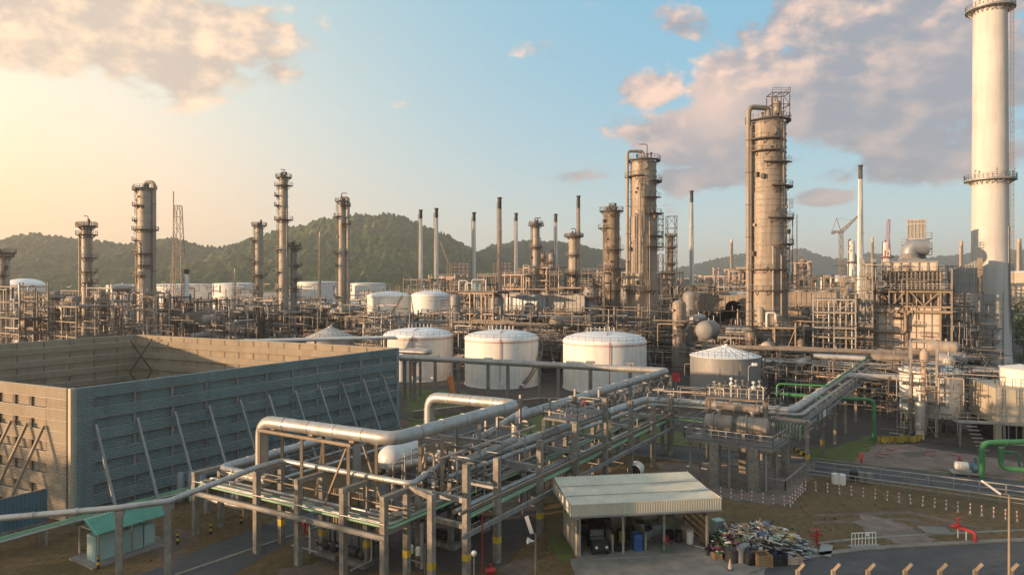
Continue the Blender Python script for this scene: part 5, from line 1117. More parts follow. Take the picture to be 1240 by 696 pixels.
# beige building with a cream tank on its roof, far right
bb = thing('beige_building', 'beige block with dark open bays under a cream roof tank at the right edge', 'building', (wx(1207, 90), 90, 0), -.25)
m = MB(); m.box((7.5, 4.5, 4.9), (15, 9, 4.8)); part(m, 'wall', 'beigew', bb); m = MB(); m.box((7.5, 5.2, 1.3), (14.6, 7, 2.5)); part(m, 'bay_shade_block', 'black', bb)  # black block stands in for the shade inside the open bays
for x in (.3, 3.4, 6.5, 9.6): m = MB(); m.box((x, .3, 1.25), (.55, .55, 2.52)); part(m, 'pillar', 'beigew', bb)
m = MB(); m.box((7.5, -.05, .35), (14.8, .25, .7)); part(m, 'plinth', 'beigew', bb)
m = MB()
for x in (1.6, 2.5, 4.6, 5.5): m.beam((x, .6, .5), (x, .6, 2.5), .12)
part(m, 'bar', 'steelg', bb)
m = MB(); m.box((.0, -.2, 3.7), (.7, .6, 7.4)); part(m, 'corner_pier', 'beigew', bb)
t = thing('roof_tank', 'cream round tank with an orange patch on the beige block roof', 'tank', (wx(1236, 93), 93, 7.3)); m = MB(); m.lathe([(2.35, 0), (2.45, .1), (2.35, .2), (2.35, 2.3), (2.5, 2.4), (.01, 2.9)], n=32); part(m, 'shell', 'white', t); m = MB(); m.annulus(2.36, 2.39, 1.2, .3, 262, 282, 60); part(m, 'orange_patch', 'yellow', t)
m = MB(); m.arc_rail(2.9, 0, h=1.1, n=20); part(m, 'handrail', 'railg', t)
t = thing('access_platform', 'grey access platform and ladder left of the beige block', 'platform', (wx(1190, 88), 88, 0), -.25)
for x in (-2.6, 2.4): m = MB(); m.ibeam((x, 0, 0), (x, 0, 3.1), .24, .24, .04); part(m, 'post', 'paleconc', t)
m = MB(); m.box((0, .6, 3.15), (6.0, 1.8, .12)); part(m, 'deck', 'railg', t); m = MB(); m.rail([(-3, -.25, 3.2), (3, -.25, 3.2)], 1.2, .04, 1.2); part(m, 'handrail', 'railg', t)
m = MB(); m.ladder((2.3, .3, 0), 3.2, 8.6, (-.9, -.3, 0), .7, True, .04); part(m, 'ladder', 'railg', t)
m = MB(); [m.box((-1.7+.1*k, -1.2-.32*k, 2.9-.42*k), (1.2, .34, .07)) for k in range(7)]; part(m, 'step', 'railg', t)
for k, (px, d, w_, h, dp, mt, lb) in enumerate(((1234, 250, 9, 9, 9, 'palegreen', 'pale flat roofed building with green trim at the far right edge'), (1240, 270, 11, 4, 8, 'beige', 'low beige shed behind the giant chimney at the right edge'), (985, 300, 16, 16.5, 9, 'beigew', 'beige flat roofed building behind the tallest column'), (1000, 240, 6, 17, 6, 'duct', 'blue grey windowless block right of the tallest column'), (1052, 330, 12, 21, 9, 'beigew', 'pale block under the tall tapering stack'), (735, 420, 24, 17, 12, 'white', 'white flat building behind the brown column'), (820, 430, 26, 18, 12, 'beigew', 'cream flat building beyond the two widest columns'), (1030, 450, 22, 20, 10, 'beige', 'cream low building left of the tall tapering stack'), (462, 420, 24, 15, 12, 'white', 'long white shed behind the distant pair of white tanks'), (105, 400, 50, 14, 12, 'white', 'long white shed at the foot of the left hill'), (325, 470, 40, 14, 12, 'duct', 'long grey shed at the foot of the middle hill'), (590, 380, 26, 16, 12, 'white', 'white shed behind the flat deck and silos'))):
    t = thing('plant_building', lb, 'building', (wx(px, d), d, 0), GA if d < 300 else 0); s = 1
    m = MB(); m.box((0, 0, h/2), (w_, dp, h)); part(m, 'wall', mt, t); m = MB(); m.box((0, 0, h+.2), (w_+.6, dp+.6, .4)); part(m, 'roof', 'greyp' if k else 'palegreen', t)
    nw = max(2, int(w_/3))
    for i in range(nw):
        for zf in ((.3, .7) if h > 8 else (.55,)):
            m = MB(); m.box((-w_/2+w_*(i+.5)/nw, -dp/2-.02, h*zf), (w_/nw*.5, .1, 1.3)); part(m, 'window', 'steeld', t)
# ================================================================== PROCESS AREA: frames, drums, coolers, pipes
OCC = []
for o in list(col.objects):
    if o.get('category') in ('tank', 'column', 'chimney') and o.type == 'EMPTY':
        b = [c for c in o.children if c.name.startswith(('shell', 'shaft'))]
        if b: OCC.append((o.location.x, o.location.y, b[0].dimensions.x/2+.5))
def free(x, y, r=.4): return all((x-a)**2+(y-b)**2 > (c+r)**2 for a, b, c in OCC)
MATW = {'steel': 'brown', 'steelg': 'grey', 'steelt': 'tan', 'steeld': 'dark', 'stackrust': 'rusty'}
NUMW = {1: 'single', 2: 'two', 3: 'three', 4: 'four', 5: 'five', 6: 'six'}
def region(px):
    for lim, s in ((60, 'at far left beyond the enclosure'), (130, 'around the flag davit column'), (200, 'at the foot of the stout sunlit column'), (262, 'by the lattice derrick'), (335, 'left of the tallest slim column'), (385, 'behind the weathered cone tank'), (450, 'beside the twin shaft column'), (545, 'behind the leftmost white tank'), (615, 'under the flat deck between the silos'), (700, 'left of the widest white tank'), (765, 'behind the widest white tank'), (850, 'right of the long riser column'), (905, 'left of the tallest wide column'), (985, 'at the foot of the tallest wide column')):
        if px < lim: return s
    return 'left of the furnace block'
def steel_frame(label, px, d, W, Dp, levels, mat='steel', nx=3, ny=2, detail=True, decks=.7, seed=0, rz=GA, group=None, braces=True, name='steel_frame'):
    rn = random.Random(seed*13+int(px)); o = thing(name, label, 'steel frame', (wx(px, d), d, 0), rz, group)
    fat = max(.24, .0014*d); co, si = math.cos(rz), math.sin(rz); H_ = levels[-1]; pm = MB(); mt = MT[mat]
    for i in range(nx+1):
        for j in range(ny+1):
            x, y = -W/2+W*i/nx, Dp*j/ny; X_, Y_ = o.location.x+x*co-y*si, o.location.y+x*si+y*co
            if not free(X_, Y_): continue
            q = MB() if detail else pm
            q.beam((x, y, 0), (x, y, H_+(1.1 if (i in (0, nx)) else 0)), fat*1.15)
            if detail: q.build('post', mt, o)
    if pm.v: pm.build('posts', mt, o)
    for k, z in enumerate(levels):
        q = MB()
        for j in range(ny+1): q.beam((-W/2, Dp*j/ny, z), (W/2, Dp*j/ny, z), fat*.8, fat*1.1)
        for i in range(nx+1): q.beam((-W/2+W*i/nx, 0, z), (-W/2+W*i/nx, Dp, z), fat*.7, fat)
        q.build('beam_tier', mt, o)
        if rn.random() < decks:
            q = MB(); q.box((0, Dp/2, z+fat*.55+.06), (W+.5, Dp+.5, .1)); dk_ = q.build('deck', MT['grate'], o)
            q = MB(); q.rail([(-W/2-.2, Dp, z+.2), (-W/2-.2, -.2, z+.2), (W/2+.2, -.2, z+.2)], 1.1, .02*max(1, d/130), 2.2); q.build('handrail', MT['rail' if mat != 'steelg' else 'railg'], dk_)
    if braces:
        zs = [0]+list(levels)
        for _ in range(2 if detail else 3):
            k = rn.randrange(len(zs)-1); i = rn.randrange(nx); q = MB(); q.beam((-W/2+W*i/nx, -.02, zs[k]), (-W/2+W*(i+1)/nx, -.02, zs[k+1]), fat*.6); q.build('brace', mt, o)
    return o
def hdrum(label, px, d, z, ln, r, rz=GA, mat='col', group=None, dy=0.0, dxx=0.0, name='horizontal_drum'):
    co, si = math.cos(rz), math.sin(rz); X_ = wx(px, d)+dxx*co-dy*si; Y_ = d+dxx*si+dy*co
    if not free(X_, Y_, r): return
    t = thing(name, label, 'drum', (X_, Y_, z), rz, group); m = MB(); m.drum((-ln/2, 0, r*1.25), (ln/2, 0, r*1.25), r, 16, .45, 2, .04); m.build('shell', MT[mat], t)
    for s in (-.28, .28): m = MB(); m.box((ln*s, 0, r*.4), (.3, r*1.5, r*.8)); m.build('saddle', MT['conc'], t)
    m = MB(); m.tube((ln*.1, 0, r*2.2), (ln*.1, 0, r*2.2+.6), .18, 8); m.build('nozzle', MT[mat], t)
    return t
def clutter(px, d, W, Dp, zmax, seed, mats=('pipe', 'clad', 'col', 'coldk', 'stackrust', 'pipedk'), npipe=12, reg=None, rz=GA, far=''):
    rn = random.Random(seed); reg = reg or region(px); o = V((wx(px, d), d, 0)); ax = V((math.cos(rz), math.sin(rz), 0)); ay = V((-math.sin(rz), math.cos(rz), 0))
    def P(x, y, z): return o+ax*x+ay*y+V((0, 0, z))
    s = max(1, d/190)
    for i in range(npipe):
        x, y, z = rn.uniform(-W/2, W/2), rn.uniform(-.5, Dp), rn.uniform(1, zmax); pts = [P(x, y, z)]; ok = True
        for k in range(rn.randint(1, 4)):
            c = rn.random()
            if c < .45: x += rn.choice((-1, 1))*rn.uniform(2, W*.7); x = max(-W/2-1, min(W/2+1, x))
            elif c < .62: y = rn.uniform(-.6, Dp)
            else: z = rn.uniform(.6, zmax)
            pts.append(P(x, y, z))
        r = rn.choice((.09, .11, .14, .18, .25, .34))*s**.5
        if (pts[0]-pts[-1]).length < 1 or not all(free(p.x, p.y, .2) for p in pts): continue
        m = MB(); m.path(pts, r, r*2.4, 7, 3); mt = rn.choice(mats)
        if len(m.v) < 14: continue
        NP[0] += 1
        if NP[0] > 200:
            REST.setdefault(mt, MB()).add(m.v, m.f, True); continue
        solo(m, 'process_pipe', MT[mt], ('%sprocess pipe among the steel frames %s' % (far, reg))[:120], 'pipe', '%sprocess pipes %s' % (far, reg), pts[0])
BLK = 0; NP = [0]; REST = {}
def block(px, d, W, Dp, levels, mat='steel', npipe=12, ndrum=2, nvert=1, detail=None, far='', seed=None, decks=.7, rz=GA):
    global BLK
    BLK += 1; sd_ = seed or BLK; rn = random.Random(sd_*7+3); reg = region(px); detail = (d < 190) if detail is None else detail
    lab = '%s%s frame with %s levels %s' % (far, MATW[mat], NUMW[len(levels)], reg)
    steel_frame(lab, px, d, W, Dp, levels, mat, max(2, int(W/5)), 2 if Dp > 7 else 1, detail, decks, sd_, rz, '%s%s frames %s' % (far, MATW[mat], reg))
    clutter(px, d, W, Dp, levels[-1]+.8, sd_, npipe=npipe, far=far, rz=rz)
    for i in range(ndrum):
        z = rn.choice([0]+list(levels))+.25; r = rn.uniform(.7, 1.4); hdrum('%shorizontal drum on the frames %s' % (far, reg), px, d, z, rn.uniform(4, 7.5), r, rz+rn.choice((0, math.pi/2)), rn.choice(('col', 'clad', 'coldk', 'col2', 'greytank')), '%shorizontal drums %s' % (far, reg), rn.uniform(1, Dp-1), rn.uniform(-W*.35, W*.35))
    for i in range(nvert):
        x, y = rn.uniform(-W*.4, W*.4), rn.uniform(0, Dp); r = rn.uniform(.6, 1.3); h = rn.uniform(levels[-1]*.5, levels[-1]+2.5); X_ = wx(px, d)+x*math.cos(rz)-y*math.sin(rz); Y_ = d+x*math.sin(rz)+y*math.cos(rz)
        if not free(X_, Y_, r): continue
        t = thing('vertical_drum', '%supright drum standing among the frames %s' % (far, reg), 'drum', (X_, Y_, 0), 0, '%supright drums %s' % (far, reg)); m = MB(); m.lathe([(r, 0), (r, h*.5), (r+.08, h*.5), (r+.08, h*.52), (r, h*.52), (r, h-r*.5), (r*.8, h-r*.2), (r*.4, h), (.01, h+.05)], n=16); m.build('shell', MT[rn.choice(('col', 'col2', 'greytank', 'coldk'))], t)
        m = MB(); m.annulus(r, r+.9, h*.7, .12, 180, 360, 16); m.arc_rail(r+.85, h*.7, 180, 360, n=16, rr=.03); m.build('platform', MT['steel'], t)
def cooler(label, px, d, L_, zb, h, mat, dp=6, legs=True, rz=GA, nleg=5):
    t = thing('air_cooler', label, 'air cooler', (wx(px, d), d, 0), rz); m = MB(); m.box((0, dp/2, zb+h/2), (L_, dp, h)); m.build('casing', MT[mat], t)
    m = MB(); n = int(L_/1.1)
    for k in range(n+1): m.beam((-L_/2+L_*k/n, -.06, zb), (-L_/2+L_*k/n, -.06, zb+h), .12)
    m.beam((-L_/2, -.1, zb+h), (L_/2, -.1, zb+h), .18); m.beam((-L_/2, -.1, zb), (L_/2, -.1, zb), .22); m.build('ribs', MT['greyp'], t)
    m = MB(); m.box((0, -.7, zb-.1), (L_, 1.2, .1)); m.build('walkway', MT['grate'], t); m = MB(); m.rail([(-L_/2, -1.25, zb-.1), (L_/2, -1.25, zb-.1)], 1.1, .035, 2.2); m.build('handrail', MT['rail'], t)
    for k in range(max(2, int(L_/5))): m = MB(); a = max(2, int(L_/5)); m.lathe([(1.6, zb+h), (1.75, zb+h+.5), (1.6, zb+h+.5), (1.5, zb+h+.1)], (-L_/2+L_*(k+.5)/a, dp/2, 0), 16); m.build('fan_ring', MT['steelg'], t)
    for k in range(nleg):
        for y in (.2, dp-.2):
            x = -L_/2+.3+(L_-.6)*k/(nleg-1); X_, Y_ = t.location.x+x*math.cos(rz)-y*math.sin(rz), t.location.y+x*math.sin(rz)+y*math.cos(rz)
            if free(X_, Y_): m = MB(); m.beam((x, y, 0), (x, y, zb-.02), .32); m.build('leg', MT['steel'], t)
    return t
cooler('long grey ribbed air cooler bank right of the flat deck', 636, 186, 13, zz(376, 190), 3.9, 'duct', 7)
cooler('short pale panelled air cooler bank left of the squat grey column', 683, 180, 12, zz(377, 182), 4.2, 'greyp', 7)
cooler('rust streaked air cooler bank left of the tallest wide column', 873, 188, 16, zz(376, 188), 4.2, 'coldk', 7)
cooler('dark rusty air cooler bank right of the tallest wide column', 982, 178, 12, zz(371, 178), 3.7, 'coldk', 7)
cooler('brown air cooler bank left of the lattice derrick', 205, 205, 22, 9.2, 2.6, 'coldk', 7, nleg=7)
cooler('grey air cooler bank between the brown column and the long riser column', 757, 222, 13, zz(362, 222), 3.5, 'greyp', 7)
cooler('dim air cooler bank behind the twin shaft column', 375, 250, 22, 9.5, 3.2, 'greytank', 7, nleg=6)
for px_, w_, lb in ((1049, 2.4, 'left'), (1147, 2.2, 'right')):
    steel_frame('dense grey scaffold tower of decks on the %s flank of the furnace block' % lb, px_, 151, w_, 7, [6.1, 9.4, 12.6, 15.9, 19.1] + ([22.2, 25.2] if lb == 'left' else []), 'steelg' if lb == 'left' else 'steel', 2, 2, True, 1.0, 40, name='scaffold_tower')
# flat high deck on silos
fd = steel_frame('orange lit frame with a flat high deck carried between two round silos', 576, 176, 11, 7, [4.2, 8.6, 13.0, 18.3], 'stackrust', 3, 1, True, 1.0, 5)
m = MB(); m.box((0, 3.4, 18.75), (15.5, 9.5, .3)); m.build('top_deck', MT['steel'], fd)
m = MB(); [m.beam((-1.5 if k % 2 else 1.2, -.7, z), (1.2 if k % 2 else -1.5, -.7, z+2.2), .7, .14) for k, z in enumerate((0, 2.2, 4.4, 6.6, 8.8, 11))]; m.build('stair', MT['steelt'], fd)
t = thing('piping_cluster', 'arched white pipes and a pale green box on top of the flat high deck', 'piping', (wx(574, 178), 178, 18.9))
m = MB(); [m.path([(x, y, 0), (x, y, h), (x+w_, y, h), (x+w_, y, 0)], .16, .5, 8) for x, y, h, w_ in ((-4, 1, 2.6, 2.2), (-.5, 0, 2.9, 3.6), (-2.4, 2.5, 2.0, 2.6))]; m.build('arch_pipe', MT['white'], t); m = MB(); m.box((.6, 1.5, .9), (2.2, 2, 1.8)); m.build('box', MT['palegreen'], t)
# sphere deck and other named frames near the tallest column
sdk = steel_frame('tan frame whose deck stands over a small round drum end beside the tallest wide column', 938, 147, 8.4, 6, [11.4], 'steelt', 2, 1, True, 1.0, 3)
hdrum('pale drum seen end on like a ball beneath the tan deck', 942, 146, 5.6, 5, 1.3, GA+math.pi/2, 'col2', None, 2, 0)
m = MB(); m.beam((0, 1.5, 0), (0, 1.5, 6), .4); m.beam((1.6, 2.5, 0), (1.6, 2.5, 6), .4)
m.build('drum_pedestal', MT['conc'], sdk)
for k, (px, h, r, mt, lb) in enumerate(((923, 4.2, .75, 'col2', 'small upright vessel standing on the tan deck, left one'), (944, 2.6, .95, 'col', 'squat upright vessel standing on the tan deck, right one'))):
    t = thing('vertical_vessel', lb, 'vessel', (wx(px, 148), 149, 11.6)); m = MB(); m.lathe([(r*.7, 0), (r*.7, .6), (r, .8), (r, h-.4), (r*.6, h), (.01, h+.1)], n=16); m.build('shell', MT[mt], t)
t = thing('white_pipe_bend', 'white pipe bend arching over the squat vessel on the tan deck', 'pipe', (wx(934, 147), 147, 11.6)); m = MB(); m.path([(-1, 0, 0), (-1, 0, 3.0), (.9, 0, 3.0), (.9, 0, 1.6)], .22, .5, 10); m.build('bend', MT['white'], t)
steel_frame('pale grey frame of four open storeys full of hanging pipes, left of the furnace block', 1010, 148, 8.4, 6, [5.5, 9.2, 11.3, 14.6, 17.4], 'steelg', 2, 1, True, 1.0, 8)
for k in range(7):
    x = -3.6+k*1.15; p = V((wx(1010, 148), 148, 0))+U2*x+V2*2; pipe('upright bundle pipe hanging inside the pale grey four storey frame', [p+V((0, 0, 5.5)), p+V((0, 0, 16.8)), p+U2*.5+V((0, 0, 16.8))], .2, 'col2' if k % 2 else 'clad', group='bundle pipes inside the pale grey frame', n=8)
for k, (px, y, ln, lb) in enumerate(((1044, 396, 5, 'upper fat brown duct just left of the furnace panels'), (1044, 410, 5, 'lower fat brown duct just left of the furnace panels'))):
    p = G(px, 450); p = V((wx(px, 150), 150, zz(y, 150))); pipe(lb, [p-U2*2.6, p+U2*2.2], .95, 'coldk', n=16)
hdrum('big round ended drum left of the cone roof tank top, on tall supports', 853, 143, 8.6, 6.5, 2.0, GA+math.pi/2, 'greytank', None, 0, 2.4)
m = MB(); [m.box((p.x, p.y, 4.3), (.7, 2.6, 8.6), GA) for p in [V((wx(852, 141), 141, 0))+V2*k for k in (1.2, 4.8)]]; solo(m, 'drum_plinth', MT['conc'], 'twin concrete plinth walls under the big round ended drum', 'plinth')
hdrum('long horizontal drum with dished end, left of the widest white tank roof', 686, 163, 9.6, 9, 1.6, GA+R(62), 'coldk', None, 0, 0)
t = steel_frame('brown gantry with rails standing over the squat grey column', 718, 179, 6.5, 4, [zz(343, 179), zz(331, 179)], 'steel', 1, 1, True, 1.0, 2)
# general process blocks, nearest rows first
rb2 = random.Random(99)
def lv(top, n): return [round(top*(k+1)/n, 2) for k in range(n)]
for px, d, top, n, mt in ((797, 174, 9, 3, 'steeld'), (862, 168, 10, 3, 'steel'), (885, 156, 8.5, 2, 'steelg'), (905, 178, 13, 3, 'steel'), (960, 166, 12, 3, 'steelt'), (975, 142, 6.5, 2, 'steelg'), (1035, 160, 8, 2, 'steelt'), (925, 136, 5, 2, 'steel'), (1000, 128, 5.2, 2, 'steelg'), (960, 126, 4.5, 2, 'steelt'), (1055, 128, 7, 2, 'steel'), (1085, 122, 6, 2, 'steel'),
                          (660, 170, 7.5, 2, 'steel'), (700, 172, 9, 2, 'steelg'), (755, 168, 10, 3, 'steel'), (545, 172, 9, 2, 'steel'), (640, 178, 9, 3, 'steeld'), (1150, 135, 6, 2, 'steel'), (1170, 118, 6.2, 2, 'steelg')):
    block(px, d, rb2.uniform(8, 12), rb2.uniform(5, 8), lv(top, n), mt, 16, 2, 1, far='near ')
for px, d, top, n, mt in ((8, 175, 20, 5, 'steelt'), (45, 185, 17, 4, 'steelt'), (75, 172, 15, 4, 'steelt'), (120, 190, 19.5, 5, 'stackrust'), (160, 190, 18, 4, 'stackrust'), (190, 205, 16.5, 4, 'steel'), (225, 210, 15, 3, 'steel'), (262, 195, 13, 3, 'steelg'), (300, 205, 14, 3, 'steel'), (335, 200, 12, 3, 'steel'), (375, 205, 13, 3, 'steeld'), (410, 200, 11, 3, 'steel'), (440, 190, 11.5, 3, 'steelg'), (480, 195, 11, 3, 'steel'), (525, 195, 12, 3, 'steel'),
                          (625, 205, 15, 4, 'steel'), (665, 205, 14, 3, 'steeld'), (705, 210, 16, 4, 'steel'), (760, 205, 15, 4, 'steel'), (815, 205, 16, 4, 'steeld'), (855, 210, 15, 3, 'steel'), (890, 205, 15, 4, 'steel'), (965, 205, 15, 4, 'steel'), (1000, 200, 16, 4, 'steelg'), (1035, 200, 17, 4, 'steel')):
    block(px, d, rb2.uniform(11, 15), rb2.uniform(6, 9), lv(top, n), mt, 16, 2, 1, far='')
for px, d, top, n, mt in ((20, 250, 17, 3, 'steelt'), (65, 260, 16, 3, 'steelt'), (130, 265, 17, 3, 'steel'), (190, 270, 15, 3, 'steel'), (245, 265, 14, 3, 'steel'), (305, 270, 13, 3, 'steelg'), (360, 275, 14, 3, 'steel'), (430, 265, 14, 3, 'steelg'), (565, 255, 20, 4, 'steel'), (625, 290, 24, 4, 'stackrust'), (655, 285, 27, 5, 'stackrust'), (685, 270, 24, 4, 'steel'), (712, 280, 23, 4, 'stackrust'), (760, 265, 22, 4, 'steel'), (800, 300, 25, 4, 'stackrust'), (830, 270, 19, 3, 'steel'), (885, 330, 27, 5, 'stackrust'), (905, 320, 26, 4, 'stackrust'), (955, 330, 30, 5, 'stackrust'), (975, 300, 22, 4, 'steel'), (1020, 290, 23, 4, 'steelt'), (1045, 270, 22, 4, 'steelt'), (1160, 300, 25, 4, 'stackrust'), (505, 290, 22, 4, 'steel'), (535, 300, 23, 4, 'stackrust')):
    block(px, d, rb2.uniform(13, 18), rb2.uniform(7, 10), lv(top, n), mt, 10, 1, 1, far='distant ', detail=False)
for px, d, top, n, mt in ((865, 380, 24, 4, 'stackrust'), (845, 400, 22, 3, 'steelt'), (925, 420, 30, 4, 'stackrust'), (985, 430, 24, 3, 'steel'), (640, 370, 27, 4, 'steel'), (745, 370, 26, 4, 'stackrust'), (780, 380, 26, 4, 'steel'), (1110, 400, 22, 3, 'steel'), (1190, 350, 24, 3, 'steelt'), (595, 360, 24, 4, 'steel')):
    block(px, d, rb2.uniform(16, 24), 9, lv(top, n), mt, 6, 0, 1, far='faraway ', detail=False)
def fill(px0, px1, d0, d1, n, zlo, zhi, seed, mats, rlo=.05, rhi=.16, lmax=9):
    """a tangle of small pipes and tubing too many to count, between the frames"""
    rn = random.Random(seed)
    for i in range(n):
        d = rn.uniform(d0, d1); px = rn.uniform(px0, px1); p = V((wx(px, d), d, rn.uniform(zlo, zhi)))
        if not free(p.x, p.y, 1): continue
        pts = [p]
        for k in range(rn.randint(1, 3)):
            c = rn.random(); q = pts[-1].copy()
            if c < .4: q += U2*rn.choice((-1, 1))*rn.uniform(1, lmax)
            elif c < .55: q += V2*rn.choice((-1, 1))*rn.uniform(1, lmax*.6)
            else: q.z = max(.2, min(zhi, q.z+rn.choice((-1, 1))*rn.uniform(1, 5)))
            pts.append(q)
        if (pts[0]-pts[-1]).length < .5 or not all(free(q.x, q.y, .3) for q in pts): continue
        b = REST.setdefault(rn.choice(mats), MB()); r = rn.uniform(rlo, rhi)
        if rn.random() < .25: b.beam(pts[0], pts[-1] if abs((pts[-1]-pts[0]).z) < .1 else pts[1], r*2)
        else: b.path(pts, r, r*2.5, 6, 2)
PM = ('pipe', 'clad', 'coldk', 'coldk', 'stackrust', 'pipedk', 'pipedk', 'steel', 'steel', 'steelg', 'steelt', 'col', 'steeld', 'steeld')
fill(540, 800, 150, 215, 850, .5, 15.5, 1, PM); fill(850, 1060, 148, 215, 700, .5, 15.5, 11, PM); fill(800, 850, 172, 215, 200, .5, 14, 12, PM); fill(865, 1180, 112, 160, 700, .4, 7.5, 2, PM, .04, .13, 7)
fill(0, 460, 172, 260, 1300, .5, 15, 3, PM); fill(420, 560, 175, 280, 450, .5, 13, 4, PM); fill(-20, 1240, 230, 330, 1500, .5, 20, 5, PM, .08, .22, 12)
fill(1040, 1180, 128, 145, 350, .5, 6, 6, PM, .04, .12, 5); fill(1044, 1156, 149, 158, 110, 15.9, 25, 26, ('steelg', 'greyp', 'steel', 'pipe', 'coldk', 'steeld'), .06, .14, 5); fill(1140, 1185, 146, 158, 260, 1, 15, 16, PM, .04, .12, 4); fill(840, 1060, 118, 150, 420, .4, 6.5, 8, PM, .05, .16, 10); fill(600, 795, 150, 180, 440, .4, 9.5, 9, PM)
fill(1085, 1175, 92, 97, 110, .3, 9, 17, ('steel', 'steelg', 'pipe', 'stackrust', 'steelt'), .035, .09, 4); fill(1060, 1200, 104, 120, 330, .3, 7, 18, PM, .04, .11, 6)
me = bpy.data.meshes.new('process_piping'); av = []; af = []; am = []; mats_ = sorted(REST)
for i, k in enumerate(mats_):
    n0 = len(av); av += REST[k].v; af += [tuple(n0+q for q in f) for f in REST[k].f]; am += [i]*len(REST[k].f); me.materials.append(MT[k])
me.from_pydata(av, [], af); me.polygons.foreach_set('material_index', am); me.polygons.foreach_set('use_smooth', [True]*len(af)); me.update()
o = bpy.data.objects.new('process_piping', me); col.objects.link(o); o['kind'] = 'stuff'
# long rack bridges seen edge-on
for k, (a, b, z, n_, mt, lb) in enumerate(((V((-66, 128, 0)), V((-24, 142, 0)), 9.6, 3, 'pipe', 'pale pipe on the bridge just behind the enclosure back wall'), (V((-30, 176, 0)), V((8, 190, 0)), 10.4, 4, 'pipedk', 'dark pipe on the trestle behind the leftmost white tank'), (V((-14, 170, 0)), V((8, 158, 0)), 11.2, 3, 'coldk', 'brown pipe on the trestle between the white tanks'), (V((46, 168, 0)), V((82, 158, 0)), 10.2, 5, 'pipedk', 'dark pipe on the long trestle behind the cone roof tank'), (V((-5, 182, 0)), V((30, 178, 0)), 12.2, 5, 'pipe', 'grey pipe on the trestle behind the two stair tanks'), (V((48, 132, 0)), V((86, 116, 0)), 6.0, 5, 'pipe', 'grey pipe on the low trestle right of the cone roof tank'), (V((40, 140, 0)), V((82, 124, 0)), 8.0, 4, 'coldk', 'brown pipe on the middle trestle right of the cone roof tank'))):
    rk = thing('pipe_trestle', lb.split(' on the ')[-1].join(('steel trestle carrying pipes: the ', '')), 'pipe rack'); dd = (b-a); ln = dd.length; dd.normalize(); pp_ = V((dd.y, -dd.x, 0))
    rk['label'] = 'steel ' + lb.split(' on the ')[1].replace('bridge', 'pipe bridge').replace('trestle', 'pipe trestle')
    for i in range(int(ln/7)+1):
        p = a+dd*(i*7)
        for s in (-1.2, 1.2):
            q = p+pp_*s
            if free(q.x, q.y): m = MB(); m.beam(q, q+V((0, 0, z-.1)), .28); m.build('post', MT['steel'], rk)
        m = MB(); m.beam(p-pp_*1.5+V((0, 0, z-.3)), p+pp_*1.5+V((0, 0, z-.3)), .22, .28); m.build('crossbeam', MT['steel'], rk)
    for i in range(n_):
        r = (.3, .16, .22, .14, .18)[i]; o = pp_*(-1.1+2.2*i/max(1, n_-1)); pipe(lb, [a+o+V((0, 0, z-.14+r)), b+o+V((0, 0, z-.14+r))], r, 'white' if k == 0 and i == 0 else mt, n=8, group='pipes: ' + lb)
# drifting steam
sm = MB(); rn = random.Random(4)
for k in range(9):
    c = V((wx(868+k*2.6, 176), 176+rn.uniform(-1, 1), zz(386-k*1.6, 176)+rn.uniform(-.6, .6))); r = .7+.16*k
    for j in range(1): sm.lathe([(.01, -r)]+[(r*math.cos(R(a)), r*math.sin(R(a))*.8) for a in range(-75, 90, 25)]+[(.01, r*.8)], c, 12)
so_ = sm.build('steam', bpy.data.materials.new('steam')); so_['kind'] = 'stuff'; mm = so_.data.materials[0]; mm.use_nodes = True; mm.node_tree.nodes.clear()
ov = mm.node_tree.nodes.new('ShaderNodeOutputMaterial'); pv = mm.node_tree.nodes.new('ShaderNodeVolumePrincipled'); pv.inputs['Density'].default_value = .16; pv.inputs['Color'].default_value = (.95, .95, .95, 1); mm.node_tree.links.new(pv.outputs[0], ov.inputs['Volume'])
# ================================================================== SHED, SCRAP AND OTHER FOREGROUND THINGS
sh = thing('open_shed', 'open fronted storage shed with a pale sheet roof and ribbed fascia', 'shed', (5.1, 53.2, 0), math.atan2(1.5, 10.6))
SW, SD = 10.7, 5.0
def rz_(y): return 4.35+.30*(y/SD)
m = MB(); m.corr((-.75, -1.15, rz_(-1.15)), (0, 1, .055), (1, 0, 0), (0, 0, 1), SD+1.7, SW+1.35, 46, .05); m.corr((-.75, -1.15, rz_(-1.15)-.02), (0, 1, .055), (1, 0, 0), (0, 0, 1), SD+1.7, SW+1.35, 46, .05); o = m.build('roof', MT['beige'], sh)
m = MB(); m.corr((-.75, -1.2, 3.5), (0, 0, 1), (1, 0, 0), (0, -1, 0), .92, SW+1.35, 60, .04); m.beam((-.78, -1.21, 4.45), (SW+.62, -1.21, 4.45), .1, .08); m.build('fascia', MT['beige'], o)
m = MB(); m.corr((-.78, -1.15, 3.5), (0, 0, 1), (0, 1, 0), (-1, 0, 0), .95, SD+1.6, 26, .04); m.build('fascia', MT['beige'], o)
m = MB(); m.corr((SW+.62, -1.15, 3.5), (0, 0, 1), (0, 1, 0), (1, 0, 0), .95, SD+1.6, 26, .04); m.build('fascia', MT['beige'], o)
m = MB(); m.corr((0, 0, 0), (0, 0, 1), (0, 1, 0), (-1, 0, 0), 4.3, SD, 22, .05); m.corr((.06, 0, 0), (0, 0, 1), (0, 1, 0), (1, 0, 0), 4.3, SD, 22, .05); m.build('side_wall', MT['beigew'], sh)
m = MB(); m.box((SW/2, SD, 2.25), (SW, .15, 4.5)); m.build('back_wall', MT['beigew'], sh)
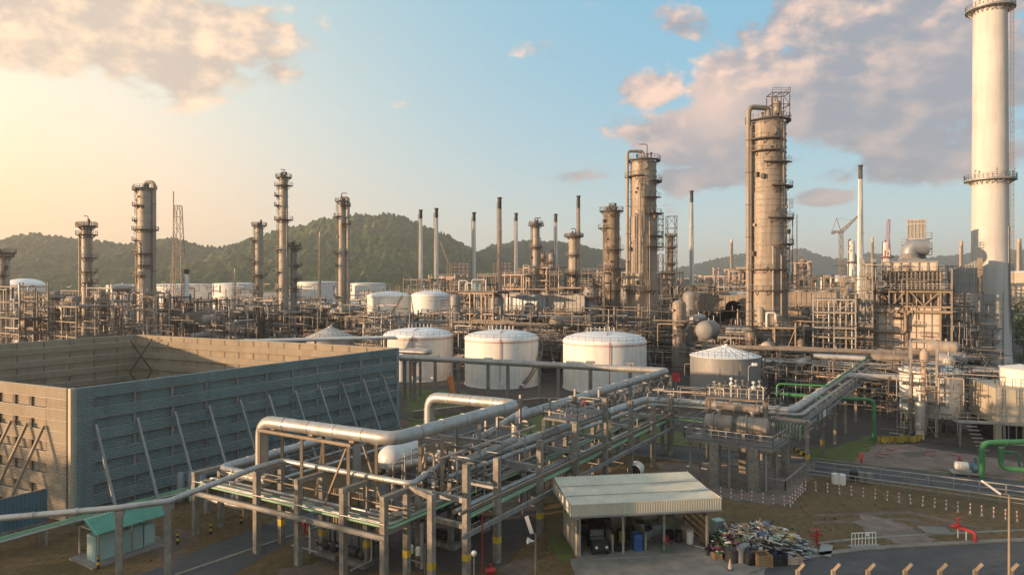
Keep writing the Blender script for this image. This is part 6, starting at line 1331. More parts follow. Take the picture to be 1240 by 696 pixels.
m = MB(); [m.box((SW, SD/2, .35+.55*k), (.08, SD, .3)) for k in range(7)]; [m.beam((SW+.02, y, 0), (SW+.02, y, 4.2), .14) for y in (.1, 1.7, 3.3, 4.9)]; m.build('slatted_wall', MT['wood'], sh)
for x in (.15, 3.65, 7.0, SW-.1):
    m = MB(); m.beam((x, -.1, 0), (x, -.1, 4.2), .16); m.build('post', MT['railg'], sh); m = MB(); [m.beam((x, -.1, 3.4), (x+s*.7, -.1, 4.1), .09) for s in (-1, 1) if 0 < x+s*.7 < SW]; m.build('knee_brace', MT['railg'], sh)
for x in (2.9, 5.6): m = MB(); m.box((x, 2.5, .75), (.18, 4.6, 1.5)); m.build('partition', MT['paleconc'], sh)
m = MB(); m.box((SW/2, SD/2-.4, .05), (SW+.2, SD+.8, .1)); m.build('floor_slab', MT['paleconc'], sh)
def SP(x, y, z=0.1):
    a = sh.rotation_euler[2]; return (5.1+x*math.cos(a)-y*math.sin(a), 53.2+x*math.sin(a)+y*math.cos(a), z)
def local(name, label, cat, loc, rz=0, group=None): return thing(name, label, cat, loc, rz, group)
t = local('wall_sign', 'small blue sign hanging on the shed back wall', 'sign', SP(6.2, SD-.15, 3.0), sh.rotation_euler[2]); m = MB(); m.box((0, 0, 0), (.95, .05, .6)); m.build('board', MT['bluepl'], t)
m = MB(); [m.box((x, -.04, z), (w_, .02, .07)) for x, z, w_ in ((-.2, .16, .35), (.2, .16, .25), (-.1, 0, .55), (-.15, -.16, .4), (.25, -.16, .2))]; m.build('lettering', MT['white'], t)
m = MB(); m.tube((-.75, -1.3, 3.52), (SW+.6, -1.3, 3.5), .09, 8); m.build('gutter', MT['greyp'], sh)
m = MB(); [m.beam((-.7, y, rz_(y)*1.0+.075), (SW+.58, y, rz_(y)+.075), .05, .03) for y in (.9, 3.0)]; m.build('roof_lap', MT['greyp'], sh)
# golf cart
ca = local('utility_cart', 'small dark utility cart with a flat canopy parked inside the left shed bay', 'cart', SP(1.9, .9), .1)
m = MB(); m.box((0, 0, .55), (1.25, 2.5, .35)); m.box((0, .9, .85), (1.2, .8, .35)); m.build('body', MT['black'], ca); m = MB(); m.add([(-.6, -1.25, .72), (.6, -1.25, .72), (.55, -.5, 1.0), (-.55, -.5, 1.0), (-.6, -.4, .72), (.6, -.4, .72)], [(0, 1, 2, 3), (3, 2, 5, 4), (0, 3, 4), (1, 5, 2)]); m.build('bonnet', MT['steeld'], ca)
m = MB(); m.box((0, .2, 1.92), (1.25, 2.0, .08)); m.build('canopy', MT['black'], ca)
for x in (-.58, .58):
    for y0, y1 in ((-.5, -.35), (1.1, 1.1)): m = MB(); m.beam((x, y0, .95), (x, y1, 1.9), .05); m.build('canopy_post', MT['steeld'], ca)
    for y in (-.85, .85): m = MB(); m.tube((x-.1, y, .28), (x+.1, y, .28), .28, 14); m.build('wheel', MT['black'], ca)
    m = MB(); m.tube((x*.7, -1.29, .68), (x*.7, -1.24, .68), .11, 10); m.build('headlight', MT['white'], ca)
m = MB(); m.box((0, .25, .9), (1.1, .5, .14)); m.box((0, .5, 1.2), (1.1, .1, .5)); m.build('seat', MT['greyp'], ca)
rs = random.Random(5)
def barrel(label, loc, mat, h=.9, r=.29, group=None, name='drum', cat='barrel'):
    t = thing(name, label, cat, loc, 0, group); m = MB(); m.lathe([(.01, 0), (r, 0), (r, h*.33), (r+.02, h*.34), (r, h*.36), (r, h*.66), (r+.02, h*.67), (r, h*.69), (r, h), (r-.02, h), (r-.03, h-.02), (.01, h-.02)], n=18); m.build('body', MT[mat], t); return t
for k, (x, y, z, mt, lb) in enumerate(((5.3, .5, .1, 'bluepl', 'lower blue plastic crate beside the shed partition'), (5.3, .5, .55, 'bluepl', 'middle blue plastic crate of the shed stack'), (5.3, .5, 1.0, 'bluepl', 'topmost blue plastic crate of the shed stack'))):
    t = thing('crate', lb, 'crate', SP(5.0, y, z), .15); m = MB(); w_ = .34
    for sx, sy, a, b in ((0, -w_, .76, .04), (0, w_, .76, .04), (-w_, 0, .04, .72), (w_, 0, .04, .72)): m.box((sx, sy, .21), (a, b, .42))
    m.box((0, 0, .02), (.7, .7, .03)); m.build('shell', MT[mt], t)
for x, y, mt, h, lb in ((4.2, 1.9, 'yellow', .9, 'yellow barrel in the middle shed bay'), (4.3, 2.6, 'black', .95, 'black barrel behind the yellow one in the shed'), (5.2, 2.9, 'steeld', 1.0, 'dark grey barrel at the back of the middle shed bay'), (8.9, 1.6, 'black', .9, 'black barrel in the right shed bay'), (9.7, 1.2, 'white', 1.0, 'white drum with a strapped lid in the right shed bay'), (7.6, 1.2, 'red', .7, 'squat red barrel by the right shed partition')): barrel(lb, SP(x, y), mt, h)
for k, (x, y, w_, d_, h, mt, lb) in enumerate(((2.9, 3.4, 1.4, 1.0, 1.6, 'steeld', 'tall dark cabinet at the back of the left shed bay'), (.9, 3.6, 1.2, 1.0, 1.3, 'black', 'dark box behind the utility cart'), (7.9, 3.6, 1.5, 1.0, .9, 'duct', 'grey blue chest at the back of the right shed bay'), (9.9, 2.6, 1.0, .8, .9, 'stackrust', 'brown chest by the slatted shed wall'))):
    t = thing('cabinet', lb, 'cabinet', SP(x, y), sh.rotation_euler[2]); m = MB(); m.box((0, 0, h/2), (w_, d_, h)); m.build('body', MT[mt], t); m = MB(); m.box((0, -d_/2-.02, h/2), (w_*.9, .03, h*.88)); m.build('door', MT[mt], t); m = MB(); m.box((w_*.1, -d_/2-.05, h*.55), (.04, .03, .2)); m.build('handle', MT['steelg'], t)
rk_ = random.Random(8)
for k in range(14):
    x = rk_.choice((rk_.uniform(.5, 2.6), rk_.uniform(3.3, 5.3), rk_.uniform(6, 7.2))); y = rk_.uniform(2.6, 4.5); s_ = rk_.uniform(.4, .9)
    t = thing('storage_box', 'dark storage box stacked at the back of the shed bays', 'box', SP(x, y, .1+(.7 if k > 9 else 0)), rk_.uniform(-.3, .3), 'dark boxes at the back of the shed'); m = MB(); m.box((0, 0, s_*.42), (s_, s_*.8, s_*.84)); m.build('body', MT[rk_.choice(('black', 'steeld', 'pipedk', 'steel', 'duct'))], t); m = MB(); m.box((0, 0, s_*.87), (s_*1.04, s_*.84, s_*.06)); m.build('lid', MT[rk_.choice(('black', 'steeld', 'greyp'))], t)
for k, (x, y) in enumerate(((3.4, .6), (4.0, .7), (8.4, 2.4))):
    for q in range(2 if k < 2 else 3):
        t = thing('tyre', 'worn black tyre stacked flat in the shed', 'tyre', SP(x, y, .1+.22*q), 0, 'black tyres stacked in the shed'); m = MB(); m.lathe([(.2, .03), (.3, 0), (.36, .05), (.36, .17), (.3, .22), (.2, .19), (.2, .03)], n=18); m.build('rubber', MT['black'], t)
tp = MB(); rr = random.Random(2)
gx, gy = 9, 7; vs = []
for j in range(gy+1):
    for i in range(gx+1):
        vs.append(SP(7.3+3.0*i/gx, 3.0+1.8*j/gy, .1+(1.6*math.sin(math.pi*i/gx)*math.sin(math.pi*(j+.6)/(gy+1.2))+rr.uniform(-.12, .12))*(0 if j == 0 else 1)))
tp.add(vs, [(j*(gx+1)+i, j*(gx+1)+i+1, (j+1)*(gx+1)+i+1, (j+1)*(gx+1)+i) for j in range(gy) for i in range(gx)], True)
solo(tp, 'tarpaulin', M('tarpaulin', (.17, .16, .11), .7, 0, .3, 1.5), 'olive tarpaulin heaped over goods in the right shed bay', 'tarpaulin', None, SP(8.6, 4))
t = thing('hose_reel', 'green hose coil leaning at the right shed post', 'hose', SP(7.05, -.4, .1)); m = MB(); [m.tube((.32*math.cos(a), .05*k, .4+.32*math.sin(a)), (.32*math.cos(a+.5), .05*k, .4+.32*math.sin(a+.5)), .04, 6) for k in range(3) for a in [q*.5236 for q in range(12)]]; m.build('coil', MT['pipegn'], t)
# scrap heap -------------------------------------------------------------
hp = G(917, 664); rr = random.Random(11); mats = ['white', 'greyp', 'clad', 'steelg', 'wood', 'duct', 'yellow', 'black', 'pipegn', 'bluepl', 'steelt', 'stackrust', 'pipedk', 'pink', 'palegreen', 'beige']
MT['magenta'] = M('magenta_cloth', (.22, .03, .14), .7); mats += ['magenta']; wts = [9, 8, 8, 6, 6, 7, 2, 10, 2.5, 3, 5, 4, 7, 3, 3, 2, 2.5]
HPm = {k: MB() for k in mats}
def hh(x, y): return max(0, 1.8*(1-(x/4.5)**2-(y/2.9)**2))*(1+.25*noise.noise(V((x*.9, y*.9, 3))))
for i in range(1500):
    x, y = rr.gauss(0, 2.1), rr.gauss(0, 1.3); z0 = hh(x, y)
    if z0 < .03: continue
    z = max(.1, z0-rr.random()**2*.5)
    mt = rr.choices(mats, wts)[0]
    if x > .8 and z0 > 1.0: mt = rr.choice(('wood', 'wood', 'white', 'steelt', 'clad', 'clad', 'white', 'pink', 'yellow', 'beige', 'black'))
    elif x < -1.8: mt = rr.choice(('black', 'pipegn', 'magenta', 'greyp', 'duct', 'white', 'pipedk', 'wood', 'black'))
    elif y < -.6: mt = rr.choice(('duct', 'white', 'bluepl', 'greyp', 'clad', 'black', 'black', 'steelg', 'stackrust', 'palegreen', 'duct', 'pipedk'))
    a = V((rr.uniform(-1, 1), rr.uniform(-1, 1), rr.uniform(-.25, .35))).normalized(); ln = rr.choice((.35, .5, .8, 1.2, 1.7))*rr.uniform(.6, 1.2)
    if x > .8 and rr.random() < .6: a = V((1, rr.uniform(-.4, .2), rr.uniform(-.4, 0))).normalized(); ln *= 1.3
    c = hp+V((x, y, z)); c0 = c-a*ln/2; c1 = c+a*ln/2; c0.z = max(.05, c0.z); c1.z = max(.05, c1.z)
    q = rr.random()
    if q < .45: HPm[mt].beam(c0, c1, rr.uniform(.05, .14), rr.uniform(.03, .08))
    elif q < .65: HPm[mt].tube(c0, c1, rr.uniform(.03, .09), 7)
    elif q < .88: HPm[mt].beam(c0, c0.lerp(c1, .6), rr.uniform(.25, .6), .03)
    else: HPm[mt].box(c, (rr.uniform(.2, .5), rr.uniform(.2, .5), rr.uniform(.15, .4)), rr.uniform(0, 3))
me = bpy.data.meshes.new('scrap_heap'); av = []; af = []; am = []
gv = [(hp.x+5.2*(i/16-.5)*2*.84, hp.y+3.2*(j/10-.5)*2*.84, max(-.05, hh(5.2*(i/16-.5)*2*.84, 3.2*(j/10-.5)*2*.84)-.2)) for j in range(11) for i in range(17)]
HPm['black'].add(gv, [(j*17+i, j*17+i+1, j*17+18+i, j*17+17+i) for j in range(10) for i in range(16)])
for i, k in enumerate(mats): n0 = len(av); av += HPm[k].v; af += [tuple(n0+q for q in f) for f in HPm[k].f]; am += [i]*len(HPm[k].f); me.materials.append(MT[k])
me.from_pydata(av, [], af); me.polygons.foreach_set('material_index', am); me.update(); o = bpy.data.objects.new('scrap_heap', me); col.objects.link(o); o['kind'] = 'stuff'
barrel('grey open bin at the front left foot of the scrap heap', tuple(G(886, 679)), 'steeld', .95, .5, None, 'waste_bin', 'bin'); barrel('pale grey barrel in the row before the scrap heap', tuple(G(897, 680)), 'greyp', 1.15, .32); barrel('black barrel in the row before the scrap heap', tuple(G(908, 682)), 'black', .95, .4)
def crate_box(label, p, w_, h, mat, lid=False, rz=.1):
    t = thing('crate', label, 'crate', tuple(p), rz); m = MB(); k = max(3, int(h/.18))
    for i in range(k):
        z = h*(i+.5)/k
        for s in (-1, 1): m.box((0, s*w_/2, z), (w_, .04, h/k*.8)); m.box((s*w_/2, 0, z), (.04, w_-.06, h/k*.8))
    m.build('slats', MT[mat], t); m = MB(); [m.beam((sx*(w_/2+.03), sy*(w_/2+.03), 0), (sx*(w_/2+.03), sy*(w_/2+.03), h), .08) for sx in (-1, 1) for sy in (-1, 1)]; m.box((0, 0, .04), (w_-.1, w_-.1, .06)); m.build('corner_posts', MT[mat], t); return t
crate_box('tan slatted timber crate at the front of the scrap heap', G(923, 684), 1.0, .95, 'wood'); crate_box('black crate beside the tan slatted one', G(941, 681.5), 1.0, .8, 'black'); crate_box('brown timber crate right of the black one by the scrap heap', G(958, 680), 1.1, .6, 'stackrust'); crate_box('small brown box at the left foot of the scrap heap', G(868, 676), .5, .45, 'wood')
t = thing('filing_cabinet', 'pale metal cabinet standing on the back left of the scrap heap', 'cabinet', tuple(hp+V((-2.6, 1.9, .6))), .4); m = MB(); m.box((0, 0, .55), (.9, .7, 1.1)); m.build('body', MT['palegreen'], t); m = MB(); [m.box((0, -.36, z), (.8, .03, .3)) for z in (.2, .55, .9)]; m.build('drawer', MT['greyp'], t)
t = thing('traffic_cone', 'white and red traffic cone on the road edge before the scrap heap', 'cone', tuple(G(884, 689))); m = MB(); m.box((0, 0, .03), (.42, .42, .06)); m.build('base', MT['black'], t); m = MB(); m.lathe([(.17, .06), (.03, .78), (.01, .78)], n=14); m.build('cone', MT['pink'], t); m = MB(); m.lathe([(.128, .26), (.10, .42)], n=14); m.build('band', MT['red'], t)
# lamps ------------------------------------------------------------------
def lamp(label, base, h, top, head_to, col_='steelt'):
    t = thing('street_lamp', label, 'lamp', tuple(base)); m = MB(); m.tube((0, 0, 0), (0, 0, h), .09, 10, .06); m.path([(0, 0, h-.02), (0, 0, h+.25), tuple(V(top))], .045, .3, 8); m.build('pole', MT[col_], t)
    m = MB(); a, b = V(top), V(head_to); m.beam(a, b, .26, .12); m.build('lamp_head', MT['white'], t); m = MB(); m.beam(a-V((0, 0, .07)), b-V((0, 0, .07)), .2, .03); m.build('lens', MT['greyp'], t); return t
p = V((wx(648.5, 45), 45, 0)); lamp('slim street lamp with a tilted head left of the shed', p, zz(650, 45), (-.25, 0, zz(645, 45)), (-.6, 0, zz(625, 45))); 
t = thing('loudspeaker', 'small horn speaker on the lamp pole left of the shed', 'loudspeaker', (p.x-.1, p.y-.1, zz(654, 45))); m = MB(); m.spin([(.05, 0), (.08, .2), (.22, .45), (.2, .45), (.01, .2)], (0, 0, 0), (-1, -.3, .2), 14); m.build('horn', MT['white'], t)
p = V((wx(1222, 42), 42, 0)); lamp('tall tan street lamp with its white head leaning left over the near road', p, zz(603, 42), (-.5, .1, zz(598, 42)), (-1.45, .3, zz(584, 42)))
p = G(657.5, 712); t = thing('ball_lamp', 'small ball lamp on a short pole under the receding rack', 'lamp', (wx(574, 47.5), 47.5, 0)); m = MB(); m.tube((0, 0, 0), (0, 0, 2.4), .04, 8); m.build('pole', MT['steelg'], t); m = MB(); m.drum((0, 0, 2.35), (0, 0, 2.75), .2, 14, 1.0); m.build('globe', MT['white'], t)
t = thing('red_standpipe', 'thin red standpipe rising under the receding rack with a red valve at its foot', 'standpipe', (wx(584, 49.5), 49.5, 0)); m = MB(); m.tube((0, 0, 0), (0, 0, 4.6), .05, 8); m.build('pipe', MT['red'], t); m = MB(); m.drum((.2, 0, .5), (1.0, 0, .5), .22, 12); m.tube((.6, 0, .5), (.6, 0, 1.0), .1, 8); m.tube((.6, 0, 0), (.6, 0, .4), .1, 8); m.build('valve', MT['red'], t)
# fence posts along the frame bottom, cranked tops
for i, px in enumerate((966, 1009, 1051, 1096, 1138, 1181, 1224)):
    t = thing('fence_post', 'ochre concrete fence post with a cranked top beside the near road', 'fence post', (wx(px, 45), 45, 0), 0, 'cranked fence posts along the near road'); m = MB(); m.beam((0, 0, 0), (0, 0, 2.45), .22); m.build('shaft', MT['steelt'], t); m = MB(); m.beam((0, 0, 2.4), (.34, -.2, 2.95), .17); m.build('cranked_top', MT['steelt'], t)
# red and white marker posts
pts = [(873, 602), (885.5, 604), (898, 605), (910, 607), (924, 609.5), (936.5, 611), (950, 613), (957, 613.5), (960, 610), (963, 606), (966, 603), (969, 600), (972, 597), (975, 594)]+[(988+(1232-988)*k/17, 595+(632-595)*(k/17)**1.12) for k in range(18)]
proto = None
for px, py in pts:
    p = G(px, py)
    if proto is None:
        proto = thing('marker_post', 'red and white banded marker post in the low boundary row', 'marker post', tuple(p), 0, 'red and white marker posts round the yard'); m = MB(); m.tube((0, 0, 0), (0, 0, 1.0), .06, 8); m.build('shaft', MT['white'], proto)
        for z in (.34, .72): m = MB(); m.tube((0, 0, z), (0, 0, z+.14), .064, 8); m.build('red_band', MT['red'], proto)
        m = MB(); m.box((0, 0, .05), (.26, .26, .1)); m.build('foot', MT['conc'], proto); o = proto
    else: o = copy_tree(proto)
    o.location = p; o.rotation_euler = (rs.uniform(-.05, .05), rs.uniform(-.05, .05), rs.uniform(0, 3))
for px, py in ((119, 688), (215, 658.5), (255, 646.5), (292, 634), (327, 623)):
    t = thing('bollard', 'yellow and black bollard on the road edge along the noise wall', 'bollard', tuple(G(px, py)), 0, 'yellow and black bollards along the road'); m = MB(); m.tube((0, 0, 0), (0, 0, .95), .1, 10); m.build('shaft', MT['black'], t)
    for z in (.3, .72): m = MB(); m.tube((0, 0, z), (0, 0, z+.22), .105, 10); m.build('yellow_band', MT['yellow'], t)
# guard pipes along the second road
for k, (a, b, h, st_p, lb) in enumerate((((985, 569), (1252, 603), 1.0, 2.2, 'grey guard rail along the near side of the crossing road'), ((975, 577), (1250, 616), .75, 2.4, 'low grey pipe rail just inside the red and white posts'), ((830, 575), (951, 594), 1.0, 3.0, 'thin grey guard rail under the exchanger deck piers'), ((951, 594), (976, 572), 1.0, 2.0, 'short return of the guard rail beside the exchanger deck'))):
    m = MB(); A, B = G(*a), G(*b); ln = (B-A).length; n = int(ln/st_p); t = thing('guard_rail', lb, 'guard rail', tuple(A))
    for i in range(n+1): m.beam((B-A)*(i/n), (B-A)*(i/n)+V((0, 0, h)), .09)
    m.build('posts', MT['railg'], t); m = MB(); m.tube(V((0, 0, h+.03)), (B-A)+V((0, 0, h+.03)), .075, 8); m.build('rail', MT['railg'], t)
    if k < 2: m = MB(); m.tube(V((0, 0, h*.5)), (B-A)+V((0, 0, h*.5)), .05, 6); m.build('rail', MT['railg'], t)
for k, (px, py, mt) in enumerate(((1012, 585, 'white'), (1019, 586, 'white'), (1034, 582, 'black'), (1043, 583, 'greyp'), (1052, 584, 'greyp'))): barrel(('left white barrel of the pair by the guard rail', 'right white barrel of the pair by the guard rail', 'black barrel left of two grey ones by the guard rail', 'grey barrel between black and grey ones by the guard rail', 'rightmost grey barrel by the guard rail')[k], tuple(G(px, py)), mt, 1.05, .42)
# dry grass tufts
gm = MB(); rn = random.Random(77); POL = []
def in_poly(x, y, pl):
    c = False; j = len(pl)-1
    for i in range(len(pl)):
        if (pl[i][1] > y) != (pl[j][1] > y) and x < (pl[j][0]-pl[i][0])*(y-pl[i][1])/(pl[j][1]-pl[i][1])+pl[i][0]: c = not c
        j = i
    return c
for o in col.objects:
    if o.type == 'MESH' and o.get('kind') == 'structure' and len(o.data.polygons) == 1 and o.name.split('.')[0] not in ('ground', 'turf_patch'): POL.append([(v.co.x, v.co.y) for v in o.data.vertices])
n_ = 0
while n_ < 700:
    d = 40+50*rn.random()**1.5; px = rn.uniform(-20, 1260); x = wx(px, d)
    if any(in_poly(x, d, q) for q in POL) or noise.noise(V((x*.25, d*.25, 1)))+noise.noise(V((x*.9, d*.9, 4)))*.6 < rn.uniform(-.5, .45): n_ += .2; continue
    n_ += 1; hh_ = rn.uniform(.06, .2)
    for k in range(3):
        a = rn.uniform(0, 6.28); w_ = rn.uniform(.05, .16); c, s = math.cos(a), math.sin(a); lx, ly = rn.uniform(-.08, .08), rn.uniform(-.08, .08)
        gm.add([(x-c*w_, d-s*w_, 0), (x+c*w_, d+s*w_, 0), (x+lx+c*w_*.6, d+ly+s*w_*.6, hh_), (x+lx-c*w_*.3, d+ly-s*w_*.3, hh_*.8)], [(0, 1, 2, 3)])
o = gm.build('grass', M('dry_grass', (.20, .155, .07), .9, 0, .45, .35)); o['kind'] = 'stuff'
# hydrants
def hydrant(label, p, rz=0):
    t = thing('fire_hydrant', label, 'hydrant', tuple(p), rz); m = MB(); m.lathe([(.2, 0), (.2, .06), (.11, .08), (.11, .75), (.17, .78), (.17, .95), (.06, 1.05), (.06, 1.15), (.01, 1.16)], n=14); m.build('body', MT['red'], t)
    for s in (-1, 1): m = MB(); m.tube((0, 0, .7), (s*.42, 0, .7), .08, 10); m.tube((s*.42, 0, .7), (s*.5, 0, .7), .12, 10); m.build('outlet', MT['red'], t)
    m = MB(); m.tube((0, 0, 1.15), (0, 0, 1.19), .2, 12); m.build('hand_wheel', MT['red'], t); return t
hydrant('red fire hydrant on the grass right of the scrap heap', G(989, 658), .2); hydrant('red fire hydrant standing on the stained yard by the beige block', G(1162, 566), .6); hydrant('red hydrant half hidden beneath the left concrete portal rack', G(369, 645), .4); hydrant('red hydrant at the kerb corner before the green turf', G(1043, 560), .9)
a = G(1151, 648); b = G(1181, 657); pipe('red fire main running low over the grass and diving at its right end', [a+V((0, 0, .85)), b+V((0, 0, .85)), b], .14, 'red', .3, n=12)
t = thing('main_valve', 'red wheel valve on the bent fire main in the grass', 'valve', tuple(G(1160, 650.5)+V((0, 0, .9)))); m = MB(); m.tube((0, 0, 0), (0, 0, .7), .07, 8); m.tube((0, 0, .68), (0, 0, .74), .22, 12); m.drum((-.25, 0, .15), (.25, 0, .15), .22, 10); m.build('body', MT['red'], t)
for k, px in enumerate((1160, 1170)): pipe('white stand below the bent fire main', [G(px, 651+k*3), G(px, 651+k*3)+V((0, 0, .75))], .05, 'white', group='white stands below the fire main', n=8)
t = thing('manhole_slab', 'pale concrete slab with a small post set in the dry grass', 'slab', tuple(G(1133, 643)), -.15); m = MB(); m.box((0, 0, .06), (2.2, 1.7, .14)); m.build('slab', MT['paleconc'], t); m = MB(); m.tube((.2, .1, .1), (.2, .1, .95), .03, 6); m.build('post', MT['steelg'], t)
t = thing('safety_barrier', 'small white picket barrier on a pale plate at the near road kerb', 'barrier', tuple(G(1046, 661)), .12); m = MB(); m.rail([(-1.05, 0, .1), (1.05, 0, .1)], 1.0, .03, .3); m.build('pickets', MT['white'], t); m = MB(); m.box((0, -.35, .06), (2.6, 1.1, .08)); m.build('plate', MT['greyp'], t); m = MB(); m.box((.35, -.02, .95), (.3, .04, .22)); m.build('tag_plate', MT['white'], t)
t = thing('walk_plate', 'dark metal plank bridging the ditch by the red hydrant', 'plank', tuple(G(1000, 667)), -.5); m = MB(); m.box((0, 0, .08), (.9, 2.6, .08)); m.build('plank', MT['steelg'], t)
# signs, striped barriers in the plant yard
for k in range(16):
    p = G(1066+k*3.4, 537-.1*k); t = thing('striped_barrier', 'yellow and black striped barrier board in the yard row', 'barrier', (p.x, p.y+rs.uniform(-.4, .4), 0), rs.uniform(-.4, .2), 'striped barrier boards across the yard'); m = MB(); [m.box((-.22+.15*q, 0, .55), (.075, .05, .8)) for q in range(4)]; m.build('yellow_stripes', MT['yellow'], t); m = MB(); [m.box((-.145+.15*q, 0, .55), (.072, .045, .8)) for q in range(3)]; m.build('black_stripes', MT['black'], t); m = MB(); [m.beam((x, -.25, 0), (x, .02, .2), .05) for x in (-.22, .22)]; m.build('feet', MT['black'], t)
for k, (px, py) in enumerate(((1070, 549), (1078, 544), (1066, 553), (1127, 546), (1125, 551), (1158, 551))):
    t = thing('pit_cover', 'red framed pit cover lying on the stained yard', 'pit cover', tuple(G(px, py)), -.4, 'red framed pit covers on the stained yard'); m = MB(); [m.box((x, y, .06), (a, b, .1)) for x, y, a, b in ((0, .4, .9, .06), (0, -.4, .9, .06), (.4, 0, .06, .74), (-.4, 0, .06, .74))]; m.build('frame', MT['red'], t); m = MB(); m.box((0, 0, .07), (.86, .86, .06)); m.build('plate', MT['paleconc'], t)
for k in range(6):
    t = thing('kerb_block', 'yellow and black kerb block on the turf edge by the crossing road', 'kerb block', tuple(G(962+k*3.2, 545+k*1.6)), -.5, 'yellow and black kerb blocks'); m = MB(); m.box((0, 0, .18), (.55, .3, .36)); m.build('block', MT['yellow' if k % 2 else 'black'], t)
# green roofed shelter
gsx = thing('shelter', 'small shelter with a green gabled sheet roof over pale cabinets, lower left', 'shelter', (-31.0, 54.3, 0), math.atan2(V2.y, V2.x)-math.pi/2)
for s in (-1, 1):
    m = MB(); m.corr((0, -2.9, 3.35), (s*1.75, 0, -.85), (0, 1, 0), (0, 0, 1), 1.95, 5.8, 24, .05); m.corr((0, -2.9, 3.33), (s*1.75, 0, -.85), (0, 1, 0), (0, 0, 1), 1.95, 5.8, 24, .05); m.build('roof', MT['greenroof'], gsx)
    for y in (-2.5, 0, 2.5): m = MB(); m.beam((s*1.45, y, 0), (s*1.45, y, 2.62), .12); m.build('post', MT['steelg'], gsx)
m = MB(); [m.beam((-1.5, y, 2.55), (1.5, y, 2.55), .1) for y in (-2.5, 2.5)]; m.build('tie', MT['steelg'], gsx)
m = MB(); m.box((0, 0, .07), (3.6, 6.2, .16)); m.build('slab', MT['paleconc'], gsx)
for k, (y, w_, h) in enumerate(((-1.7, 1.5, 1.9), (.3, 1.7, 1.75), (1.7, .9, 1.7))): m = MB(); m.box((.2, y, .15+h/2), (1.3, w_, h)); q = m.build('cabinet', MT['palegreen'], gsx); m = MB(); m.box((.87, y, .2+h/2), (.03, w_*.85, h*.85)); m.build('door', MT['palegreen'], q)
# low pipe tray past the shelter
tr_ = thing('pipe_tray', 'low steel tray carrying green pipes past the green shelter', 'pipe tray'); ta_ = V((-42.5, 49.3, 0)); tb_ = V((-29.6, 69.2, 0)); td = (tb_-ta_).normalized(); tn = V((td.y, -td.x, 0))
for k in range(7):
    q = ta_+td*(k*3.6+.5)
    for s in (-.55, .55): m = MB(); m.beam(q+tn*s, q+tn*s+V((0, 0, 1.1)), .12); m.build('leg', MT['steelg'], tr_)
    m = MB(); m.beam(q-tn*.75+V((0, 0, 1.12)), q+tn*.75+V((0, 0, 1.12)), .12); m.build('crossbar', MT['steelg'], tr_)
for k, (o_, r, mt) in enumerate(((-.55, .09, 'pipepg'), (-.3, .07, 'pipegn'), (-.05, .08, 'pipepg'), (.2, .06, 'pipedk'), (.45, .09, 'pipe'))): pipe(('pale green pipe on the wall side of the low tray', 'bright green pipe on the low tray', 'pale green pipe in the middle of the low tray', 'dark thin pipe on the low tray', 'grey pipe on the road side of the low tray')[k], [ta_+tn*o_+V((0, 0, 1.18+r)), tb_+tn*o_+V((0, 0, 1.18+r)), tb_+tn*o_+td*1.5+V((0, 0, 2.5))], r, mt, .4, n=8)
for k, (a, b, r, mt, lb) in enumerate(((V((-27.8, 66.2, 1.8)), V((-13.5, 89.4, 1.8)), .14, 'pipe', 'grey pipe low along the foot of the teal wall'), (V((-28.4, 66.4, 2.6)), V((-14.0, 89.8, 2.6)), .1, 'pipedk', 'dark pipe along the foot of the teal wall'), (V((-27.0, 65.8, 1.0)), V((-12.9, 88.6, 1.0)), .2, 'pipe', 'thicker grey pipe nearest the road along the teal wall'), (V((-28.2, 63.2, 1.3)), V((-20, 59, 1.3)), .34, 'pipe', 'fat grey pipe low beneath the left end of the portal rack'))): pipe(lb, [V((a.x, a.y, 0)), a, b], r, mt, .5, n=10)
for k in range(6):
    q = V((-27.9, 66.2, 0))+V((14.3, 23.2, 0))*(k/5.5); t = thing('pipe_trestle', 'small grey trestle under the pipes along the teal wall', 'trestle', tuple(q), GA, 'small trestles along the teal wall'); m = MB(); [m.beam((x, 0, 0), (x, 0, 2.45), .12) for x in (-.8, .9)]; [m.beam((-.9, 0, z), (1.0, 0, z), .1) for z in (.78, 1.62, 2.45)]; m.build('frame', MT['steelg'], t)
t = thing('grey_pump_stack', 'cluster of three upright grey vessels by the teal wall brace', 'vessel', (-32.4, 66.6, 0)); [MB().lathe([(.38, 0), (.38, 2.6), (.25, 2.85), (.01, 2.9)], (x, y, 0), 14).build('vessel', MT['duct'], t) for x, y in ((0, 0), (.85, .5), (1.7, .9))]
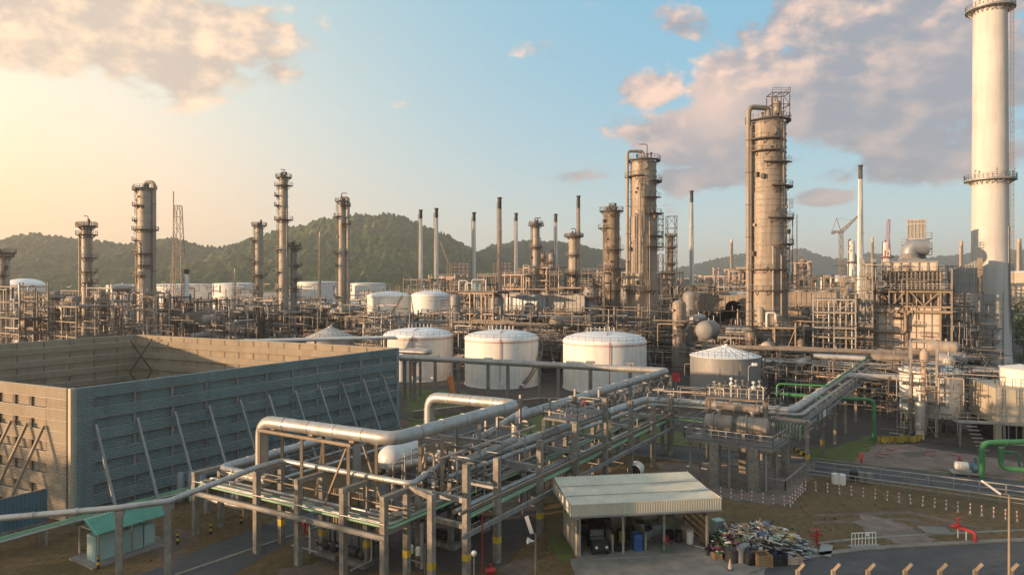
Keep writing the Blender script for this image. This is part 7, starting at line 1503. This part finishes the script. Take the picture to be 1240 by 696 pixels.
# pumps under the portal rack, wind sock, sundry
for k, (px, py, lb) in enumerate(((398, 672, 'dark pump set under the portal rack nearest the red hydrant'), (432, 682, 'dark pump set under the middle of the portal rack'), (540, 660, 'dark pump set deep beneath the valve deck'), (575, 640, 'dark pump set beneath the receding rack'))):
    t = thing('pump_set', lb, 'pump', tuple(G(px, py)), GA); m = MB(); m.box((0, 0, .2), (2.6, 1.1, .4)); m.build('plinth', MT['conc'], t); m = MB(); m.drum((-1.1, 0, .85), (.2, 0, .85), .36, 14, .3, 3, .03); m.build('motor', MT['steeld'], t); m = MB(); m.drum((.35, 0, .85), (1.0, 0, .85), .42, 12); m.path([(.7, 0, 1.2), (.7, 0, 2.2), (.7, 1, 2.6)], .1, .3, 8); m.build('pump', MT['steeld'], t)
t = thing('valve_station', 'grey rack of two white meters under the corner of the pipe bundle', 'valve station', tuple(G(502, 690)), GA); m = MB(); [m.beam((x, 0, 0), (x, 0, 2.2), .08) for x in (-1, 1)]; [m.beam((-1, 0, z), (1, 0, z), .08) for z in (.7, 1.5)]; m.build('stand', MT['steelg'], t); [MB().lathe([(.01, 1.2), (.2, 1.22), (.2, 1.75), (.1, 1.85), (.01, 1.86)], (x, 0, 0), 12).build('meter', MT['white'], t) for x in (-.35, .35)]
t = thing('siren_drum', 'white round ended drum lying open behind the shed roof', 'drum', (wx(770, 74), 74, 0)); m = MB(); m.spin([(.7, 0), (.78, .1), (.78, 1.3), (.5, 1.6), (.01, 1.65)], (-.3, -.6, 1.0), (.3, .6, 1.1), 20); m.build('shell', MT['white'], t); m = MB(); m.spin([(.01, .05), (.68, .06)], (-.3, -.6, 1.0), (.3, .6, 1.1), 20); m.build('mouth', MT['black'], t); m = MB(); m.box((0, 0, .15), (1.0, .8, .3)); m.build('stand', MT['steeld'], t)
t = thing('wind_sock', 'orange windsock streaming from a pole before the stair tank', 'windsock', (wx(545, 112), 112, 0)); m = MB(); z = zz(456, 112); m.tube((0, 0, 0), (0, 0, z+.6), .06, 8); m.build('pole', MT['railg'], t); m = MB(); m.spin([(.55, 0), (.42, 1.0), (.40, 2.0), (.3, 2.9)], (0, 0, z), (1, .1, -.14), 16); m.spin([(.28, 2.88), (.38, 2.0), (.4, 1.0), (.53, .02)], (0, 0, z), (1, .1, -.14), 16); m.build('sock', MT['orange'], t)
# low wall round the tanks, bunds
for k, (a, b, lb) in enumerate((((500, 506), (655, 489), 'low brick red bund wall before the left white tanks'), ((655, 489), (832, 497), 'low brick red bund wall before the widest white tank'))):
    A, B = G(*a), G(*b); m = MB(); m.beam(V((0, 0, .5)), B-A+V((0, 0, .5)), .3, 1.1); t = thing('bund_wall', lb, 'wall', tuple(A)); m.build('wall', MT['redpad'], t); m = MB(); m.beam(V((0, 0, 1.09)), B-A+V((0, 0, 1.09)), .4, .1); m.build('coping', MT['stackrust'], t)
# ------------------------------------------------------------------ trees
def tree_mesh(seed, h, cr, n=900):
    rn = random.Random(seed); lm = MB(); cl = [(V((rn.gauss(0, cr*.45), rn.gauss(0, cr*.45), h*.62+rn.uniform(-.28, .36)*h)), cr*rn.uniform(.28, .5)) for _ in range(14)]
    for i in range(n):
        c, r = rn.choice(cl); u = V((rn.gauss(0, 1), rn.gauss(0, 1), rn.gauss(0, .8))).normalized()*r*rn.uniform(.55, 1.05); p = c+u; s = rn.uniform(.16, .36)*h/8
        a = V((rn.uniform(-1, 1), rn.uniform(-1, 1), rn.uniform(-.6, .6))).normalized(); b = a.cross(V((rn.uniform(-1, 1), rn.uniform(-1, 1), 1))).normalized()
        lm.add([p-a*s-b*s*.5, p+a*s*.2-b*s*.6, p+a*s, p+b*s*.7], [(0, 1, 2, 3)])
    tm = MB(); tm.path([(0, 0, -.1), (.1, 0, h*.3), (-.1, .1, h*.6)], .16*h/8, 1, 8); [tm.tube((0, 0, h*.35), tuple(c*.9), .07*h/8, 6, .03) for c, r in cl[:7]]
    return lm, tm
tk = {}
def tree(label, x, y, h, cr, seed, group=None):
    key = (seed, h, cr)
    t = thing('broadleaf_tree', label, 'tree', (x, y, 0), seed*1.3, group); lm, tm = tree_mesh(seed, h, cr); lm.build('crown', MT['leaf'], t); tm.build('trunk', MT['trunk'], t)
for k, (px, d, h, cr, lb) in enumerate(((1226, 200, 11, 5, 'dark bushy tree beside the giant chimney under the cream tank'), (1240, 190, 8, 4, 'bushy tree at the right edge above the pale building'), (1232, 230, 14, 6, 'tallest dark tree behind the giant chimney foot'), (1236, 165, 4, 3, 'low green bush below the pale building at the right edge'), (1222, 150, 3.2, 2.2, 'round green shrub beside the giant chimney foot'), (1252, 210, 12, 5, 'leaning dark tree cut by the right edge'))): tree(lb, wx(px, d), d, h, cr, k+1)
rn = random.Random(31)
for k in range(13):  # out-of-view trees added to keep the low sun off the foreground
    tree('unseen broadleaf tree added left of the noise wall to shade the foreground', -92+rn.uniform(-4, 4), 14+k*4.6, rn.uniform(9.5, 13), rn.uniform(4, 5), 20+k, 'unseen shade trees added left of the noise wall')

for k in range(14):  # second unseen row, added to block sun from the ground at lower right
    tree('unseen broadleaf tree added behind the viewpoint, left side, to shade the ground', -74+rn.uniform(-4, 4), -34+k*4.8, rn.uniform(11.5, 14.5), rn.uniform(4.5, 5.5), 40+k, 'unseen shade trees added behind the viewpoint')
